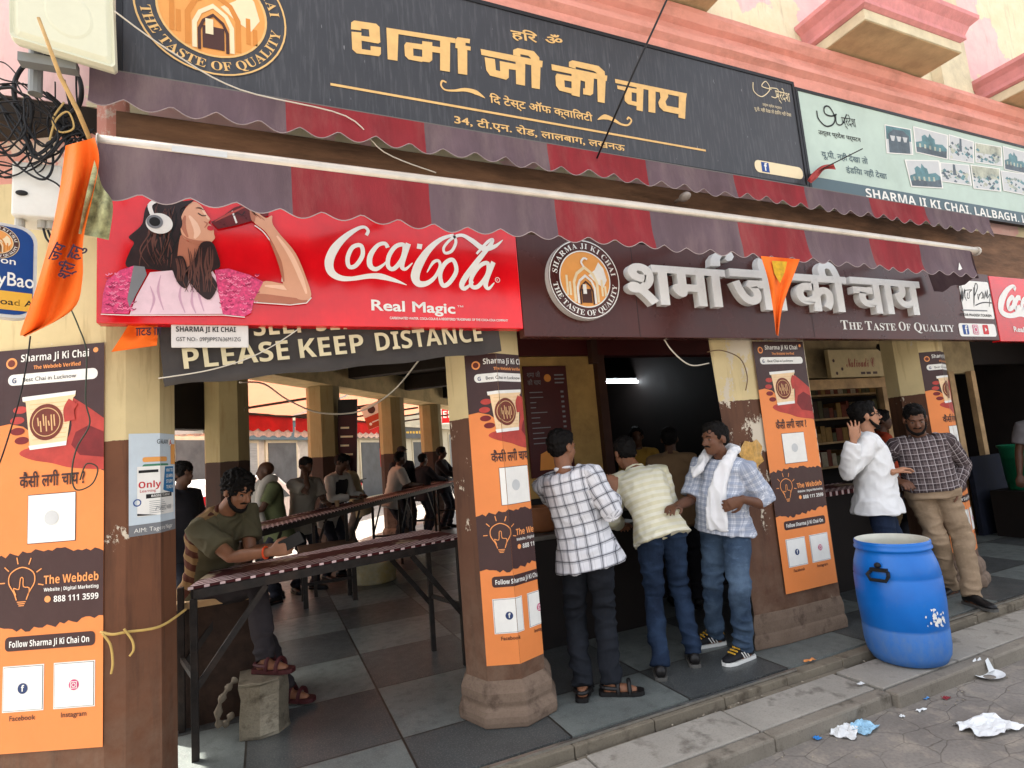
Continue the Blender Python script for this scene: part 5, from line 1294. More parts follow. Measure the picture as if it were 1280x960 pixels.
CAB = flat('black_cable', (26, 26, 28), .5, var=.2)
rc = random.Random(31)
def cable(name, lab, pts, r, m=CAB, k=8, grp='cables hanging at the left corner', cat='cable'):
    o = MB().tube(catmull(pts, k), r, 6).build(name, m, None, smooth=True); tag(o, lab, cat, grp); return o
labs = ['thick black cable looping beside the antenna bracket', 'black cable sagging lowest over the meter box', 'black cable crossing the pink wall', 'black cable coiled above the meter box', 'thin black cable from the antenna down to the awning', 'black cable running behind the orange flag', 'black cable curling at the picture edge', 'black cable bunched at the awning end', 'slack black cable below the antenna panel', 'black cable dropping to the meter box']
def loop(cx_, cy_, rx, ry, Y, t0, t1, n=14, wob=4):
    return [oy(cx_+rx*math.cos(t0+(t1-t0)*i/n)+rc.uniform(-wob, wob)*.5, cy_+ry*math.sin(t0+(t1-t0)*i/n)+rc.uniform(-wob, wob)*.5, Y-.02*math.sin(i)) for i in range(n+1)]
cable('cable', labs[0], loop(60, 112, 42, 42, 2.93, 2.2, 7.4, 16, 2)+[oy(110, 175, 2.95)], .010)
cable('cable', labs[3], loop(8, 150, 34, 42, 2.9, -1.8, 6.5, 22, 7), .006)
for i in range(7):
    a = rc.uniform(-20, 10); b = rc.uniform(100, 175)
    P_ = [oy(a, b, 2.94), oy(25+rc.uniform(-10, 10), b+rc.uniform(10, 70), 2.9), oy(55+rc.uniform(-15, 15), 150+rc.uniform(-35, 60), 2.88), oy(85+rc.uniform(-8, 8), 165+rc.uniform(-20, 30), 2.9), oy(108+rc.uniform(-8, 10), 178+rc.uniform(-30, 8), 2.93)]
    cable('cable', [labs[2], labs[6], labs[7], labs[8], 'black cable sweeping from the picture edge into the bundle', 'black cable sagging in a shallow curve over the pink wall', 'twisted black cable in the middle of the bundle'][i], P_, rc.uniform(.004, .0065))
cable('cable', labs[1], [oy(-10, 170, 2.92), oy(20, 205, 2.9), oy(50, 224, 2.88), oy(64, 215, 2.88), (oy(66, 190, 2.9)), oy(60, 150, 2.92), oy(75, 130, 2.94)], .005)
cable('cable', labs[9], [oy(30, 180, 2.9), oy(45, 215, 2.89), oy(78, 238, 2.89), oy(85, 300, 2.95)], .004)
cable('cable', labs[4], [oy(95, 90, 2.9), oy(97, 130, 2.9), oy(108, 160, 2.92), oy(125, 170, 2.95)], .004)
cable('cable', labs[5], [oy(80, 100, 2.92), oy(90, 140, 2.93), oy(100, 165, 2.95), oy(112, 180, 2.96)], .006)
cable('cable', 'yellowed cord tangled in the black cable bundle', [oy(62, 175, 2.88), oy(70, 150, 2.87), oy(85, 140, 2.87), oy(92, 160, 2.88), oy(75, 165, 2.88), oy(66, 150, 2.88), oy(80, 128, 2.9)], .004, flat('old_cord', (190, 160, 100)))
for i in range(9):
    P_ = [oy(60+rc.uniform(-15, 15), 120+rc.uniform(-20, 20), 2.96), oy(80+rc.uniform(-14, 14), 145+rc.uniform(-15, 20), 2.93), oy(92+rc.uniform(-8, 10), 168+rc.uniform(-10, 14), 2.93), oy(104+rc.uniform(-6, 8), 182+rc.uniform(-5, 10), 2.96)]
    cable('cable', 'short black cable strand in the dense knot left of the awning pipe', P_, rc.uniform(.003, .006))
for i in range(10):
    cx_, cy_ = rc.uniform(-15, 45), rc.uniform(120, 190); rx_, ry_ = rc.uniform(30, 62), rc.uniform(26, 58)
    cable('cable', 'thin black cable in a slack loop among the tangle on the pink wall', [oy(rc.uniform(85, 108), rc.uniform(140, 180), 2.93)]+loop(cx_, cy_, rx_, ry_, rc.uniform(2.86, 2.95), rc.uniform(-1, 0), rc.uniform(3.5, 6.5), 12, 9), rc.uniform(.0022, .004))
# meter box
mbx = thing('meter_box', 'white metal meter box with a small lock on the corner pier', 'box', oy(43, 270, 2.98))
q0, q1 = oy(13, 268, 2.92), oy(77, 212, 2.92)
mb = MB(); mb.box((q0.x, 2.92, q0.z), (q1.x, 3.09, q1.z+.02)); mb.build('case', mat('box_white_paint', (222, 220, 212), .45, var=.06, dirt=.3, dirtcol=(180, 160, 140)), mbx, bevel=.008)
mb = MB(); l_ = oy(27, 241, 2.915); mb.ell(l_, .022, .008, .012); mb.build('lock', BLKP, mbx)
for x_ in (25, 53, 64):
    mb = MB(); c_ = oy(x_, 276, 2.97); c_.z = q0.z; mb.tube([c_+V((0, 0, .0)), c_+V((0, 0, -.035))], .018, 10); mb.build('cable_gland', mat('gland_plastic', (170, 166, 156), .5), mbx)
cable('cable', 'grey cable leaving the bottom of the meter box', [oy(53, 280, 2.97), oy(58, 298, 2.96), oy(66, 305, 2.95), oy(60, 288, 2.97)], .005)
cable('cable', 'dark green wire dangling over the top of the corner poster', [oy(88, 385, 3.02), oy(98, 408, 3.0), oy(108, 440, 2.98), oy(107, 500, 2.98), oy(112, 530, 2.98), oy(96, 560, 2.97), oy(90, 590, 2.97), oy(95, 612, 2.97), oy(115, 605, 2.98), oy(122, 585, 2.98), oy(108, 580, 2.97), oy(100, 600, 2.97)], .0032, flat('green_wire', (54, 62, 50)))
cable('cable', 'thin black wire hanging in front of the corner poster\'s left half', [oy(38, 420, 3.0), oy(34, 450, 3.0), oy(24, 500, 3.05), oy(2, 572, 3.1), oy(-12, 600, 3.1)], .003)
cable('rope', 'yellow rope tied round the corner pier below the flyer', [V((p_.x, p_.y, p_.z)) for p_ in (oy(126, 790, 3.08), oy(140, 793, 3.04), oy(158, 790, 3.04), oy(200, 783, 3.10), oy(232, 762, 3.3))], .006, flat('rope_yellow', (190, 158, 92), .9, var=.2), cat='rope', grp='ropes at the corner pier')
cable('rope', 'loose end of the yellow rope hanging down the corner pier', [oy(128, 792, 3.03), oy(138, 806, 3.03), oy(141, 828, 3.03), oy(139, 842, 3.04)], .005, MATS['rope_yellow'], cat='rope', grp='ropes at the corner pier')
cable('rope', 'second short rope end on the right facet of the pier', [oy(155, 786, 3.03), oy(165, 800, 3.03), oy(167, 812, 3.03), oy(162, 820, 3.03)], .005, MATS['rope_yellow'], cat='rope', grp='ropes at the corner pier')
# blue sign at the picture's left edge
bsF = Face(oy(45, 400, 2.78)-V((math.cos(R(25)), math.sin(R(25)), 0))*.62, (math.cos(R(25)), math.sin(R(25)), 0))
bp = thing('blue_sign', 'blue rounded shop sign with an emblem cut by the left picture edge', 'sign', bsF.pt(.3, 0))
H_ = bsF.uv(40, 300).y+.05; mb = MB()
def rr_pts(u0, v0, u1, v1, r): 
    o_ = []
    for cx_, cy_, a0 in ((u1-r, v0+r, -90), (u1-r, v1-r, 0), (u0+r, v1-r, 90), (u0+r, v0+r, 180)):
        for k in range(6): a = R(a0+k*18); o_.append((cx_+r*math.cos(a), cy_+r*math.sin(a)))
    return o_
mb.extrude([bsF.pt(u, v) for u, v in rr_pts(0, 0, .62, H_, .06)], bsF.n*-.05); mb.build('case', mat('sign_case', (200, 200, 196), .4), bp)
D = Draw(bsF)
D.poly('face', 0, rr_pts(.012, .012, .608, H_-.012, .055), 1); D.rect('face', 1, .012, .03, .606, .105, 2)
uv1 = bsF.uv(23, 365); D.text('lettering', 2, SB('PhoneBao') if False else 'yBao', bsF.uv(-4, 365).x, .128, h=.056, wdt=bsF.uv(42, 375).x-bsF.uv(-4, 365).x, bold=.01)
D.text('lettering', 2, 'on', bsF.uv(0, 347).x, .215, h=.028, wdt=.045, bold=.01); D.text('lettering', 3, 'oad App', bsF.uv(0, 380).x, .05, h=.026, wdt=.14, bold=.01)
c_ = bsF.uv(-4, 302); emblem(D, 'emblem', c_.x, c_.y, .068, dict(ring=4, line=5, sun=6, stone=7, dark=4, pale=5, txt=2), 2)
for n_ in ('face', 'lettering', 'emblem'): D.build(n_, n_, [flat('sign_blue', (14, 62, 128), .35), flat('sign_yellow', (226, 172, 60), .4), WHT, BLKP, BRNP, CREAMP, ORNG, AMBR], bp)
# bamboo stick and orange flags
tag(MB().tube([oy(48, 22, 2.5), oy(75, 95, 2.55), oy(98, 140, 2.6), oy(114, 178, 2.65)], [.006, .008, .009, .009], 8).build('bamboo_stick', flat('bamboo', (186, 150, 96), .6, var=.25), None, smooth=True), 'thin bamboo stick leaning up across the antenna panel', 'stick')
FLAG = mat('orange_flag_cloth', (240, 110, 30), .75, var=.1, scale=6, bump=.15, bscale=60); FLAG.node_tree.nodes['Principled BSDF'].inputs['Subsurface Weight'].default_value = 0
def flag(lab, left, right, Y, m, marks=None, dz=.05, nseg=26, nu=14, seed=1):
    L_ = catmull([V((a, b, 0)) for a, b in left], nseg//max(1, len(left)-1)+1); R__ = catmull([V((a, b, 0)) for a, b in right], nseg//max(1, len(right)-1)+1)
    n = min(len(L_), len(R__)); mb = MB()
    for i in range(n):
        f = i/(n-1); l = L_[int(f*(len(L_)-1))]; r = R__[int(f*(len(R__)-1))]
        for j in range(nu+1):
            q = j/nu; p = l+(r-l)*q
            d = 1.5*dz*math.sin(q*8.5+f*3+seed)*(.5+.5*f)*(.5+.5*math.sin(3.1*min(1, f*1.4)))+.03*noise.noise(V((q*2, f*3, seed)))
            mb.v.append(oy(p.x, p.y, Y+d))
    for i in range(n-1):
        for j in range(nu): a = i*(nu+1)+j; mb.f.append((a, a+1, a+nu+2, a+nu+1)); mb.m.append(0)
    t = thing('flag', lab, 'flag', mb.v[0], 'orange cloth flags'); mb.build('cloth', m, t, smooth=True); return t
f1 = flag('large orange cloth flag hanging at the left end of the awning pipe', [(82, 182), (74, 240), (62, 300), (45, 360), (26, 414), (28, 419)], [(118, 172), (124, 200), (116, 245), (104, 300), (103, 350), (90, 388), (31, 421)], 2.45, FLAG, seed=1)
D = Draw(Face(oy(70, 345, 2.36), (1, 0, .0)))
def ftext(t, px, py, ang, h, w_):
    a = D.F.uv(px, py); D.text('m', 0, t, a.x, a.y, h=h, wdt=w_, ang=ang, bold=.02, lay=1)
ftext('जय', 72, 328, R(70), .032, .07); ftext('श्री हनु', 85, 350, R(70), .036, .13)
D.build('m', 'printed_words', [flat('flag_ink', (50, 30, 50), .7)], f1)
GRNP = mat('printed_flag_picture', (150, 150, 110), .75, var=.7, scale=22)
f1b = flag('folded printed end of the orange flag with green and white picture', [(118, 200), (106, 250), (98, 292)], [(128, 235), (141, 255), (136, 300)], 2.42, GRNP, dz=.02, seed=3)
f2 = flag('small pointed orange flag hanging in front of the raised white letters', [(951, 320), (960, 350), (966, 385), (970, 418)], [(1000, 324), (990, 350), (978, 385), (973, 420)], 2.44, FLAG, dz=.02, seed=2)
mb = MB(); c0 = oy(968, 330, 2.40); mb.extrude([oy(a, b, 2.41) for a, b in ((965, 326), (984, 327), (981, 340), (975, 354), (968, 342))], (0, .001, 0)); mb.build('yellow_print', flat('flag_yellow', (206, 160, 30), .7, var=.3, scale=30), f2)
f3 = flag('pointed orange flag poking out below the left end of the red sign', [(163, 402), (152, 420), (139, 440)], [(197, 402), (197, 420), (196, 432)], 2.99, FLAG, dz=.012, seed=4)
D = Draw(Face(oy(160, 420, 2.96), (1, 0, .05))); D.text('m', 0, 'ााटड ााा', .03, .0, h=.04, wdt=.1, bold=.02); D.build('m', 'printed_words', [MATS['flag_ink']], f3)
# wires in the air
WWH = flat('white_wire', (206, 198, 182), .6); 
tag(MB().tube(catmull([oy(143, 14, 2.7), oy(210, 62, 2.75), oy(300, 112, 2.8), oy(432, 145, 2.86), oy(480, 190, 2.9), oy(545, 216, 2.95)], 6), .0035, 6).build('wire', WWH, None, smooth=True), 'pale wire slanting across the round emblem of the black sign', 'wire')
tag(MB().tube([oy(838, -10, 2.3), oy(790, 95, 2.5), oy(746, 198, 2.86)], .006, 6).build('wire', CAB, None, smooth=True), 'black wire hanging across the last words of the black sign', 'wire')
tag(MB().tube(catmull([oy(198, 473, 2.9), oy(260, 463, 2.9), oy(310, 448, 2.92), oy(345, 430, 2.93), oy(372, 412, 2.96)], 6), .003, 6).build('wire', WWH, None, smooth=True), 'pale cord crossing the word please on the banner', 'wire')
tag(MB().tube(catmull([oy(300, 478, 4.2), oy(330, 480, 4.6), oy(360, 500, 5), oy(400, 516, 5.2), oy(450, 514, 5.2), oy(490, 490, 5), oy(520, 455, 4.6), oy(530, 440, 4.4)], 6), .007, 6).build('wire', WWH, None, smooth=True), 'sagging pale wire inside the arcade under the banner', 'wire')
tag(MB().tube(catmull([oy(822, 408, 3.05), oy(838, 436, 3.05), oy(862, 456, 3.05), oy(886, 454, 3.08)], 6), .005, 6).build('wire', WWH, None, smooth=True), 'pale cable curving from the brown sign to the wide pillar', 'wire')
tag(MB().tube(catmull([oy(884, 440, 3.1), oy(902, 438, 3.09), oy(925, 448, 3.09), oy(934, 470, 3.1), oy(932, 488, 3.1)], 6), .004, 6).build('wire', flat('brown_wire', (110, 84, 60)), None, smooth=True), 'brown wire stapled to the cream top of the wide pillar', 'wire')
# little stick with red cloth on the seam of the two top signs
a_, b_ = oy(1010, 220, 2.9), oy(1078, 186, 2.8)
tag(MB().tube([a_, b_], .005, 6).build('stick', BLKP), 'thin dark stick poking out at the seam of the two upper signs', 'stick')
rg = MB(); pts_l = [(1010, 228), (1018, 212), (1028, 206)]; 
flag('small faded red rag tied to the dark stick at the upper signs', [(1009, 226), (1016, 216), (1028, 207), (1042, 205)], [(1014, 229), (1022, 222), (1031, 212), (1045, 212)], 2.87, flat('faded_red_rag', (160, 64, 60), .8, var=.25), dz=.01, seed=6)['category'] = 'rag'
# security camera
sc_t = thing('bracket_lamp', 'small grey camera bracket peeping between the two awnings', 'camera', oy(858, 246, 2.95))
mb = MB(); c_ = oy(856, 246, 2.9); mb.ell(c_, .035, .05, .03); mb.tube([c_, c_+V((.02, .12, .02))], .012, 8); mb.build('housing', mat('camera_grey', (150, 140, 132), .4), sc_t, smooth=True)
# ---------------- paper flyers on the corner pier
fb = BentFace([E1, E2, E3], oy(200, 668, 3.08).z, .012)
fl = thing('flyer', 'pale tuition flyer with orange and blue panels pasted on the corner pier', 'flyer', fb.pt(.1, 0))
W_ = (E2-E1).length+(E3-E2).length-.02; Hh = .47
D = Draw(fb); FM = [mat('flyer_paper', (196, 208, 216), .55, var=.08, scale=7), WHT, ORNG, BLUP, BLKP, flat('flyer_red', (190, 40, 46)), flat('flyer_teal', (36, 110, 160)), GRYP, flat('flyer_green', (70, 130, 100))]
D.rect('sheet', 0, 0, 0, W_, Hh, 1); D.rect('sheet', 7, 0, .0, W_, .05, 1.5); D.text('lettering', 1, 'AIM: Tagore Nagar', .02, .015, h=.02, wdt=W_*.8, lay=3)
D.rrect('panels', 2, W_*.2, Hh-.135, W_*.7, Hh-.112, .01, 2); D.rrect('panels', 8, W_*.2, Hh-.165, W_*.75, Hh-.145, .01, 2); D.rect('panels', 2, W_*.84, Hh-.15, W_*.99, Hh-.05, 2)
D.text('lettering', 4, 'GALAXY', W_*.42, Hh-.05, h=.022, wdt=W_*.32, lay=3); D.disc('panels', 1, W_*.8, Hh-.042, .018, 3); D.text('lettering', 5, SB('A'), W_*.775, Hh-.054, h=.024, lay=4)
D.rect('panels', 1, W_*.12, .085, W_*.92, Hh-.155, 2.4); D.poly('panels', 6, [(W_*.55, Hh-.27), (W_*.62, Hh-.16), (W_*.92, Hh-.16), (W_*.92, Hh-.29), (W_*.6, Hh-.275)], 2.8)
for i, tt in enumerate(('WHAT TO', 'LEARN', 'STUDY', 'TEACH')): D.text('lettering', 1, SB(tt), W_*.65, Hh-.186-i*.027, h=.016, wdt=W_*.24, lay=3.5)
D.rect('panels', 4, W_*.14, Hh-.185, W_*.44, Hh-.172, 3); D.text('lettering', 5, SB('Only'), W_*.14, Hh-.255, h=.03, wdt=W_*.34, lay=3); D.text('lettering', 5, 'Learning', W_*.16, Hh-.275, h=.014, wdt=W_*.24, lay=3)
D.rect('panels', 4, W_*.25, Hh-.305, W_*.85, Hh-.285, 3); D.text('lettering', 1, SB('BASIC TO ADULT'), W_*.33, Hh-.30, h=.011, wdt=W_*.45, lay=3.6)
for i in range(7): D.rect('panels', 7, W_*.3, Hh-.32-i*.009, W_*(.55+.05*(i % 3)), Hh-.318-i*.009, 3)
D.text('lettering', 7, '79077488', W_*.38, .105, h=.022, wdt=W_*.45, lay=3); D.ring('panels', 3, W_*.12, .15, .012, .017, 3, 24); D.poly('panels', 4, [(W_*.12, .09), (W_*.42, .085), (W_*.12, .1)], 3)
for n_ in ('sheet', 'panels', 'lettering'): D.build(n_, n_, FM, fl)
# yellow torn paper and small painted mark on the wide pillar
mb = MB(); mb.extrude([oy(a, b, 3.121) for a, b in ((926, 560), (931, 551), (940, 553), (946, 549), (953, 558), (951, 567), (955, 576), (948, 582), (944, 591), (937, 584), (930, 586), (928, 574), (924, 568))], (0, .002, 0)); tag(mb.build('torn_bill', mat('yellow_bill', (196, 152, 84), .85, var=.4, scale=25, dirt=.8, dirtcol=(190, 176, 150))), 'torn yellow bill scrap stuck on the wide peeling pillar', 'paper')
# small upper texts right of wide pillar, cream shop board
ns, D = board('shop_board', 'cream shop board with red script lettering behind the white shirt man', oy(1037, 455, 4.5).x, oy(1141, 455, 4.5).x, oy(1045, 472, 4.5).z, oy(1045, 437, 4.5).z, 4.5, .05, mat('cream_board', (196, 176, 132), .6, var=.12, dirt=.4))
D.text('lettering', 0, SCR('Nativadi C'), .28, .12, h=.13, wdt=.52, lay=2)
for u_ in (.52, .62, .74): D.rect('marks', 1, u_, .03, u_+.08, .06, 1.5)
for q in ((.07, .2), (.1, .05), (.2, .1)): D.disc('marks', 1, q[0], q[1], .02, 2)
D.build('lettering', 'lettering', [flat('script_red', (150, 40, 34)), BRNP], ns); D.build('marks', 'printed_marks', [MATS['script_red'], BRNP], ns)
mb = MB(); mb.bar(oy(1098, 432, 4.0), oy(1140, 464, 4.0), .05, .05); mb.bar(oy(1139, 463, 4.0), oy(1148, 520, 4.0), .05, .05); mb.bar(oy(1139, 463, 4.0), oy(1166, 436, 4.0), .02, .02)
tag(mb.build('iron_bracket', IRON), 'black angled iron bracket in front of the cream shop board', 'bracket')
mn, D = board('menu_board', 'dark maroon menu board with price list on the stall\'s cream wall', 2.1, 2.53, 1.26, 2.24, 4.47, .025, MAR, 'menu')
D.text('lettering', 0, 'शमा जी', .03, .88, h=.045, wdt=.13); D.text('lettering', 0, 'की चाय', .03, .81, h=.045, wdt=.13); D.disc('logo', 1, .23, .87, .035, 2)
rm = random.Random(3)
for i in range(3): D.rect('price_rows', 0, .3, .82+i*.035, .3+rm.uniform(.08, .12), .832+i*.035, 2)
for i in range(11): D.rect('price_rows', 0, .04, .74-i*.045, .04+rm.uniform(.05, .18), .748-i*.045, 2); D.rect('price_rows', 0, .35, .735-i*.045, .38, .752-i*.045, 2)
D.poly('picture', 1, [(.08, .06), (.35, .06), (.33, .2), (.2, .24), (.1, .2)], 1.5)
for n_ in ('logo', 'price_rows', 'picture'): D.build(n_, n_, [GRYP, AMBR], mn)
D.build('lettering', 'lettering', [GRYP, AMBR], mn)
# side shop front: dark cloth, green bin, dark counter
mb = MB(); a_, b_ = oy(1234, 690, 4.3), oy(1300, 560, 4.3)
mb.box((a_.x, 4.3, 0), (a_.x+1.6, 4.36, b_.z)); tag(mb.build('dark_screen', flat('navy_cloth', (22, 26, 40), .8, var=.3), None, bevel=.004), 'navy cloth screen behind the last pillar at the right edge', 'screen')
gb = oy(1284, 600, 3.9); gt = thing('bin', 'green plastic bin standing high at the right picture edge', 'bin', (gb.x, 3.95, .0))
MB().lathe((gb.x, 3.95, .55), [(.13, 0), (.14, .01), (.17, .5), (.19, .515), (.19, .54), (.17, .54), (.15, .1), (0, .09)], 24).build('body', mat('green_plastic', (20, 104, 72), .4), gt, smooth=True)
mb = MB(); mb.box((gb.x-.22, 3.75, 0), (gb.x+.25, 4.2, .548)); mb.build('crate', BLK, gt)
tb = thing('counter_table', 'dark counter with dull checked cloth behind the white shirt man', 'table', (5.0, 3.95, 0))
mb = MB(); mb.box((4.3, 3.7, .86), (5.5, 4.2, .9)); mb.build('table_top', CHK, tb); mb = MB(); mb.box((4.33, 3.73, 0), (5.47, 4.17, .858)); mb.build('table_body', BLK, tb)
mb = MB(); q = oz(1068, 690, 0); mb.box((q.x-.1, q.y, 0), (q.x+.16, q.y+.2, .22)); tag(mb.build('wooden_box', WOODL, None, bevel=.006), 'small pale wooden box on the floor behind the barrel', 'box')
# ================================================================ THE OTHER STREET
sw = MB(); qbox(sw, -6, 40, .55, 1.5, -.2, -.03); kind(sw.build('side_pavement', PAV))
FAC = [mat('far_wall_grey', (186, 182, 172), .85, var=.15, scale=1.5, dirt=.3), mat('far_wall_brick', (188, 150, 128), .85, var=.2, scale=2), mat('far_wall_cream', (206, 196, 170), .85, var=.12, scale=1.5)]
SHUT = mat('far_shutter', (150, 152, 150), .5, .3, var=.2, scale=2, stretch=(1, 1, 12))
DGL = flat('far_dark_opening', (84, 86, 88), .4, var=.3, scale=2)
TT = 8.0
def far_house(lab, s0, s1, h, m, shutters, sign=None):
    t = thing('far_building', lab, 'building', Q((s0+s1)/2, TT+2))
    mb = MB(); qbox(mb, s0, s1, TT, TT+6, -.1, h); mb.build('wall', m, t)
    for i, (a, b, z0, z1, mm) in enumerate(shutters):
        mb = MB(); qbox(mb, a-.12, b+.12, TT-.06, TT-.003, z0-.1, z1+.12); f = mb.build('frame', FAC[2], t)
        mb = MB(); qbox(mb, a, b, TT-.085, TT-.063, z0, z1); mb.build('shutter', mm, f)
    if sign:
        a, b, z0, z1, mm, txt, tm = sign
        mb = MB(); qbox(mb, a, b, TT-.3, TT-.1, z0, z1); sg = mb.build('name_board', mm, t)
        o_ = Q(a, TT-.302, z0); F = Face(o_, SD); D = Draw(F); rn_ = random.Random(len(lab)); u_ = .3
        while u_ < (b-a)-.8: w_ = rn_.uniform(.15, .5); D.rect('l', 0, u_, (z1-z0)*.38, u_+w_, (z1-z0)*rn_.uniform(.5, .62), 1); u_ += w_+.14
        D.build('l', 'faint_lettering', [tm], sg)
    mb = MB(); qbox(mb, s0, s1, TT-.4, TT-.005, 3.3, 3.45); mb.build('ledge', FAC[2], t)
    return t
far_house('grey house with dark doorway across the side street, seen left of the near side pillar', -4, 5.6, 6.5, FAC[0], [(-2, -.2, 0, 2.6, DGL), (1, 2.6, 0, 2.4, SHUT), (3.4, 4.6, .9, 2.4, DGL)])
far_house('brick and plaster house across the side street behind the shawl man', 5.62, 9.0, 6.2, FAC[1], [(7.4, 8.6, 0, 2.6, DGL)])
far_house('slate grey shop across the street with pale lettering on its dark name board', 9.02, 17, 7, FAC[0], [(9.4, 10.8, 0, 2.5, SHUT), (11.4, 13, 0, 2.5, DGL), (14, 16, 0, 2.5, SHUT)], (9.1, 16.8, 2.6, 3.3, DGRY, 'D SHARMA & SONS, PANEER', WHT))
far_house('pale shop far down the side street with a yellow lettered dark board', 17.02, 27, 6.4, FAC[2], [(18, 20, 0, 2.5, DGL), (21, 23, 0, 2.5, SHUT), (24, 26, 0, 2.5, DGL)], (17.2, 26.8, 2.7, 3.4, DGL, 'Coffee House', flat('far_yellow', (226, 180, 70))))
far_house('hazy pale house at the far end of the side street', 27.02, 60, 7.5, FAC[2], [(30, 33, 0, 3, SHUT), (36, 39, 0, 3, DGL), (43, 46, 0, 3, SHUT)])
fe = thing('far_building', 'distant cream building closing the end of the side street', 'building', Q(48, 0))
mb = MB(); qbox(mb, 46, 52, -20, 7.9, -.1, 11); mb.build('wall', FAC[2], fe)
mb = MB()
for i in range(6):
    for j in range(3): qbox(mb, 45.94, 45.995, -16+i*3.6, -14.6+i*3.6, 1+j*3.2, 2.8+j*3.2)
kind(mb.build('windows', DGL, fe), 'stuff') if False else mb.build('windows', DGL, fe)
# arched poster on the brick house
a_ = on_t(355, 590, TT-.02); tag(MB().extrude([a_+SD*u+V((0, 0, v)) for u, v in ((-1, -.6), (1, -.6), (1, .8), (.6, 1.4), (0, 1.6), (-.6, 1.4), (-1, .8))], SO*.015).build('arched_notice', flat('far_notice', (214, 206, 190), .6, var=.2, scale=4)), 'pale arched notice on the brick house across the street', 'notice')
# canopy outside the colonnade
CAN = mat('salmon_canopy_cloth', (206, 142, 116), .8, var=.12, scale=1.5); b_ = CAN.node_tree.nodes['Principled BSDF']
tr = CAN.node_tree.nodes.new('ShaderNodeBsdfTranslucent'); tr.inputs[0].default_value = lin(226, 150, 120); ms = CAN.node_tree.nodes.new('ShaderNodeMixShader'); ms.inputs[0].default_value = .22
CAN.node_tree.links.new(b_.outputs[0], ms.inputs[1]); CAN.node_tree.links.new(tr.outputs[0], ms.inputs[2]); CAN.node_tree.links.new(ms.outputs[0], CAN.node_tree.nodes['Material Output'].inputs[0])
RVAL = mat('red_valance_cloth', (190, 30, 34), .8, var=.3, scale=2)
for i, (s0, s1, lab) in enumerate(((-1.5, 4.9, 'salmon street canopy with red scalloped valance outside the near side pillars'), (5.0, 9.6, 'salmon street canopy outside the far side pillars'))):
    t = thing('canopy', lab, 'awning', Q((s0+s1)/2, 1.2, 2.4))
    mb = MB(); n = 20
    for a in range(n+1):
        for b in range(7): f = b/6; p_ = Q(s0+(s1-s0)*a/n, .27+2.2*f, 3.28-.62*f-.05*math.sin(f*3.1)+.02*math.sin(a*1.3)); mb.v.append(p_)
    for a in range(n):
        for b in range(6): k_ = a*7+b; mb.f.append((k_, k_+1, k_+8, k_+7)); mb.m.append(0)
    mb.build('canopy_cloth', CAN, t, smooth=True)
    mb = MB(); m2 = int((s1-s0)/.08)
    for a in range(m2+1):
        s_ = s0+(s1-s0)*a/m2; d = .28+.07*abs(math.sin(s_*10)); mb.v += [Q(s_, 2.475, 2.655), Q(s_, 2.48, 2.655-d)]
    for a in range(m2): mb.f.append((2*a, 2*a+2, 2*a+3, 2*a+1)); mb.m.append(0)
    mb.build('valance', RVAL, t)
    mb = MB()
    for a in range(m2+1):
        s_ = s0+(s1-s0)*a/m2; d = .40+.06*abs(math.sin(s_*10+1)); mb.v += [Q(s_, 2.50, 2.42), Q(s_, 2.52, 2.655-d)]
    for a in range(m2): mb.f.append((2*a, 2*a+2, 2*a+3, 2*a+1)); mb.m.append(0)
    mb.build('lace_fringe', flat('white_lace', (224, 214, 210), .8, var=.25, scale=12), t)
    mb = MB()
    for s_ in [s0+.1+k_*(s1-s0-.2)/3 for k_ in range(4)]: mb.bar(Q(s_, .26, 2.72), Q(s_, 2.45, 2.63), .03, .04)
    mb.bar(Q(s0, 2.45, 2.64), Q(s1, 2.45, 2.64), .04, .04); mb.build('frame', IRON, t)
# signs hanging in the side arcade
def hang(lab, px, py, t_, wpx, hpx, tilt, mats, draw, cat='sign'):
    c = on_t(px, py, t_); D_ = (c-V((0, 0, CAMZ))).dot(CF); w_ = wpx/FPX*D_; h_ = hpx/FPX*D_
    e = CR.copy(); e.z = 0; e.normalize(); u = e*math.cos(tilt)+V((0, 0, 1))*math.sin(tilt); v = V((0, 0, 1))*math.cos(tilt)-e*math.sin(tilt)
    F = Face(c-u*w_/2-v*h_/2, u, v); t = thing('hanging_sign', lab, cat, c)
    mb = MB(); mb.extrude([F.pt(*q) for q in ((0, 0), (w_, 0), (w_, h_), (0, h_))], -F.n*.03); mb.build('board', mats[0], t)
    D = Draw(F); draw(D, w_, h_); D.build('d', 'print', mats, t)
def dr1(D, w_, h_):
    D.rect('d', 1, .0, 0, w_, h_*.52, 1); D.disc('d', 2, w_*.5, h_*.75, h_*.16, 2); D.rect('d', 3, w_*.3, h_*.22, w_*.8, h_*.27, 2); D.disc('d', 3, w_*.2, h_*.2, h_*.06, 2)
hang('tilted white and orange sign with a round emblem hanging between the side pillars', 467, 519, .35, 24, 30, R(18), [flat('sign_pale', (226, 214, 200)), flat('sign_rust', (190, 70, 40)), BRNP, WHT], dr1)
def dr2(D, w_, h_): D.rect('d', 1, w_*.06, h_*.06, w_*.94, h_*.94, 1); D.text('d', 0, SB('EL'), w_*.16, h_*.3, h=h_*.34, wdt=w_*.6)
hang('small red sign with two white characters past the last side pillar', 560, 517, 1.3, 18, 26, R(-2), [WHT, flat('sign_scarlet', (200, 24, 30))], dr2)
def dr3(D, w_, h_):
    for i in range(5): D.rect('d', 1, w_*.15, h_*(.12+i*.12), w_*(.6+.2*(i % 2)), h_*(.145+i*.12), 1)
    D.rect('d', 2, 0, h_*.78, w_, h_, 1)
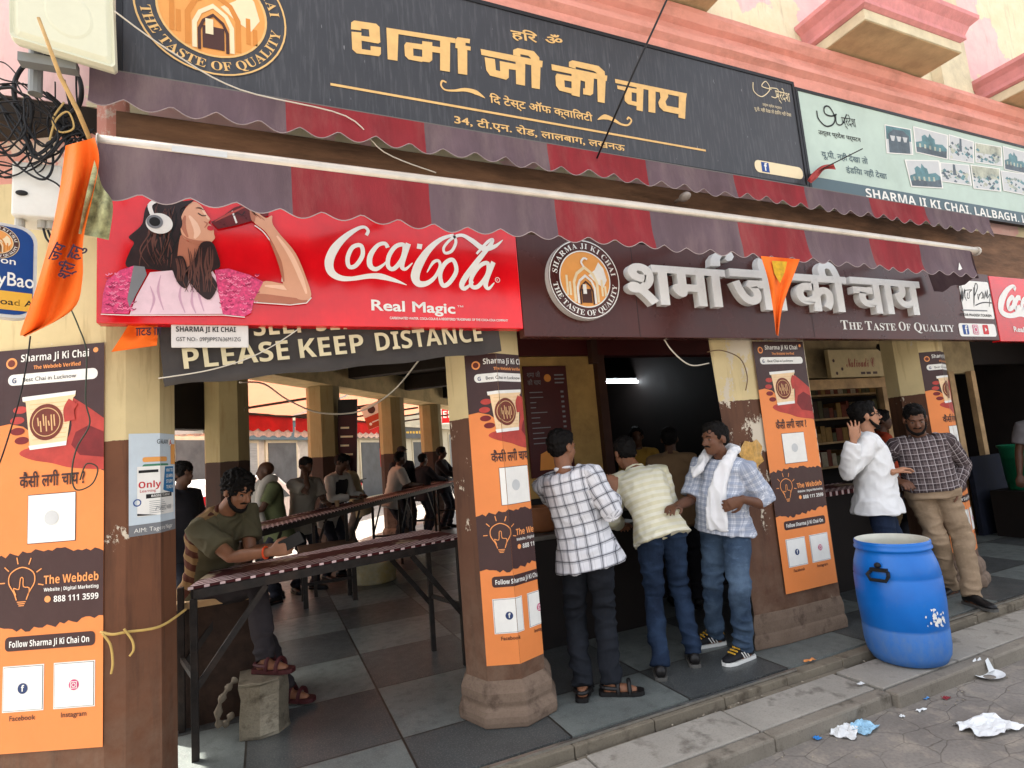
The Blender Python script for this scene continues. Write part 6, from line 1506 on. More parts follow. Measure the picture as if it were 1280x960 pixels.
hang('dark tall board on the side pillar behind the waistcoat man', 434, 545, -.38, 24, 92, R(-3), [MAR, CREAMP, BLKP], dr3)
hang('dark slim banner with a pale cup picture beside the tilted sign', 481, 560, .5, 13, 46, R(0), [BRNP, HANDR, WHT], lambda D, w_, h_: (D.rect('d', 1, 0, 0, w_, h_*.5, 1), D.rect('d', 2, w_*.3, h_*.75, w_*.7, h_*.9, 1)))
hang('white shop sign hanging under the lintel left of the near side pillar', 232, 540, .5, 44, 5, R(-2), [WHT, WHT, WHT], lambda D, w_, h_: D.rect('d', 1, 0, 0, w_, h_, 1))
# black shutter box left of the near side pillar
c_ = on_t(236, 510, .3); mb = MB(); mb.bar(c_+SD*-1.2+V((0, 0, .05)), c_+SD*.75+V((0, 0, .05)), .2, .62, up=(0, 0, 1)); tag(mb.build('shutter_box', BLK), 'black roller shutter box under the arcade beside the corner pier', 'shutter')
# parked car across
CARW = mat('white_car_paint', (232, 232, 228), .25, var=.02, coat=.6); REDL = flat('tail_lamp_red', (200, 24, 40), .25); GLZ = flat('car_glass', (70, 80, 86), .1); TYR = flat('tyre', (24, 24, 24), .8)
cs = on_t(300, 600, 4.2); s_c = (cs-A0).dot(SD)
car = thing('parked_car', 'white parked hatchback with tall red tail lamp in the side street', 'car', Q(s_c, 4.2, -.12))
prof = [(-2.0, .35), (-2.02, .75), (-1.95, 1.02), (-1.72, 1.5), (-1.45, 1.58), (.2, 1.56), (.9, 1.12), (1.7, .95), (1.85, .7), (1.85, .35)]
def carp(s, t, z): return Q(s_c+s, 4.2+t, -.12+z)
mb = MB(); rings = []
for t_, f in ((-.82, .93), (-.78, 1), (.78, 1), (.82, .93)): rings.append([carp(s, t_, .35+(z-.35)*(f if z > .35 else 1)) for s, z in prof])
mb.loft(rings); mb.build('body', CARW, car, bevel=.03)
for sgn in (-1, 1):
    mb = MB(); mb.extrude([carp(s, sgn*.835, z) for s, z in ((-1.6, 1.0), (-1.45, 1.42), (.1, 1.42), (.65, 1.02))], SO*(sgn*.006)); mb.build('side_window', GLZ, car)
    mb = MB(); mb.extrude([carp(-2.035, sgn*.72+q, z) for q, z in ((-.07, .72), (.07, .72), (.07, 1.25), (-.05, 1.25))], SD*.25); mb.build('tail_lamp', REDL, car)
    for s in (-1.25, 1.2):
        mb = MB(); mb.tube([carp(s, sgn*.62, .31), carp(s, sgn*.84, .31)], .31, 20); wl = mb.build('wheel', TYR, car); mb = MB(); mb.tube([carp(s, sgn*.845, .31), carp(s, sgn*.85, .31)], .18, 16); mb.build('rim', STEEL, wl)
mb = MB(); mb.extrude([carp(-1.99, q, z) for q, z in ((-.6, 1.06), (.6, 1.06), (.52, 1.42), (-.52, 1.42))], SD*.03); mb.build('rear_window', GLZ, car)
# motorcycles far off
def motorcycle(lab, px, py, t_):
    c = on_t(px, py, t_); s0 = (c-A0).dot(SD); Pm = lambda s, z, t=0: Q(s0+s, t_+t, -.12+z)
    t = thing('motorcycle', lab, 'motorcycle', Q(s0, t_, -.12), 'motorcycles parked in the side street')
    for s in (-.62, .62):
        mb = MB(); mb.tube([Pm(s+.27*math.cos(a), .3+.27*math.sin(a)) for a in [2*math.pi*k/18 for k in range(18)]], .045, 6, closed=True); mb.tube([Pm(s, .3, -.04), Pm(s, .3, .04)], .08, 8); mb.build('wheel', TYR, t)
    mb = MB(); mb.tube([Pm(-.62, .3), Pm(-.2, .55), Pm(.3, .75), Pm(.5, .85), Pm(.62, .3)], .035, 6); mb.ell(Pm(0, .42), .22, .14, .18); mb.build('frame', IRON, t)
    mb = MB(); mb.ell(Pm(.18, .83), .26, .15, .13); mb.build('tank', REDL, t, smooth=True)
    mb = MB(); mb.ell(Pm(-.32, .82), .36, .13, .06); mb.build('seat', BLKP, t, smooth=True)
    mb = MB(); mb.tube([Pm(.45, 1.05, -.33), Pm(.5, 1.0, 0), Pm(.45, 1.05, .33)], .016, 6); mb.ell(Pm(.62, .92), .09, .09, .09); mb.build('handlebar', IRON, t)
    return t
motorcycle('motorcycle parked by the shutters past the waistcoat man', 442, 612, 6.5)
motorcycle('red motorcycle near the right end of the long table', 588, 630, 2.2)
motorcycle('motorcycle standing far down the side street', 562, 600, 5.0)
# ================================================================ PEOPLE
HF = V((CF.x, CF.y, 0)).normalized(); RH = V((HF.y, -HF.x, 0))
def wp(px, py, D):
    d = ray(px, py); return d*(D/d.dot(HF))+V((0, 0, CAMZ))
def skin_mat(name, rgb):
    k = NT(name, .5, .35); k.coords(); n1 = k.noise(12, 5); n2 = k.noise(90, 3)
    c = k.mix(k.ramp(n1, .3, .7), tuple(int(x*.88) for x in rgb), rgb); k.bump(n2, .12, .002)
    k.b.inputs['Subsurface Weight'].default_value = .08; k.b.inputs['Subsurface Radius'].default_value = (.01, .004, .002)
    return k.out(c)
SK1 = skin_mat('skin_brown', (142, 96, 70)); SK2 = skin_mat('skin_deep_brown', (112, 74, 54)); SK3 = skin_mat('skin_light_brown', (186, 134, 104))
def hair_mat(name, rgb):
    k = NT(name, .65, .12); k.coords(); n = k.noise(70, 4, stretch=(1, 1, .3)); c = k.mix(n, tuple(int(x*.6) for x in rgb), rgb); k.bump(n, .8, .01); return k.out(c)
HAIR = hair_mat('black_hair', (22, 19, 18))
def cloth(name, base, stripes=(), rough=.85, nvar=.1, weave=380):
    """woven cloth; stripes = (axis, period, width, phase, colour, strength)"""
    k = NT(name, rough, .15); x = k.attr('pat'); n1 = k.noise(4, 5)
    c = k.mix(k.ramp(n1, .3, .7), tuple(int(b*(1-nvar)) for b in base), base)
    for ax, per, wd, ph, col, st in stripes:
        src = x[ax]; m_ = k.stripe(src, per, wd, ph); c = k.mix(k.math('MULTIPLY', m_, st), c, col)
    t = k.N.new('ShaderNodeTexCoord'); k.vec = t.outputs['Object']; w1 = k.noise(55, 4); w2 = k.noise(weave, 2)
    k.bump(k.math('ADD', k.math('MULTIPLY', w1, .7), k.math('MULTIPLY', w2, .3)), .18, .004); return k.out(c)
def denim(name, base, fade):
    k = NT(name, .85, .15); k.coords(); n1 = k.noise(3.5, 6); n2 = k.noise(120, 3, stretch=(1, 1, .3)); n3 = k.noise(14, 5, stretch=(1, 1, 2.5))
    c = k.mix(k.ramp(n1, .35, .7), base, fade); c = k.mix(k.math('MULTIPLY', k.ramp(n3, .55, .75), .3), c, tuple(min(255, int(f*1.25)) for f in fade)); c = k.mix(k.math('MULTIPLY', n2, .3), c, tuple(int(b*.6) for b in base))
    k.bump(k.math('ADD', n3, n2), .25, .005); return k.out(c)
def evalmods(me, mods):
    ob = bpy.data.objects.new('shape', me); COL.objects.link(ob)
    for ty, kw in mods:
        m_ = ob.modifiers.new('m', ty)
        for a, b in kw.items(): setattr(m_, a, b)
    dg = bpy.context.evaluated_depsgraph_get(); out = bpy.data.meshes.new_from_object(ob.evaluated_get(dg)); bpy.data.objects.remove(ob); bpy.data.meshes.remove(me)
    return out
def fuse(mb, name, mats, parent, vox, smooth=2, disp=None, pat=None):
    off = wloc(parent); me = mb.mesh('shape', mats, V((0, 0, 0)))
    bm = bmesh.new(); bm.from_mesh(me); bmesh.ops.recalc_face_normals(bm, faces=bm.faces); bm.to_mesh(me); bm.free()
    me = evalmods(me, [('REMESH', dict(mode='VOXEL', voxel_size=vox, adaptivity=0.0)), ('SMOOTH', dict(factor=.5, iterations=smooth))])
    me.name = name; me.materials.clear()
    for m_ in (mats if isinstance(mats, (list, tuple)) else [mats]): me.materials.append(m_)
    if disp:
        nr = [v.normal.copy() for v in me.vertices]
        for v, n in zip(me.vertices, nr): v.co += n*disp(v.co)
    if pat:
        at = me.attributes.new('pat', 'FLOAT_VECTOR', 'POINT')
        fl = []
        for v in me.vertices: fl += list(pat(v.co))
        at.data.foreach_set('vector', fl)
    me.transform(Matrix.Translation(-off)); me.polygons.foreach_set('use_smooth', [True]*len(me.polygons)); me.update()
    o = bpy.data.objects.new(name, me); COL.objects.link(o); o.parent = parent; return o
def ik(a, c, l1, l2, hint):
    d = c-a; L = d.length
    if L > (l1+l2)*.995: c = a+d*((l1+l2)*.995/L); d = c-a; L = d.length
    x = (l1*l1-l2*l2+L*L)/(2*L); h = math.sqrt(max(0, l1*l1-x*x)); u = d/L; hv = hint-u*hint.dot(u)
    hv = hv.normalized() if hv.length > 1e-5 else V((0, 0, 1))
    return a+u*x+hv*h, c
def frame_from(z, xh):
    z = z.normalized(); x = (xh-z*xh.dot(z)).normalized(); return x, z.cross(x), z
def seglen(p, a, b):
    ab = b-a; t = max(0, min(1, (p-a).dot(ab)/max(1e-9, ab.length_squared))); q = a+ab*t; return (p-q).length, t, q
def hand(mb, w, d, up, side, s, curl=.5, spread=.12, thumb=1):
    """w wrist, d direction of the hand, up = back of the hand, side = towards the thumb"""
    d = d.normalized(); side = (side-d*side.dot(d)).normalized(); up = side.cross(d)*(1 if side.cross(d).dot(up) > 0 else -1)
    P = lambda a, b, c: w+d*(a*s)+side*(b*s)+up*(c*s)
    rings = []
    for a, hw, th in ((-.02, .026, .02), (.01, .028, .018), (.045, .040, .016), (.085, .043, .013), (.1, .038, .010)):
        rings.append([P(a, hw*math.cos(2*math.pi*k/12), th*math.sin(2*math.pi*k/12)) for k in range(12)])
    mb.loft(rings)
    for i, (b, ln) in enumerate(((.031, .072), (.0105, .08), (-.0105, .074), (-.031, .058))):
        base = P(.088, b, 0); dirv = (d+side*(spread*(1.5-i)*.55)).normalized(); pts = [P(.05, b*.9, 0), base]; cur = base; ang = 0
        for seg, fr in enumerate((.42, .32, .26)):
            ang += curl*(.75, 1.0, .7)[seg]+.06*i*curl; dd = dirv*math.cos(ang)-up*math.sin(ang); cur = cur+dd*(ln*fr*s); pts.append(cur)
        mb.tube(pts, [.0095*s, .0095*s, .0088*s, .008*s, .0068*s], 7)
    tb = P(.02, .026, -.004); t1 = P(.05, .055, -.012); t2 = P(.078, .062+.0*thumb, -.02-.012*curl); t3 = P(.1, .058, -.028-.02*curl)
    mb.tube([P(.0, .01, 0), tb, t1, t2, t3], [.012*s, .014*s, .0115*s, .010*s, .0075*s], 7)
def person(label, J, look, hero=True, group=None):
    """J: joints; look: clothing"""
    s = J.get('s', 1.0); f = J['face'].normalized(); P, N, H = J['pelvis'], J['neck'], J['head']
    up = (N-P).normalized(); r = f.cross(up).normalized(); fr = up.cross(r).normalized()
    A = {k: J['ank'+k] for k in 'RL'}
    t = thing('person', label, 'person', V(((A['R'].x+A['L'].x)/2, (A['R'].y+A['L'].y)/2, min(A['R'].z, A['L'].z)-.08*s)), group)
    vox = .0065 if hero else .012
    SHW = J.get('shw', .178)
    if (H-N).length > .168*s: N = H-(H-N).normalized()*.168*s
    sh = {'R': N+r*SHW*s-up*.055*s, 'L': N-r*SHW*s-up*.055*s}; hp = {'R': P+r*.088*s-up*.02, 'L': P-r*.088*s-up*.02}
    for k in 'RL':
        if 'sh'+k in J: sh[k] = J['sh'+k]
    el = {}; wr = {}; kn = {}
    for k, sg in (('R', 1), ('L', -1)):
        w_ = J['wr'+k]; hint = J.get('el'+k)
        hv = (hint-(sh[k]+w_)/2) if hint is not None else (r*sg*.5-up*.6-fr*.5)
        el[k], wr[k] = ik(sh[k], w_, .285*s, .255*s, hv)
        kh = J.get('kn'+k); hv = (kh-(hp[k]+A[k])/2) if kh is not None else J.get('kdir', fr)
        kn[k], A[k] = ik(hp[k], A[k], .43*s, .43*s, hv)
    fat = look.get('fat', 0)
    def torso(grow, t0, t1=1.0, hem=1.0):
        S = [(-.30, .190, .140, 0), (-.15, .186, .136, 0), (0, .172, .126, 0), (.16, .152, .112, .005), (.32, .150, .112, .008), (.5, .160, .118, .008), (.68, .172, .122, .0), (.82, .178, .112, -.008), (.92, .150, .092, -.012), (1.0, .085, .07, -.008)]
        rings = []
        L = (N-P).length
        bow = J.get('bow', 0)
        for (tt, rx, ry, off) in S:
            if tt < t0-.001 or tt > t1+.001: continue
            g = grow*(1 if tt > 0 else 1+.25*(-tt))+(.10*(-tt) if tt < 0 and grow > .012 else 0); fa = fat*max(0, 1-((tt-.2)/.42)**2)
            c = P+(N-P)*tt+fr*((off+fa*.55)*s)-fr*(bow*4*tt*(1-tt) if 0 < tt < 1 else 0)
            rings.append([c+r*((rx*s+g+fa*.6)*math.cos(a))+fr*((ry*s+g+fa)*math.sin(a)) for a in [2*math.pi*j/24 for j in range(24)]])
        return rings
    hz = J['hface'].normalized(); hx0 = hz.cross(V((0, 0, 1))).normalized(); hu = hx0.cross(hz).normalized()
    rl_ = J.get('roll', 0); hx = hx0*math.cos(rl_)+hu*math.sin(rl_); hu = hx.cross(hz)
    Hd = lambda a, b, c: H+hx*(a*s)+hz*(b*s)+hu*(c*s)
    ax = (hx, hz, hu)
    # ---- body
    mb = MB(); mb.loft(torso(-.012, 0))
    mb.tube([N-up*.06*s, N+up*.01*s, Hd(0, -.012, -.06), Hd(0, -.005, -.02)], [.075*s, .058*s, .053*s, .05*s], 16)
    mb.ell(Hd(0, -.012, .03), .074*s, .094*s, .086*s, ax, 20, 13); mb.ell(Hd(0, .028, -.03), .06*s, .062*s, .083*s, ax, 18, 12); mb.ell(Hd(0, .036, -.082), .044*s, .046*s, .032*s, ax, 14, 9)
    mb.ell(Hd(.026, .055, -.022), .03*s, .03*s, .03*s, ax); mb.ell(Hd(-.026, .055, -.022), .03*s, .03*s, .03*s, ax)
    mb.tube([Hd(0, .078, .018), Hd(0, .094, -.004), Hd(0, .106, -.024), Hd(0, .09, -.034)], [.010*s, .011*s, .0155*s, .012*s], 10); mb.ell(Hd(.013, .09, -.028), .010*s, .012*s, .008*s, ax); mb.ell(Hd(-.013, .09, -.028), .010*s, .012*s, .008*s, ax)
    mb.tube([Hd(-.042, .066, .026), Hd(-.02, .079, .029), Hd(.02, .079, .029), Hd(.042, .066, .026)], .011*s, 8)
    mb.ell(Hd(0, .084, -.052), .022*s, .012*s, .006*s, ax); mb.ell(Hd(0, .082, -.063), .019*s, .012*s, .007*s, ax)
    for sg in (-1, 1): mb.ell(Hd(sg*.079, -.012, -.006), .010*s, .021*s, .032*s, ax)
    for k, sg in (('R', 1), ('L', -1)):
        mb.tube([sh[k]-r*(sg*.05*s), sh[k], sh[k]+(el[k]-sh[k])*.5, el[k], el[k]+(wr[k]-el[k])*.3, wr[k]], [.06*s, .055*s, .046*s, .038*s, .04*s, .026*s], 14)
        hd = J.get('hd'+k, wr[k]-el[k]); hup = J.get('hup'+k, V((0, 0, 1))); hs = J.get('hside'+k, -r*sg)
        hand(mb, wr[k], hd, hup, hs, s, J.get('curl'+k, .45), J.get('spread'+k, .12))
        mb.tube([hp[k], hp[k]+(kn[k]-hp[k])*.5, kn[k], kn[k]+(A[k]-kn[k])*.35, A[k]], [.08*s, .068*s, .05*s, .052*s, .036*s], 14)
        td = J.get('toe'+k, f); td = V((td.x, td.y, td.z)).normalized(); a_ = A[k]
        mb.tube([a_, a_-V((0, 0, .045*s))+td*.02*s, a_-V((0, 0, .052*s))+td*.1*s, a_-V((0, 0, .058*s))+td*.15*s], [.036*s, .038*s, .032*s, .02*s], 12)
        mb.ell(a_-V((0, 0, .045*s))-td*.025*s, .033*s, .036*s, .033*s)
    fuse(mb, 'body', look['skin'], t, vox if hero else .013, 2 if hero else 2)
    # ---- shirt
    def fold(amp, sv):
        def fn(p):
            q = p*1.0; a = noise.noise(V((q.x*9+sv, q.y*9, q.z*6))); b = 1-abs(noise.noise(V((q.x*7+q.z*5+sv, q.y*7, q.z*9-q.x*4)))*2.2); c = noise.noise(V((q.x*22, q.y*22+sv, q.z*16)))
            return amp*(.55*a+.75*max(-.2, b-.4)+.3*c)
        return fn
    sl = look.get('sleeve', 'long'); grow = look.get('grow', .016); tuck = look.get('tuck', False); seed = sum(ord(c) for c in label) % 50
    mb = MB(); mb.loft(torso(grow, 0.0 if tuck else look.get('hem', -.30)))
    for k, sg in (('R', 1), ('L', -1)):
        e_, w_, h_ = el[k], wr[k], sh[k]
        if sl == 'long': mb.tube([h_-r*(sg*.07*s)-up*.01, h_, h_+(e_-h_)*.5, e_, e_+(w_-e_)*.45, e_+(w_-e_)*.94], [.078*s+grow, .062*s+grow, .053*s+grow, .048*s+grow, .044*s+grow, .032*s+grow*.8], 16)
        else: mb.tube([h_-r*(sg*.07*s)-up*.01, h_, h_+(e_-h_)*.45, h_+(e_-h_)*(.9 if sl == 'short' else .7)], [.078*s+grow, .064*s+grow, .060*s+grow, .062*s+grow], 16)
    if look.get('collar', True):
        cpts = [N+(hu*0+up)*.012*s+r*(.07*s*math.cos(a))+fr*(.06*s*math.sin(a)+.012*s)-up*(.022*s*math.sin(a)) for a in [2*math.pi*j/18 for j in range(18)]]
        mb.tube(cpts, .0115*s, 8, closed=True)
    L_ = (N-P).length
    def pat(p):
        best = None
        for k in 'RL':
            d1, t1, q1 = seglen(p, sh[k], el[k]); d2, t2, q2 = seglen(p, el[k], wr[k])
            if d1 < d2: c_ = (d1, q1, el[k]-sh[k], t1*.285*s, k)
            else: c_ = (d2, q2, wr[k]-el[k], .285*s+t2*.255*s, k)
            if best is None or c_[0] < best[0]: best = c_
        dd, q, ax_, ln, k = best; lat = (p-P).dot(r); v_ = (p-P).dot(up)
        if dd < .085*s and abs(lat) > .150*s and (abs(lat) > .165*s or dd < .05*s):
            a0 = ax_.normalized(); e1 = a0.cross(fr); e1 = e1.normalized() if e1.length > .1 else a0.cross(r).normalized(); e2 = a0.cross(e1); dv = p-q
            return (math.atan2(dv.dot(e2), dv.dot(e1))*.06*s+.3, ln+.05, 1)
        fv = (p-P).dot(fr)
        return (lat*(1.0)+(.0 if fv < 0 else .011), v_, -1 if fv < .02 else 1)
    fuse(mb, 'shirt', look['shirt'], t, vox*1.15, 3, fold(.016 if hero else .008, seed), pat)
    if look.get('vest'):
        mb = MB(); mb.loft(torso(grow+.012, -.1, .92)); fuse(mb, 'waistcoat', look['vest'], t, .014, 2)
    # ---- trousers
    mb = MB(); lg = look.get('legw', 1.0)
    mb.loft(torso(.006 if tuck else -.008, -.15, .16 if not tuck else .12)[0:4])
    for k, sg in (('R', 1), ('L', -1)):
        a_ = A[k]-V((0, 0, .01*s)); h0 = hp[k]
        mb.tube([h0+up*.05, h0-up*.03, h0+(kn[k]-h0)*.35, h0+(kn[k]-h0)*.7, kn[k], kn[k]+(a_-kn[k])*.4, kn[k]+(a_-kn[k])*.8, a_], [.080*s*lg, .092*s*lg, .086*s*lg, .073*s*lg, .064*s*lg, .064*s*lg, .056*s*lg, .058*s*lg], 16)
    def tf(p):
        a = noise.noise(V((p.x*7, p.y*7, p.z*7+seed))); z = p.z
        b = 1-abs(noise.noise(V((p.x*6+seed, p.y*6, p.z*13)))*2.4); near = math.exp(-((z-.5)/.14)**2)+1.2*math.exp(-((z-.14)/.12)**2)+.7*math.exp(-((z-.85)/.1)**2)
        return .006*a+.016*max(-.3, b-.3)*(.3+near*.9)
    fuse(mb, 'trousers', look['trousers'], t, vox*1.15, 3, tf, lambda p: (p.dot(r), p.z, 1))
    if tuck:
        mb = MB(); c0 = P+(N-P)*.06; fa = fat*.8
        for w0, w1 in ((.172, .118),): mb.loft([[c0+up*h+fr*fa*.5+r*((w0*s+fa*.6)*math.cos(a))+fr*((w1*s+.022+fa)*math.sin(a)) for a in [2*math.pi*j/28 for j in range(28)]] for h in (-.018, .018)])
        bl_ = mb.build('belt', look.get('belt', BLKP), t, smooth=False)
    # ---- shoes
    for k in 'RL':
        td = J.get('toe'+k, f).normalized(); a_ = A[k]; sd = td.cross(V((0, 0, 1))); b0 = a_-V((0, 0, .08*s))
        kind_ = look.get('shoe', 'shoe')
        rings = []
        for q, w_, h_ in ((-.075, .026, .06), (-.062, .036, .075), (-.02, .04, .088), (.03, .04, .082), (.075, .045, .06), (.13, .047, .046), (.175, .036, .036), (.195, .016, .028)):
            rings.append([b0+td*q*s+sd*(w_*s*math.cos(a))+V((0, 0, .014*s+max(0, h_*s*(.5+.5*math.sin(a)))-.0)) for a in [2*math.pi*j/14 for j in range(14)]])
        if kind_ == 'sandal':
            sh_ = thing  # straps and sole only
            mb = MB(); sole = []
            for q, w_ in ((-.085, .02), (-.07, .04), (0, .042), (.06, .046), (.13, .05), (.175, .04), (.195, .02)): sole.append([b0+td*q*s+sd*x*w_*s+V((0, 0, z)) for x, z in ((-1, .002), (1, .002), (1, .026), (-1, .026))])
            mb.loft(sole)
            for q in (.035, .105): mb.tube([b0+td*q*s+sd*(.052*s*math.cos(a))+V((0, 0, .02+.062*s*math.sin(a)*(1 if q > .08 else 1.25))) for a in [math.pi*j/12 for j in range(13)]], .013, 6)
            mb.tube([b0+td*(.04-.11*math.sin(a))*s+sd*(.05*s*math.cos(a))+V((0, 0, .05)) for a in [math.pi*j/12 for j in range(13)]], .011, 6)
            mb.build('sandal', look.get('shoe_mat', BLKP), t)
        else:
            mb = MB(); mb.loft(rings); o = mb.build('shoe', look.get('shoe_mat', BLKP), t, smooth=True)
            mb = MB(); sole = []
            for q, w_ in ((-.082, .02), (-.07, .038), (-.02, .043), (.05, .045), (.13, .05), (.18, .038), (.2, .017)): sole.append([b0+td*q*s+sd*x*w_*s+V((0, 0, z)) for x, z in ((-1, .001), (1, .001), (1.02, .022), (-1.02, .022))])
            mb.loft(sole); mb.build('sole', look.get('sole_mat', BLKP), o)
            if kind_ == 'trainer':
                mb = MB()
                for i in range(4):
                    q = .045+i*.024; mb.tube([b0+td*q*s+sd*(x*s)+V((0, 0, (.098-.011*i)*s+.002)) for x in (-.03, 0, .03)], .0055, 5)
                mb.build('laces', look['lace_mat'], o)
                mb = MB()
                for sg in (-1, 1):
                    for i in range(3): q = -.0+i*.022; mb.bar(b0+td*q*s+sd*(sg*.0435*s)+V((0, 0, .03)), b0+td*(q+.022)*s+sd*(sg*.041*s)+V((0, 0, .066)), .008, .006)
                mb.build('side_stripes', WHT, o)
                mb = MB(); mb.ell(b0-td*.062*s+V((0, 0, .06)), .02, .02, .025); mb.build('heel_tab', look['lace_mat'], o)
    # ---- hair and face
    hv = look.get('hair', 1.0)
    if hv:
        mb = MB(); mb.ell(Hd(0, -.024, .042), .083*s*hv, .1*s*hv, .088*s*hv, ax, 20, 12); mb.ell(Hd(0, -.045, .0), .074*s*(.5+.5*hv), .066*s*hv, .062*s, ax, 16, 10); mb.ell(Hd(0, .022, .088), .06*s*hv, .058*s*hv, .036*s*hv, ax, 16, 9)
        cz = look.get('curly', .8)
        fuse(mb, 'hair', look.get('hairm', HAIR), t, .008 if hero else .012, 1, lambda p: cz*.012*noise.noise(p*55)+.006*noise.noise(p*22))
    if hero or look.get('face'):
        for sg in (-1, 1):
            mb = MB(); mb.ell(Hd(sg*.031, .0745, .0035), .0125*s, .0065*s, .0048*s, ax, 12, 8); e_ = mb.build('eye', EYEW, t, smooth=True)
            mb = MB(); mb.ell(Hd(sg*.031, .080, .0035), .0056*s, .003*s, .0046*s, ax, 10, 6); mb.build('iris', BLKP, e_, smooth=True)
            mb = MB(); mb.tube([Hd(sg*.014, .091, .024), Hd(sg*.03, .088, .030), Hd(sg*.046, .073, .026)], [.0028*s, .0032*s, .0018*s], 6); mb.build('eyebrow', HAIR, t, smooth=True)
    if look.get('moustache'):
        mb = MB(); mb.tube([Hd(-.03, .077, -.05), Hd(-.015, .091, -.042), Hd(0, .096, -.040), Hd(.015, .091, -.042), Hd(.03, .077, -.05)], [.004*s, .007*s, .007*s, .007*s, .004*s], 8); mb.build('moustache', HAIR, t, smooth=True)
    if look.get('beard'):
        mb = MB(); mb.tube([Hd(-.068, .004, -.03), Hd(-.058, .03, -.072), Hd(-.03, .06, -.098), Hd(0, .074, -.103), Hd(.03, .06, -.098), Hd(.058, .03, -.072), Hd(.068, .004, -.03)], [.008*s, .013*s, .017*s, .019*s, .017*s, .013*s, .008*s], 10)
        fuse(mb, 'beard', HAIR, t, .006, 1, lambda p: .003*noise.noise(p*90))
    return t, dict(P=P, N=N, H=H, r=r, f=fr, up=up, sh=sh, el=el, wr=wr, Hd=Hd, ax=ax, s=s)
def toe(a): return HF*math.sin(R(a))+RH*math.cos(R(a))      # 0 = to the picture's right, 90 = away, 180 = left, 270 = towards us
def ank(px, py, s=1.0, z=0):
    p = oz(px, py, z); return p+V((0, 0, .08*s))
# ---------------- customers at the stall
PL1 = cloth('white_plaid', (226, 226, 230), [(0, .068, .30, .14, (120, 122, 132), .45), (1, .068, .30, .14, (120, 122, 132), .4), (0, .068, .065, .0, (40, 40, 48), .75), (1, .068, .075, .0, (34, 34, 42), .8), (0, .034, .06, .3, (90, 90, 100), .3)])
PL3 = cloth('blue_check', (218, 222, 230), [(0, .040, .5, 0, (124, 136, 160), .5), (1, .040, .5, 0, (124, 136, 160), .5), (0, .04, .06, .22, (90, 104, 140), .5), (1, .04, .06, .22, (90, 104, 140), .5)])
PL5 = cloth('brown_plaid', (104, 92, 92), [(0, .048, .40, 0, (58, 48, 50), .65), (1, .048, .40, 0, (58, 48, 50), .65), (0, .048, .10, .62, (206, 196, 196), .6), (1, .048, .10, .62, (206, 196, 196), .55), (0, .024, .07, .2, (160, 146, 148), .4), (1, .024, .07, .2, (150, 138, 140), .3)])
KNIT = cloth('cream_rib_knit', (236, 232, 212), [(1, .046, .5, 0, (212, 204, 164), .6)], weave=200)
LINEN = cloth('white_linen', (236, 236, 236), [], nvar=.05)
CHAR = denim('charcoal_trousers', (26, 28, 33), (38, 41, 48)); DEN1 = denim('dark_denim', (22, 32, 50), (48, 66, 92)); DEN3 = denim('blue_denim', (46, 62, 84), (92, 112, 134)); DEN4 = denim('navy_denim', (20, 28, 46), (36, 48, 70)); KHA = denim('khaki_cotton', (150, 128, 104), (176, 152, 126))
LEA = flat('black_leather', (28, 26, 26), .35)
YEL = flat('yellow_laces', (222, 172, 60), .7)
D1 = 3.70
EYEW = flat('shaded_eye_white', (116, 104, 96), .5)  # greyed well below white: shade on the eyes is in the colour
def wpz(px, D, z):
    lo, hi = -2000, 3000
    for _ in range(50):
        m_ = (lo+hi)/2
        if wp(px, m_, D).z > z: lo = m_
        else: hi = m_
    return wp(px, lo, D)
t1, q1 = person('man in white shirt with black grid plaid seen from behind, charcoal trousers and sandals', dict(
    pelvis=wpz(731, D1, .885), neck=wp(706, 590, D1-.0), head=wp(703, 560, D1+.02), face=HF*math.cos(R(28))+RH*math.sin(R(28)), hface=HF*.62+RH*.78-V((0, 0, .12)), s=.97,
    ankR=ank(766, 868, .97), ankL=ank(729, 872, .97), toeR=toe(-8), toeL=toe(78), wrR=wp(765, 618, D1+.06), elR=wp(785, 665, D1-.1), hdR=V((0, 0, 1))+RH*.15, hupR=-HF, hsideR=-RH, curlR=.6,
    wrL=wp(745, 640, D1+.32), elL=wp(690, 660, D1+.25), knR=wp(757, 785, D1+.05), knL=wp(718, 785, D1+.2)),
    dict(skin=SK1, shirt=PL1, trousers=CHAR, shoe='sandal', shoe_mat=LEA, fat=.012, legw=1.08, hem=-.30))
D2 = 4.0
t2_, q2 = person('man in cream ribbed sweater leaning over the stall counter, dark blue jeans', dict(
    pelvis=wpz(824, D2, .885), neck=wp(797, 594, D2+.16), head=wp(781, 567, D2+.26), face=HF*.98-RH*.16, hface=HF*.9-RH*.3-V((0, 0, .35)), s=.97, bow=.04,
    ankR=ank(868, 830, .97), ankL=ank(826, 846, .97), toeR=toe(80), toeL=toe(80), wrR=wp(838, 672, D2+.3), elR=wp(858, 668, D2+.05), wrL=wp(775, 655, D2+.42), elL=wp(757, 660, D2+.12), knR=wp(850, 760, D2+.25), knL=wp(820, 768, D2+.25)),
    dict(skin=SK1, shirt=KNIT, trousers=DEN1, shoe_mat=LEA, sole_mat=flat('grey_sole', (90, 88, 84)), legw=1.0, hem=-.20, grow=.016))
D3 = 4.07
fa3 = -HF*.62-RH*.78
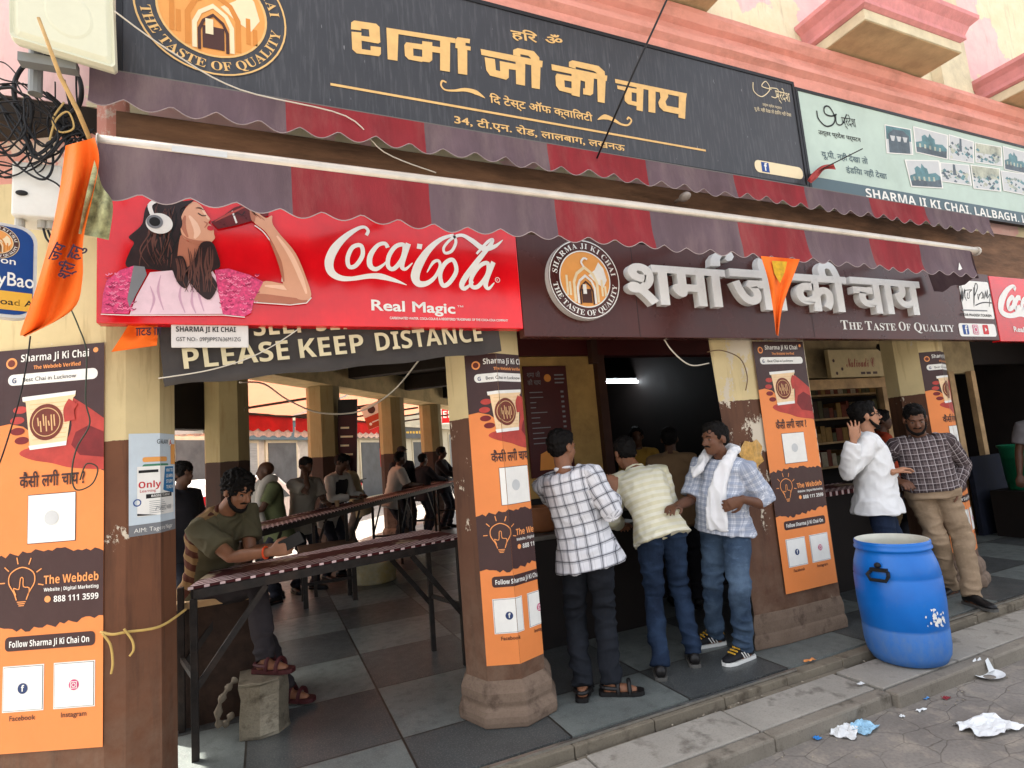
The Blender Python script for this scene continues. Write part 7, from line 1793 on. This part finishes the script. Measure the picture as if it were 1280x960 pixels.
t3_, q3 = person('man in blue checked short sleeve shirt with white towel round his neck, hand on hip', dict(
    pelvis=wpz(906, D3+.03, .89), neck=wp(906, 580, D3), head=wp(893, 549, D3-.05), face=fa3, hface=-HF*.42-RH*.9-V((0, 0, .05)), s=.975,
    ankL=ank(931, 824, .975), ankR=ank(894, 806, .975), toeL=toe(208), toeR=toe(190), wrL=wp(928, 624, D3-.25), elL=wp(968, 606, D3-.02), hdL=-RH*.7+HF*.1-V((0, 0, .25)), hupL=-HF, hsideL=V((0, 0, -1)), curlL=.5,
    wrR=wp(846, 632, D3-.12), elR=wp(862, 640, D3+.1), knL=wp(925, 745, D3-.1), knR=wp(890, 740, D3-.05)),
    dict(skin=SK2, shirt=PL3, trousers=DEN3, shoe='trainer', shoe_mat=flat('black_mesh', (28, 28, 32), .7), sole_mat=WHT, lace_mat=YEL, sleeve='short', fat=.035, moustache=True, hem=-.24, legw=1.06))
# towel round the neck
TOW = cloth('white_towel', (236, 236, 238), [], nvar=.04, weave=160)
def towel():
    mb = MB(); N_, r_, f_, u_ = q3['N'], q3['r'], q3['f'], q3['up']
    pth = [(.055, .165, -.47, .078, .009), (.06, .178, -.38, .072, .010), (.055, .172, -.26, .064, .012), (.06, .152, -.14, .052, .016), (.085, .112, -.03, .04, .024), (.09, .04, .045, .03, .034), (.06, -.055, .07, .03, .036), (0, -.085, .075, .03, .036), (-.06, -.055, .07, .03, .036), (-.09, .04, .045, .032, .034), (-.085, .11, .0, .034, .03), (-.09, .155, -.06, .045, .022), (-.14, .17, -.09, .055, .016)]
    cs = [N_-r_*a+f_*b+u_*c for a, b, c, w_, h_ in pth]; rings = []
    for i, (a, b, c, w_, h_) in enumerate(pth):
        tn = (cs[min(i+1, len(cs)-1)]-cs[max(0, i-1)]).normalized(); out = (cs[i]-(N_+u_*min(0, c))).normalized() if i not in () else f_
        out = (out-tn*out.dot(tn)).normalized(); sd = tn.cross(out)
        rings.append([cs[i]+sd*(w_*math.cos(x))+out*(h_*math.sin(x)) for x in [2*math.pi*j/20 for j in range(20)]])
    mb.loft(rings)
    t = thing('towel', 'white towel hanging round the neck of the man in blue checks', 'towel', N_)
    fuse(mb, 'towel_cloth', TOW, t, .007, 2, lambda p: .013*(1-abs(noise.noise(V((p.x*20+p.y*14, p.y*18, p.z*5)))*2.4))-.005, lambda p: (p.x, p.z, 1))
towel()
D4 = 4.72
t4_, q4 = person('man in long white shirt and glasses raising one hand, ripped navy jeans, behind the barrel', dict(
    pelvis=wpz(1094, D4, .915), neck=wp(1084, 552, D4), head=wp(1082, 520, D4), face=RH*.86-HF*.5, hface=RH*.95-HF*.3+V((0, 0, .06)), s=1.0,
    ankR=ank(1100, 775), ankL=ank(1125, 770), toeR=toe(-20), toeL=toe(0), wrR=wp(1067, 551, D4-.22), elR=wp(1050, 592, D4-.16), hdR=V((0, 0, 1))+RH*.12-HF*.1, hupR=RH*.3-HF*1.0, hsideR=RH, curlR=.16, spreadR=.34,
    wrL=wp(1116, 590, D4-.16), elL=wp(1106, 608, D4-.02), hdL=RH*.8+V((0, 0, .2)), hupL=V((0, 0, 1)), hsideL=-HF, curlL=.5),
    dict(skin=SK3, shirt=LINEN, trousers=DEN4, beard=True, moustache=True, hem=-.30, grow=.024, hair=1.04, curly=.9, fat=.01))
def glasses():
    Hd = q4['Hd']; mb = MB()
    for sg in (-1, 1): mb.tube([Hd(sg*.032+.022*math.cos(a), .092, .002+.018*math.sin(a)) for a in [2*math.pi*k/18 for k in range(18)]], .0022, 5, closed=True); mb.tube([Hd(sg*.054, .09, .006), Hd(sg*.078, .04, .008), Hd(sg*.08, -.01, .004)], .0022, 5)
    mb.tube([Hd(-.01, .094, .004), Hd(.01, .094, .004)], .0022, 5)
    tag(mb.build('glasses', BLKP), 'thin dark glasses on the face of the white shirt man', 'glasses')
glasses()
D5 = 4.86
t5_, q5 = person('man in brown plaid shirt and khaki trousers looking down, one hand in his pocket', dict(
    pelvis=wpz(1163, D5, .915), neck=wp(1150, 550, D5-.02), head=wp(1144, 524, D5-.08), face=-HF*.88-RH*.42, hface=-HF*.85-RH*.45-V((0, 0, .42)), s=1.0,
    ankL=ank(1217, 757), ankR=ank(1190, 744), toeL=toe(275), toeR=toe(200), wrL=wp(1193, 613, D5-.08), elL=wp(1218, 596, D5+.06), hdL=V((0, 0, -1))-RH*.3, hupL=-HF, hsideL=-HF,
    wrR=wp(1122, 600, D5-.02), elR=wp(1108, 596, D5+.1), knL=wp(1203, 690, D5-.1), knR=wp(1180, 688, D5-.1)),
    dict(skin=SK2, shirt=PL5, trousers=KHA, tuck=True, belt=flat('brown_belt', (56, 32, 24), .4), shoe_mat=LEA, sole_mat=flat('grey_sole', (90, 88, 84)), beard=True, moustache=True, fat=.035, legw=1.08))
# ---------------- man with the phone behind the near table
OLI = cloth('olive_polo', (112, 108, 78), [], nvar=.12)
def polo():
    k = NT('olive_polo_striped_back', .85, .15); x = k.attr('pat'); n1 = k.noise(4, 5)
    c = k.mix(k.ramp(n1, .3, .7), (76, 72, 54), (94, 88, 68)); s_ = k.stripe(x[1], .10, .5); st = k.mix(s_, (122, 96, 64), (72, 38, 28)); c = k.mix(k.math('LESS_THAN', x[2], 0), c, st)
    return k.out(c)
D6 = 3.62
pel = V((-.36, 4.36, .80))
t6_, q6 = person('curly haired man in olive polo shirt reading his phone at the near table', dict(
    pelvis=pel, neck=wp(281, 642, D6), head=wp(298, 614, D6-.04), face=RH*.9-HF*.42, hface=RH*.88-HF*.4-V((0, 0, .45)), s=.98, bow=.05,
    ankR=tc_+V((.01, .0, .385)), ankL=V((.10, 4.2, .08)), toeR=toe(-12), toeL=toe(-12), knR=V((.08, 4.05, .9)), knL=V((.15, 4.3, .75)),
    wrR=wp(338, 690, D6-.22), elR=wp(292, 716, D6-.20), hdR=RH*.95+V((0, 0, .12)), hupR=-HF*.6+V((0, 0, -.5)), hsideR=V((0, 0, 1)), curlR=.7,
    wrL=wp(345, 684, D6-.02), elL=wp(305, 705, D6+.12), hdL=RH*.9+V((0, 0, .1)), hupL=V((0, 0, -1)), hsideL=-HF),
    dict(skin=SK1, shirt=polo(), trousers=denim('dark_slacks', (46, 42, 44), (62, 56, 58)), shoe='sandal', shoe_mat=flat('maroon_strap', (66, 26, 28), .6, var=.4, scale=40), sleeve='half', hair=1.12, curly=1.7, moustache=True, beard=True, hem=-.15))
ph = q6['wr']['R']+RH*.12+V((0, 0, .03)); mb = MB(); mb.bar(ph-RH*.06-V((0, 0, .01)), ph+RH*.07+V((0, 0, .045)), .07, .009, up=HF)
tag(mb.build('phone', BLKP, None, bevel=.003), 'black phone held by the man in the olive polo', 'phone')
mb = MB(); w_ = q6['wr']['R']; d_ = (q6['wr']['R']-q6['el']['R']).normalized(); xx, yy, zz = frame_from(d_, V((0, 0, 1)))
mb.tube([w_-d_*.03+xx*.033*math.cos(a)+yy*.033*math.sin(a) for a in [2*math.pi*k/16 for k in range(16)]], .006, 6, closed=True); tag(mb.build('wrist_thread', flat('orange_thread', (206, 70, 30))), 'orange thread tied round the phone man\'s wrist', 'bracelet')
# ---------------- people further in
def stand(label, pos, face, look, arms='rest', s=.98, lean=.0, hface=None, hero=False, hp_=.0):
    f = face.normalized(); r = f.cross(V((0, 0, 1))); z = V((0, 0, 1)); p = V((pos.x, pos.y, 0))
    P = p+z*.90*s-f*lean*.3; N = p+z*1.42*s+f*lean; Hh = p+z*1.575*s+f*(lean*1.15+.03); h = (hface or f)
    J = dict(s=s, pelvis=P, neck=N, head=Hh, face=f, hface=h, ankR=p+r*.11+z*.08*s-f*.03, ankL=p-r*.11+z*.08*s+f*.05, toeR=(f+r*.25), toeL=(f-r*.25))
    if arms == 'rest': J.update(wrR=P+r*.27+f*.06-z*.08, wrL=P-r*.27+f*.06-z*.08)
    if arms == 'table': J.update(wrR=p+r*.12+f*.42+z*1.08, wrL=p-r*.12+f*.42+z*1.08)
    if arms == 'chest': J.update(wrR=p+r*.05+f*.34+z*1.18, wrL=p-r*.08+f*.34+z*1.16)
    if arms == 'face': J.update(wrR=p+r*.07+f*.2+z*1.42, wrL=p-r*.1+f*.38+z*1.06, hdR=z+f*-.2)
    return person(label, J, look, hero)
DKC = cloth('dark_cloth', (46, 44, 48)); DKT = denim('dark_trousers', (36, 36, 42), (50, 50, 58)); WSH = cloth('white_shirt_cloth', (206, 202, 194)); CRS = cloth('cream_shirt_cloth', (166, 152, 118)); GRS = cloth('green_shirt_cloth', (100, 106, 74)); PALE = cloth('pale_shirt_cloth', (158, 150, 138)); YSH = cloth('ochre_shirt_cloth', (184, 140, 60)); BRS = cloth('brown_shirt_cloth', (140, 112, 82)); RDS = cloth('rust_shirt_cloth', (170, 66, 40)); GYS = cloth('grey_tee_cloth', (112, 108, 110)); GRT = denim('grey_trousers', (88, 82, 76), (112, 104, 96))  # white, cream, green and pale shirts toned down to carry the arcade's shade
def at_t(px, t_): p = on_t(px, 600, t_); return V((p.x, p.y, 0))
SK4 = skin_mat('skin_shaded_brown', (88, 58, 42))  # skin for people further in, darkened to carry the indoor shade
lk = lambda shirt, tr=DKT, skin=SK4, **k: dict(skin=skin, shirt=shirt, trousers=tr, shoe_mat=LEA, **k)
stand('man in dark clothes standing between the corner pier and the near side pillar', at_t(226, -.45), RH*.9-HF*.2, lk(DKC, hair=1.12, curly=1.5))
pz = at_t(343, -.55)
stand('bald man in green shirt with a pale shawl leaning on the long table', pz, -RH*.8-HF*.6, lk(GRS, sleeve='half', hair=0), 'table', lean=.06, hface=-RH*.9-HF*.5, s=.96)
f_ = (-RH*.8-HF*.6).normalized(); r_ = f_.cross(V((0, 0, 1))); mb = MB(); c_ = pz+f_*.07+V((0, 0, 1.37))
for sg in (-1, 1): mb.tube(catmull([c_+r_*sg*.02-f_*.08+V((0, 0, .03)), c_+r_*sg*.08+V((0, 0, .05)), c_+r_*sg*.1+f_*.1-V((0, 0, .05)), c_+r_*sg*.09+f_*.13-V((0, 0, .3)), c_+r_*sg*.11+f_*.1-V((0, 0, .46))], 4), [.03]+[.05]*15+[.06], 10)
tag(mb.build('shawl', cloth('pale_shawl', (204, 196, 184)), None, smooth=True), 'pale shawl draped over the shoulders of the bald man at the long table', 'shawl')
stand('man in pale shirt holding a hand to his face behind the long table', at_t(376, -.6), RH*.75-HF*.5, lk(PALE, sleeve='half'), 'face', lean=.08, hface=RH*.7-HF*.5-V((0, 0, .3)), s=.97)
stand('man in white shirt and black waistcoat bending over the long table', at_t(412, -.62), RH*.85-HF*.3, lk(WSH, vest=DKC), 'table', lean=.16, hface=RH*.8-HF*.2-V((0, 0, .4)))
stand('man in cream shirt and grey trousers facing the waistcoat man', at_t(445, -.5), -RH*.8-HF*.3, lk(CRS, GRT, sleeve='half'), 'table', lean=.12, hface=-RH*.8-HF*.2-V((0, 0, .35)))
stand('man in white tee and black trousers resting an arm on the long table', at_t(490, -.62), RH*.75+HF*.4, lk(WSH, sleeve='short'), 'table', lean=.12, s=.98)
tcap, qc = stand('man in black clothes and a cap standing behind the white tee man', at_t(503, -.2), RH*.5-HF*.6, lk(DKC, hair=1.0), 'rest', s=1.05)
mb = MB(); Hd = qc['Hd']; mb.ell(Hd(0, -.01, .07), .09, .108, .07, qc['ax']); mb.ell(Hd(0, .1, .06), .07, .07, .012, qc['ax']); tag(mb.build('cap', DKC, None, smooth=True), 'black cap on the man behind the white tee man', 'cap')
stand('man in dark shirt, back half turned, near the far end of the long table', at_t(529, -.6), RH*.5+HF*.5, lk(DKC), 'table', s=.95)
stand('man in dark jacket last in the row at the far end of the long table', at_t(553, -.55), RH*.6-HF*.1, lk(DKC, hair=1.08), 'table', s=1.02)
stand('tea seller in ochre shirt standing inside the dark stall', V((oy(797, 560, 5.7).x, 5.7, 0)), -HF*.9-RH*.2, lk(YSH), 'chest', s=.99)
stand('customer in brown shirt at the stall counter, half hidden behind the towel man', V((oy(838, 600, 4.32).x, 4.28, 0)), HF*.9+RH*.3, lk(BRS), 'table', s=.95, lean=.08)
stand('person in rust red shirt half hidden behind the white shirt man', V((oy(1104, 560, 4.25).x, 4.25, 0)), -HF*.3+RH*.7, lk(RDS, hair=1.1), 'rest', s=.96)
stand('person in grey tee cut by the right picture edge', V((oy(1318, 600, 3.3).x, 3.3, 0)), -HF*.6-RH*.5, lk(GYS, sleeve='half'), 'rest', s=.97)
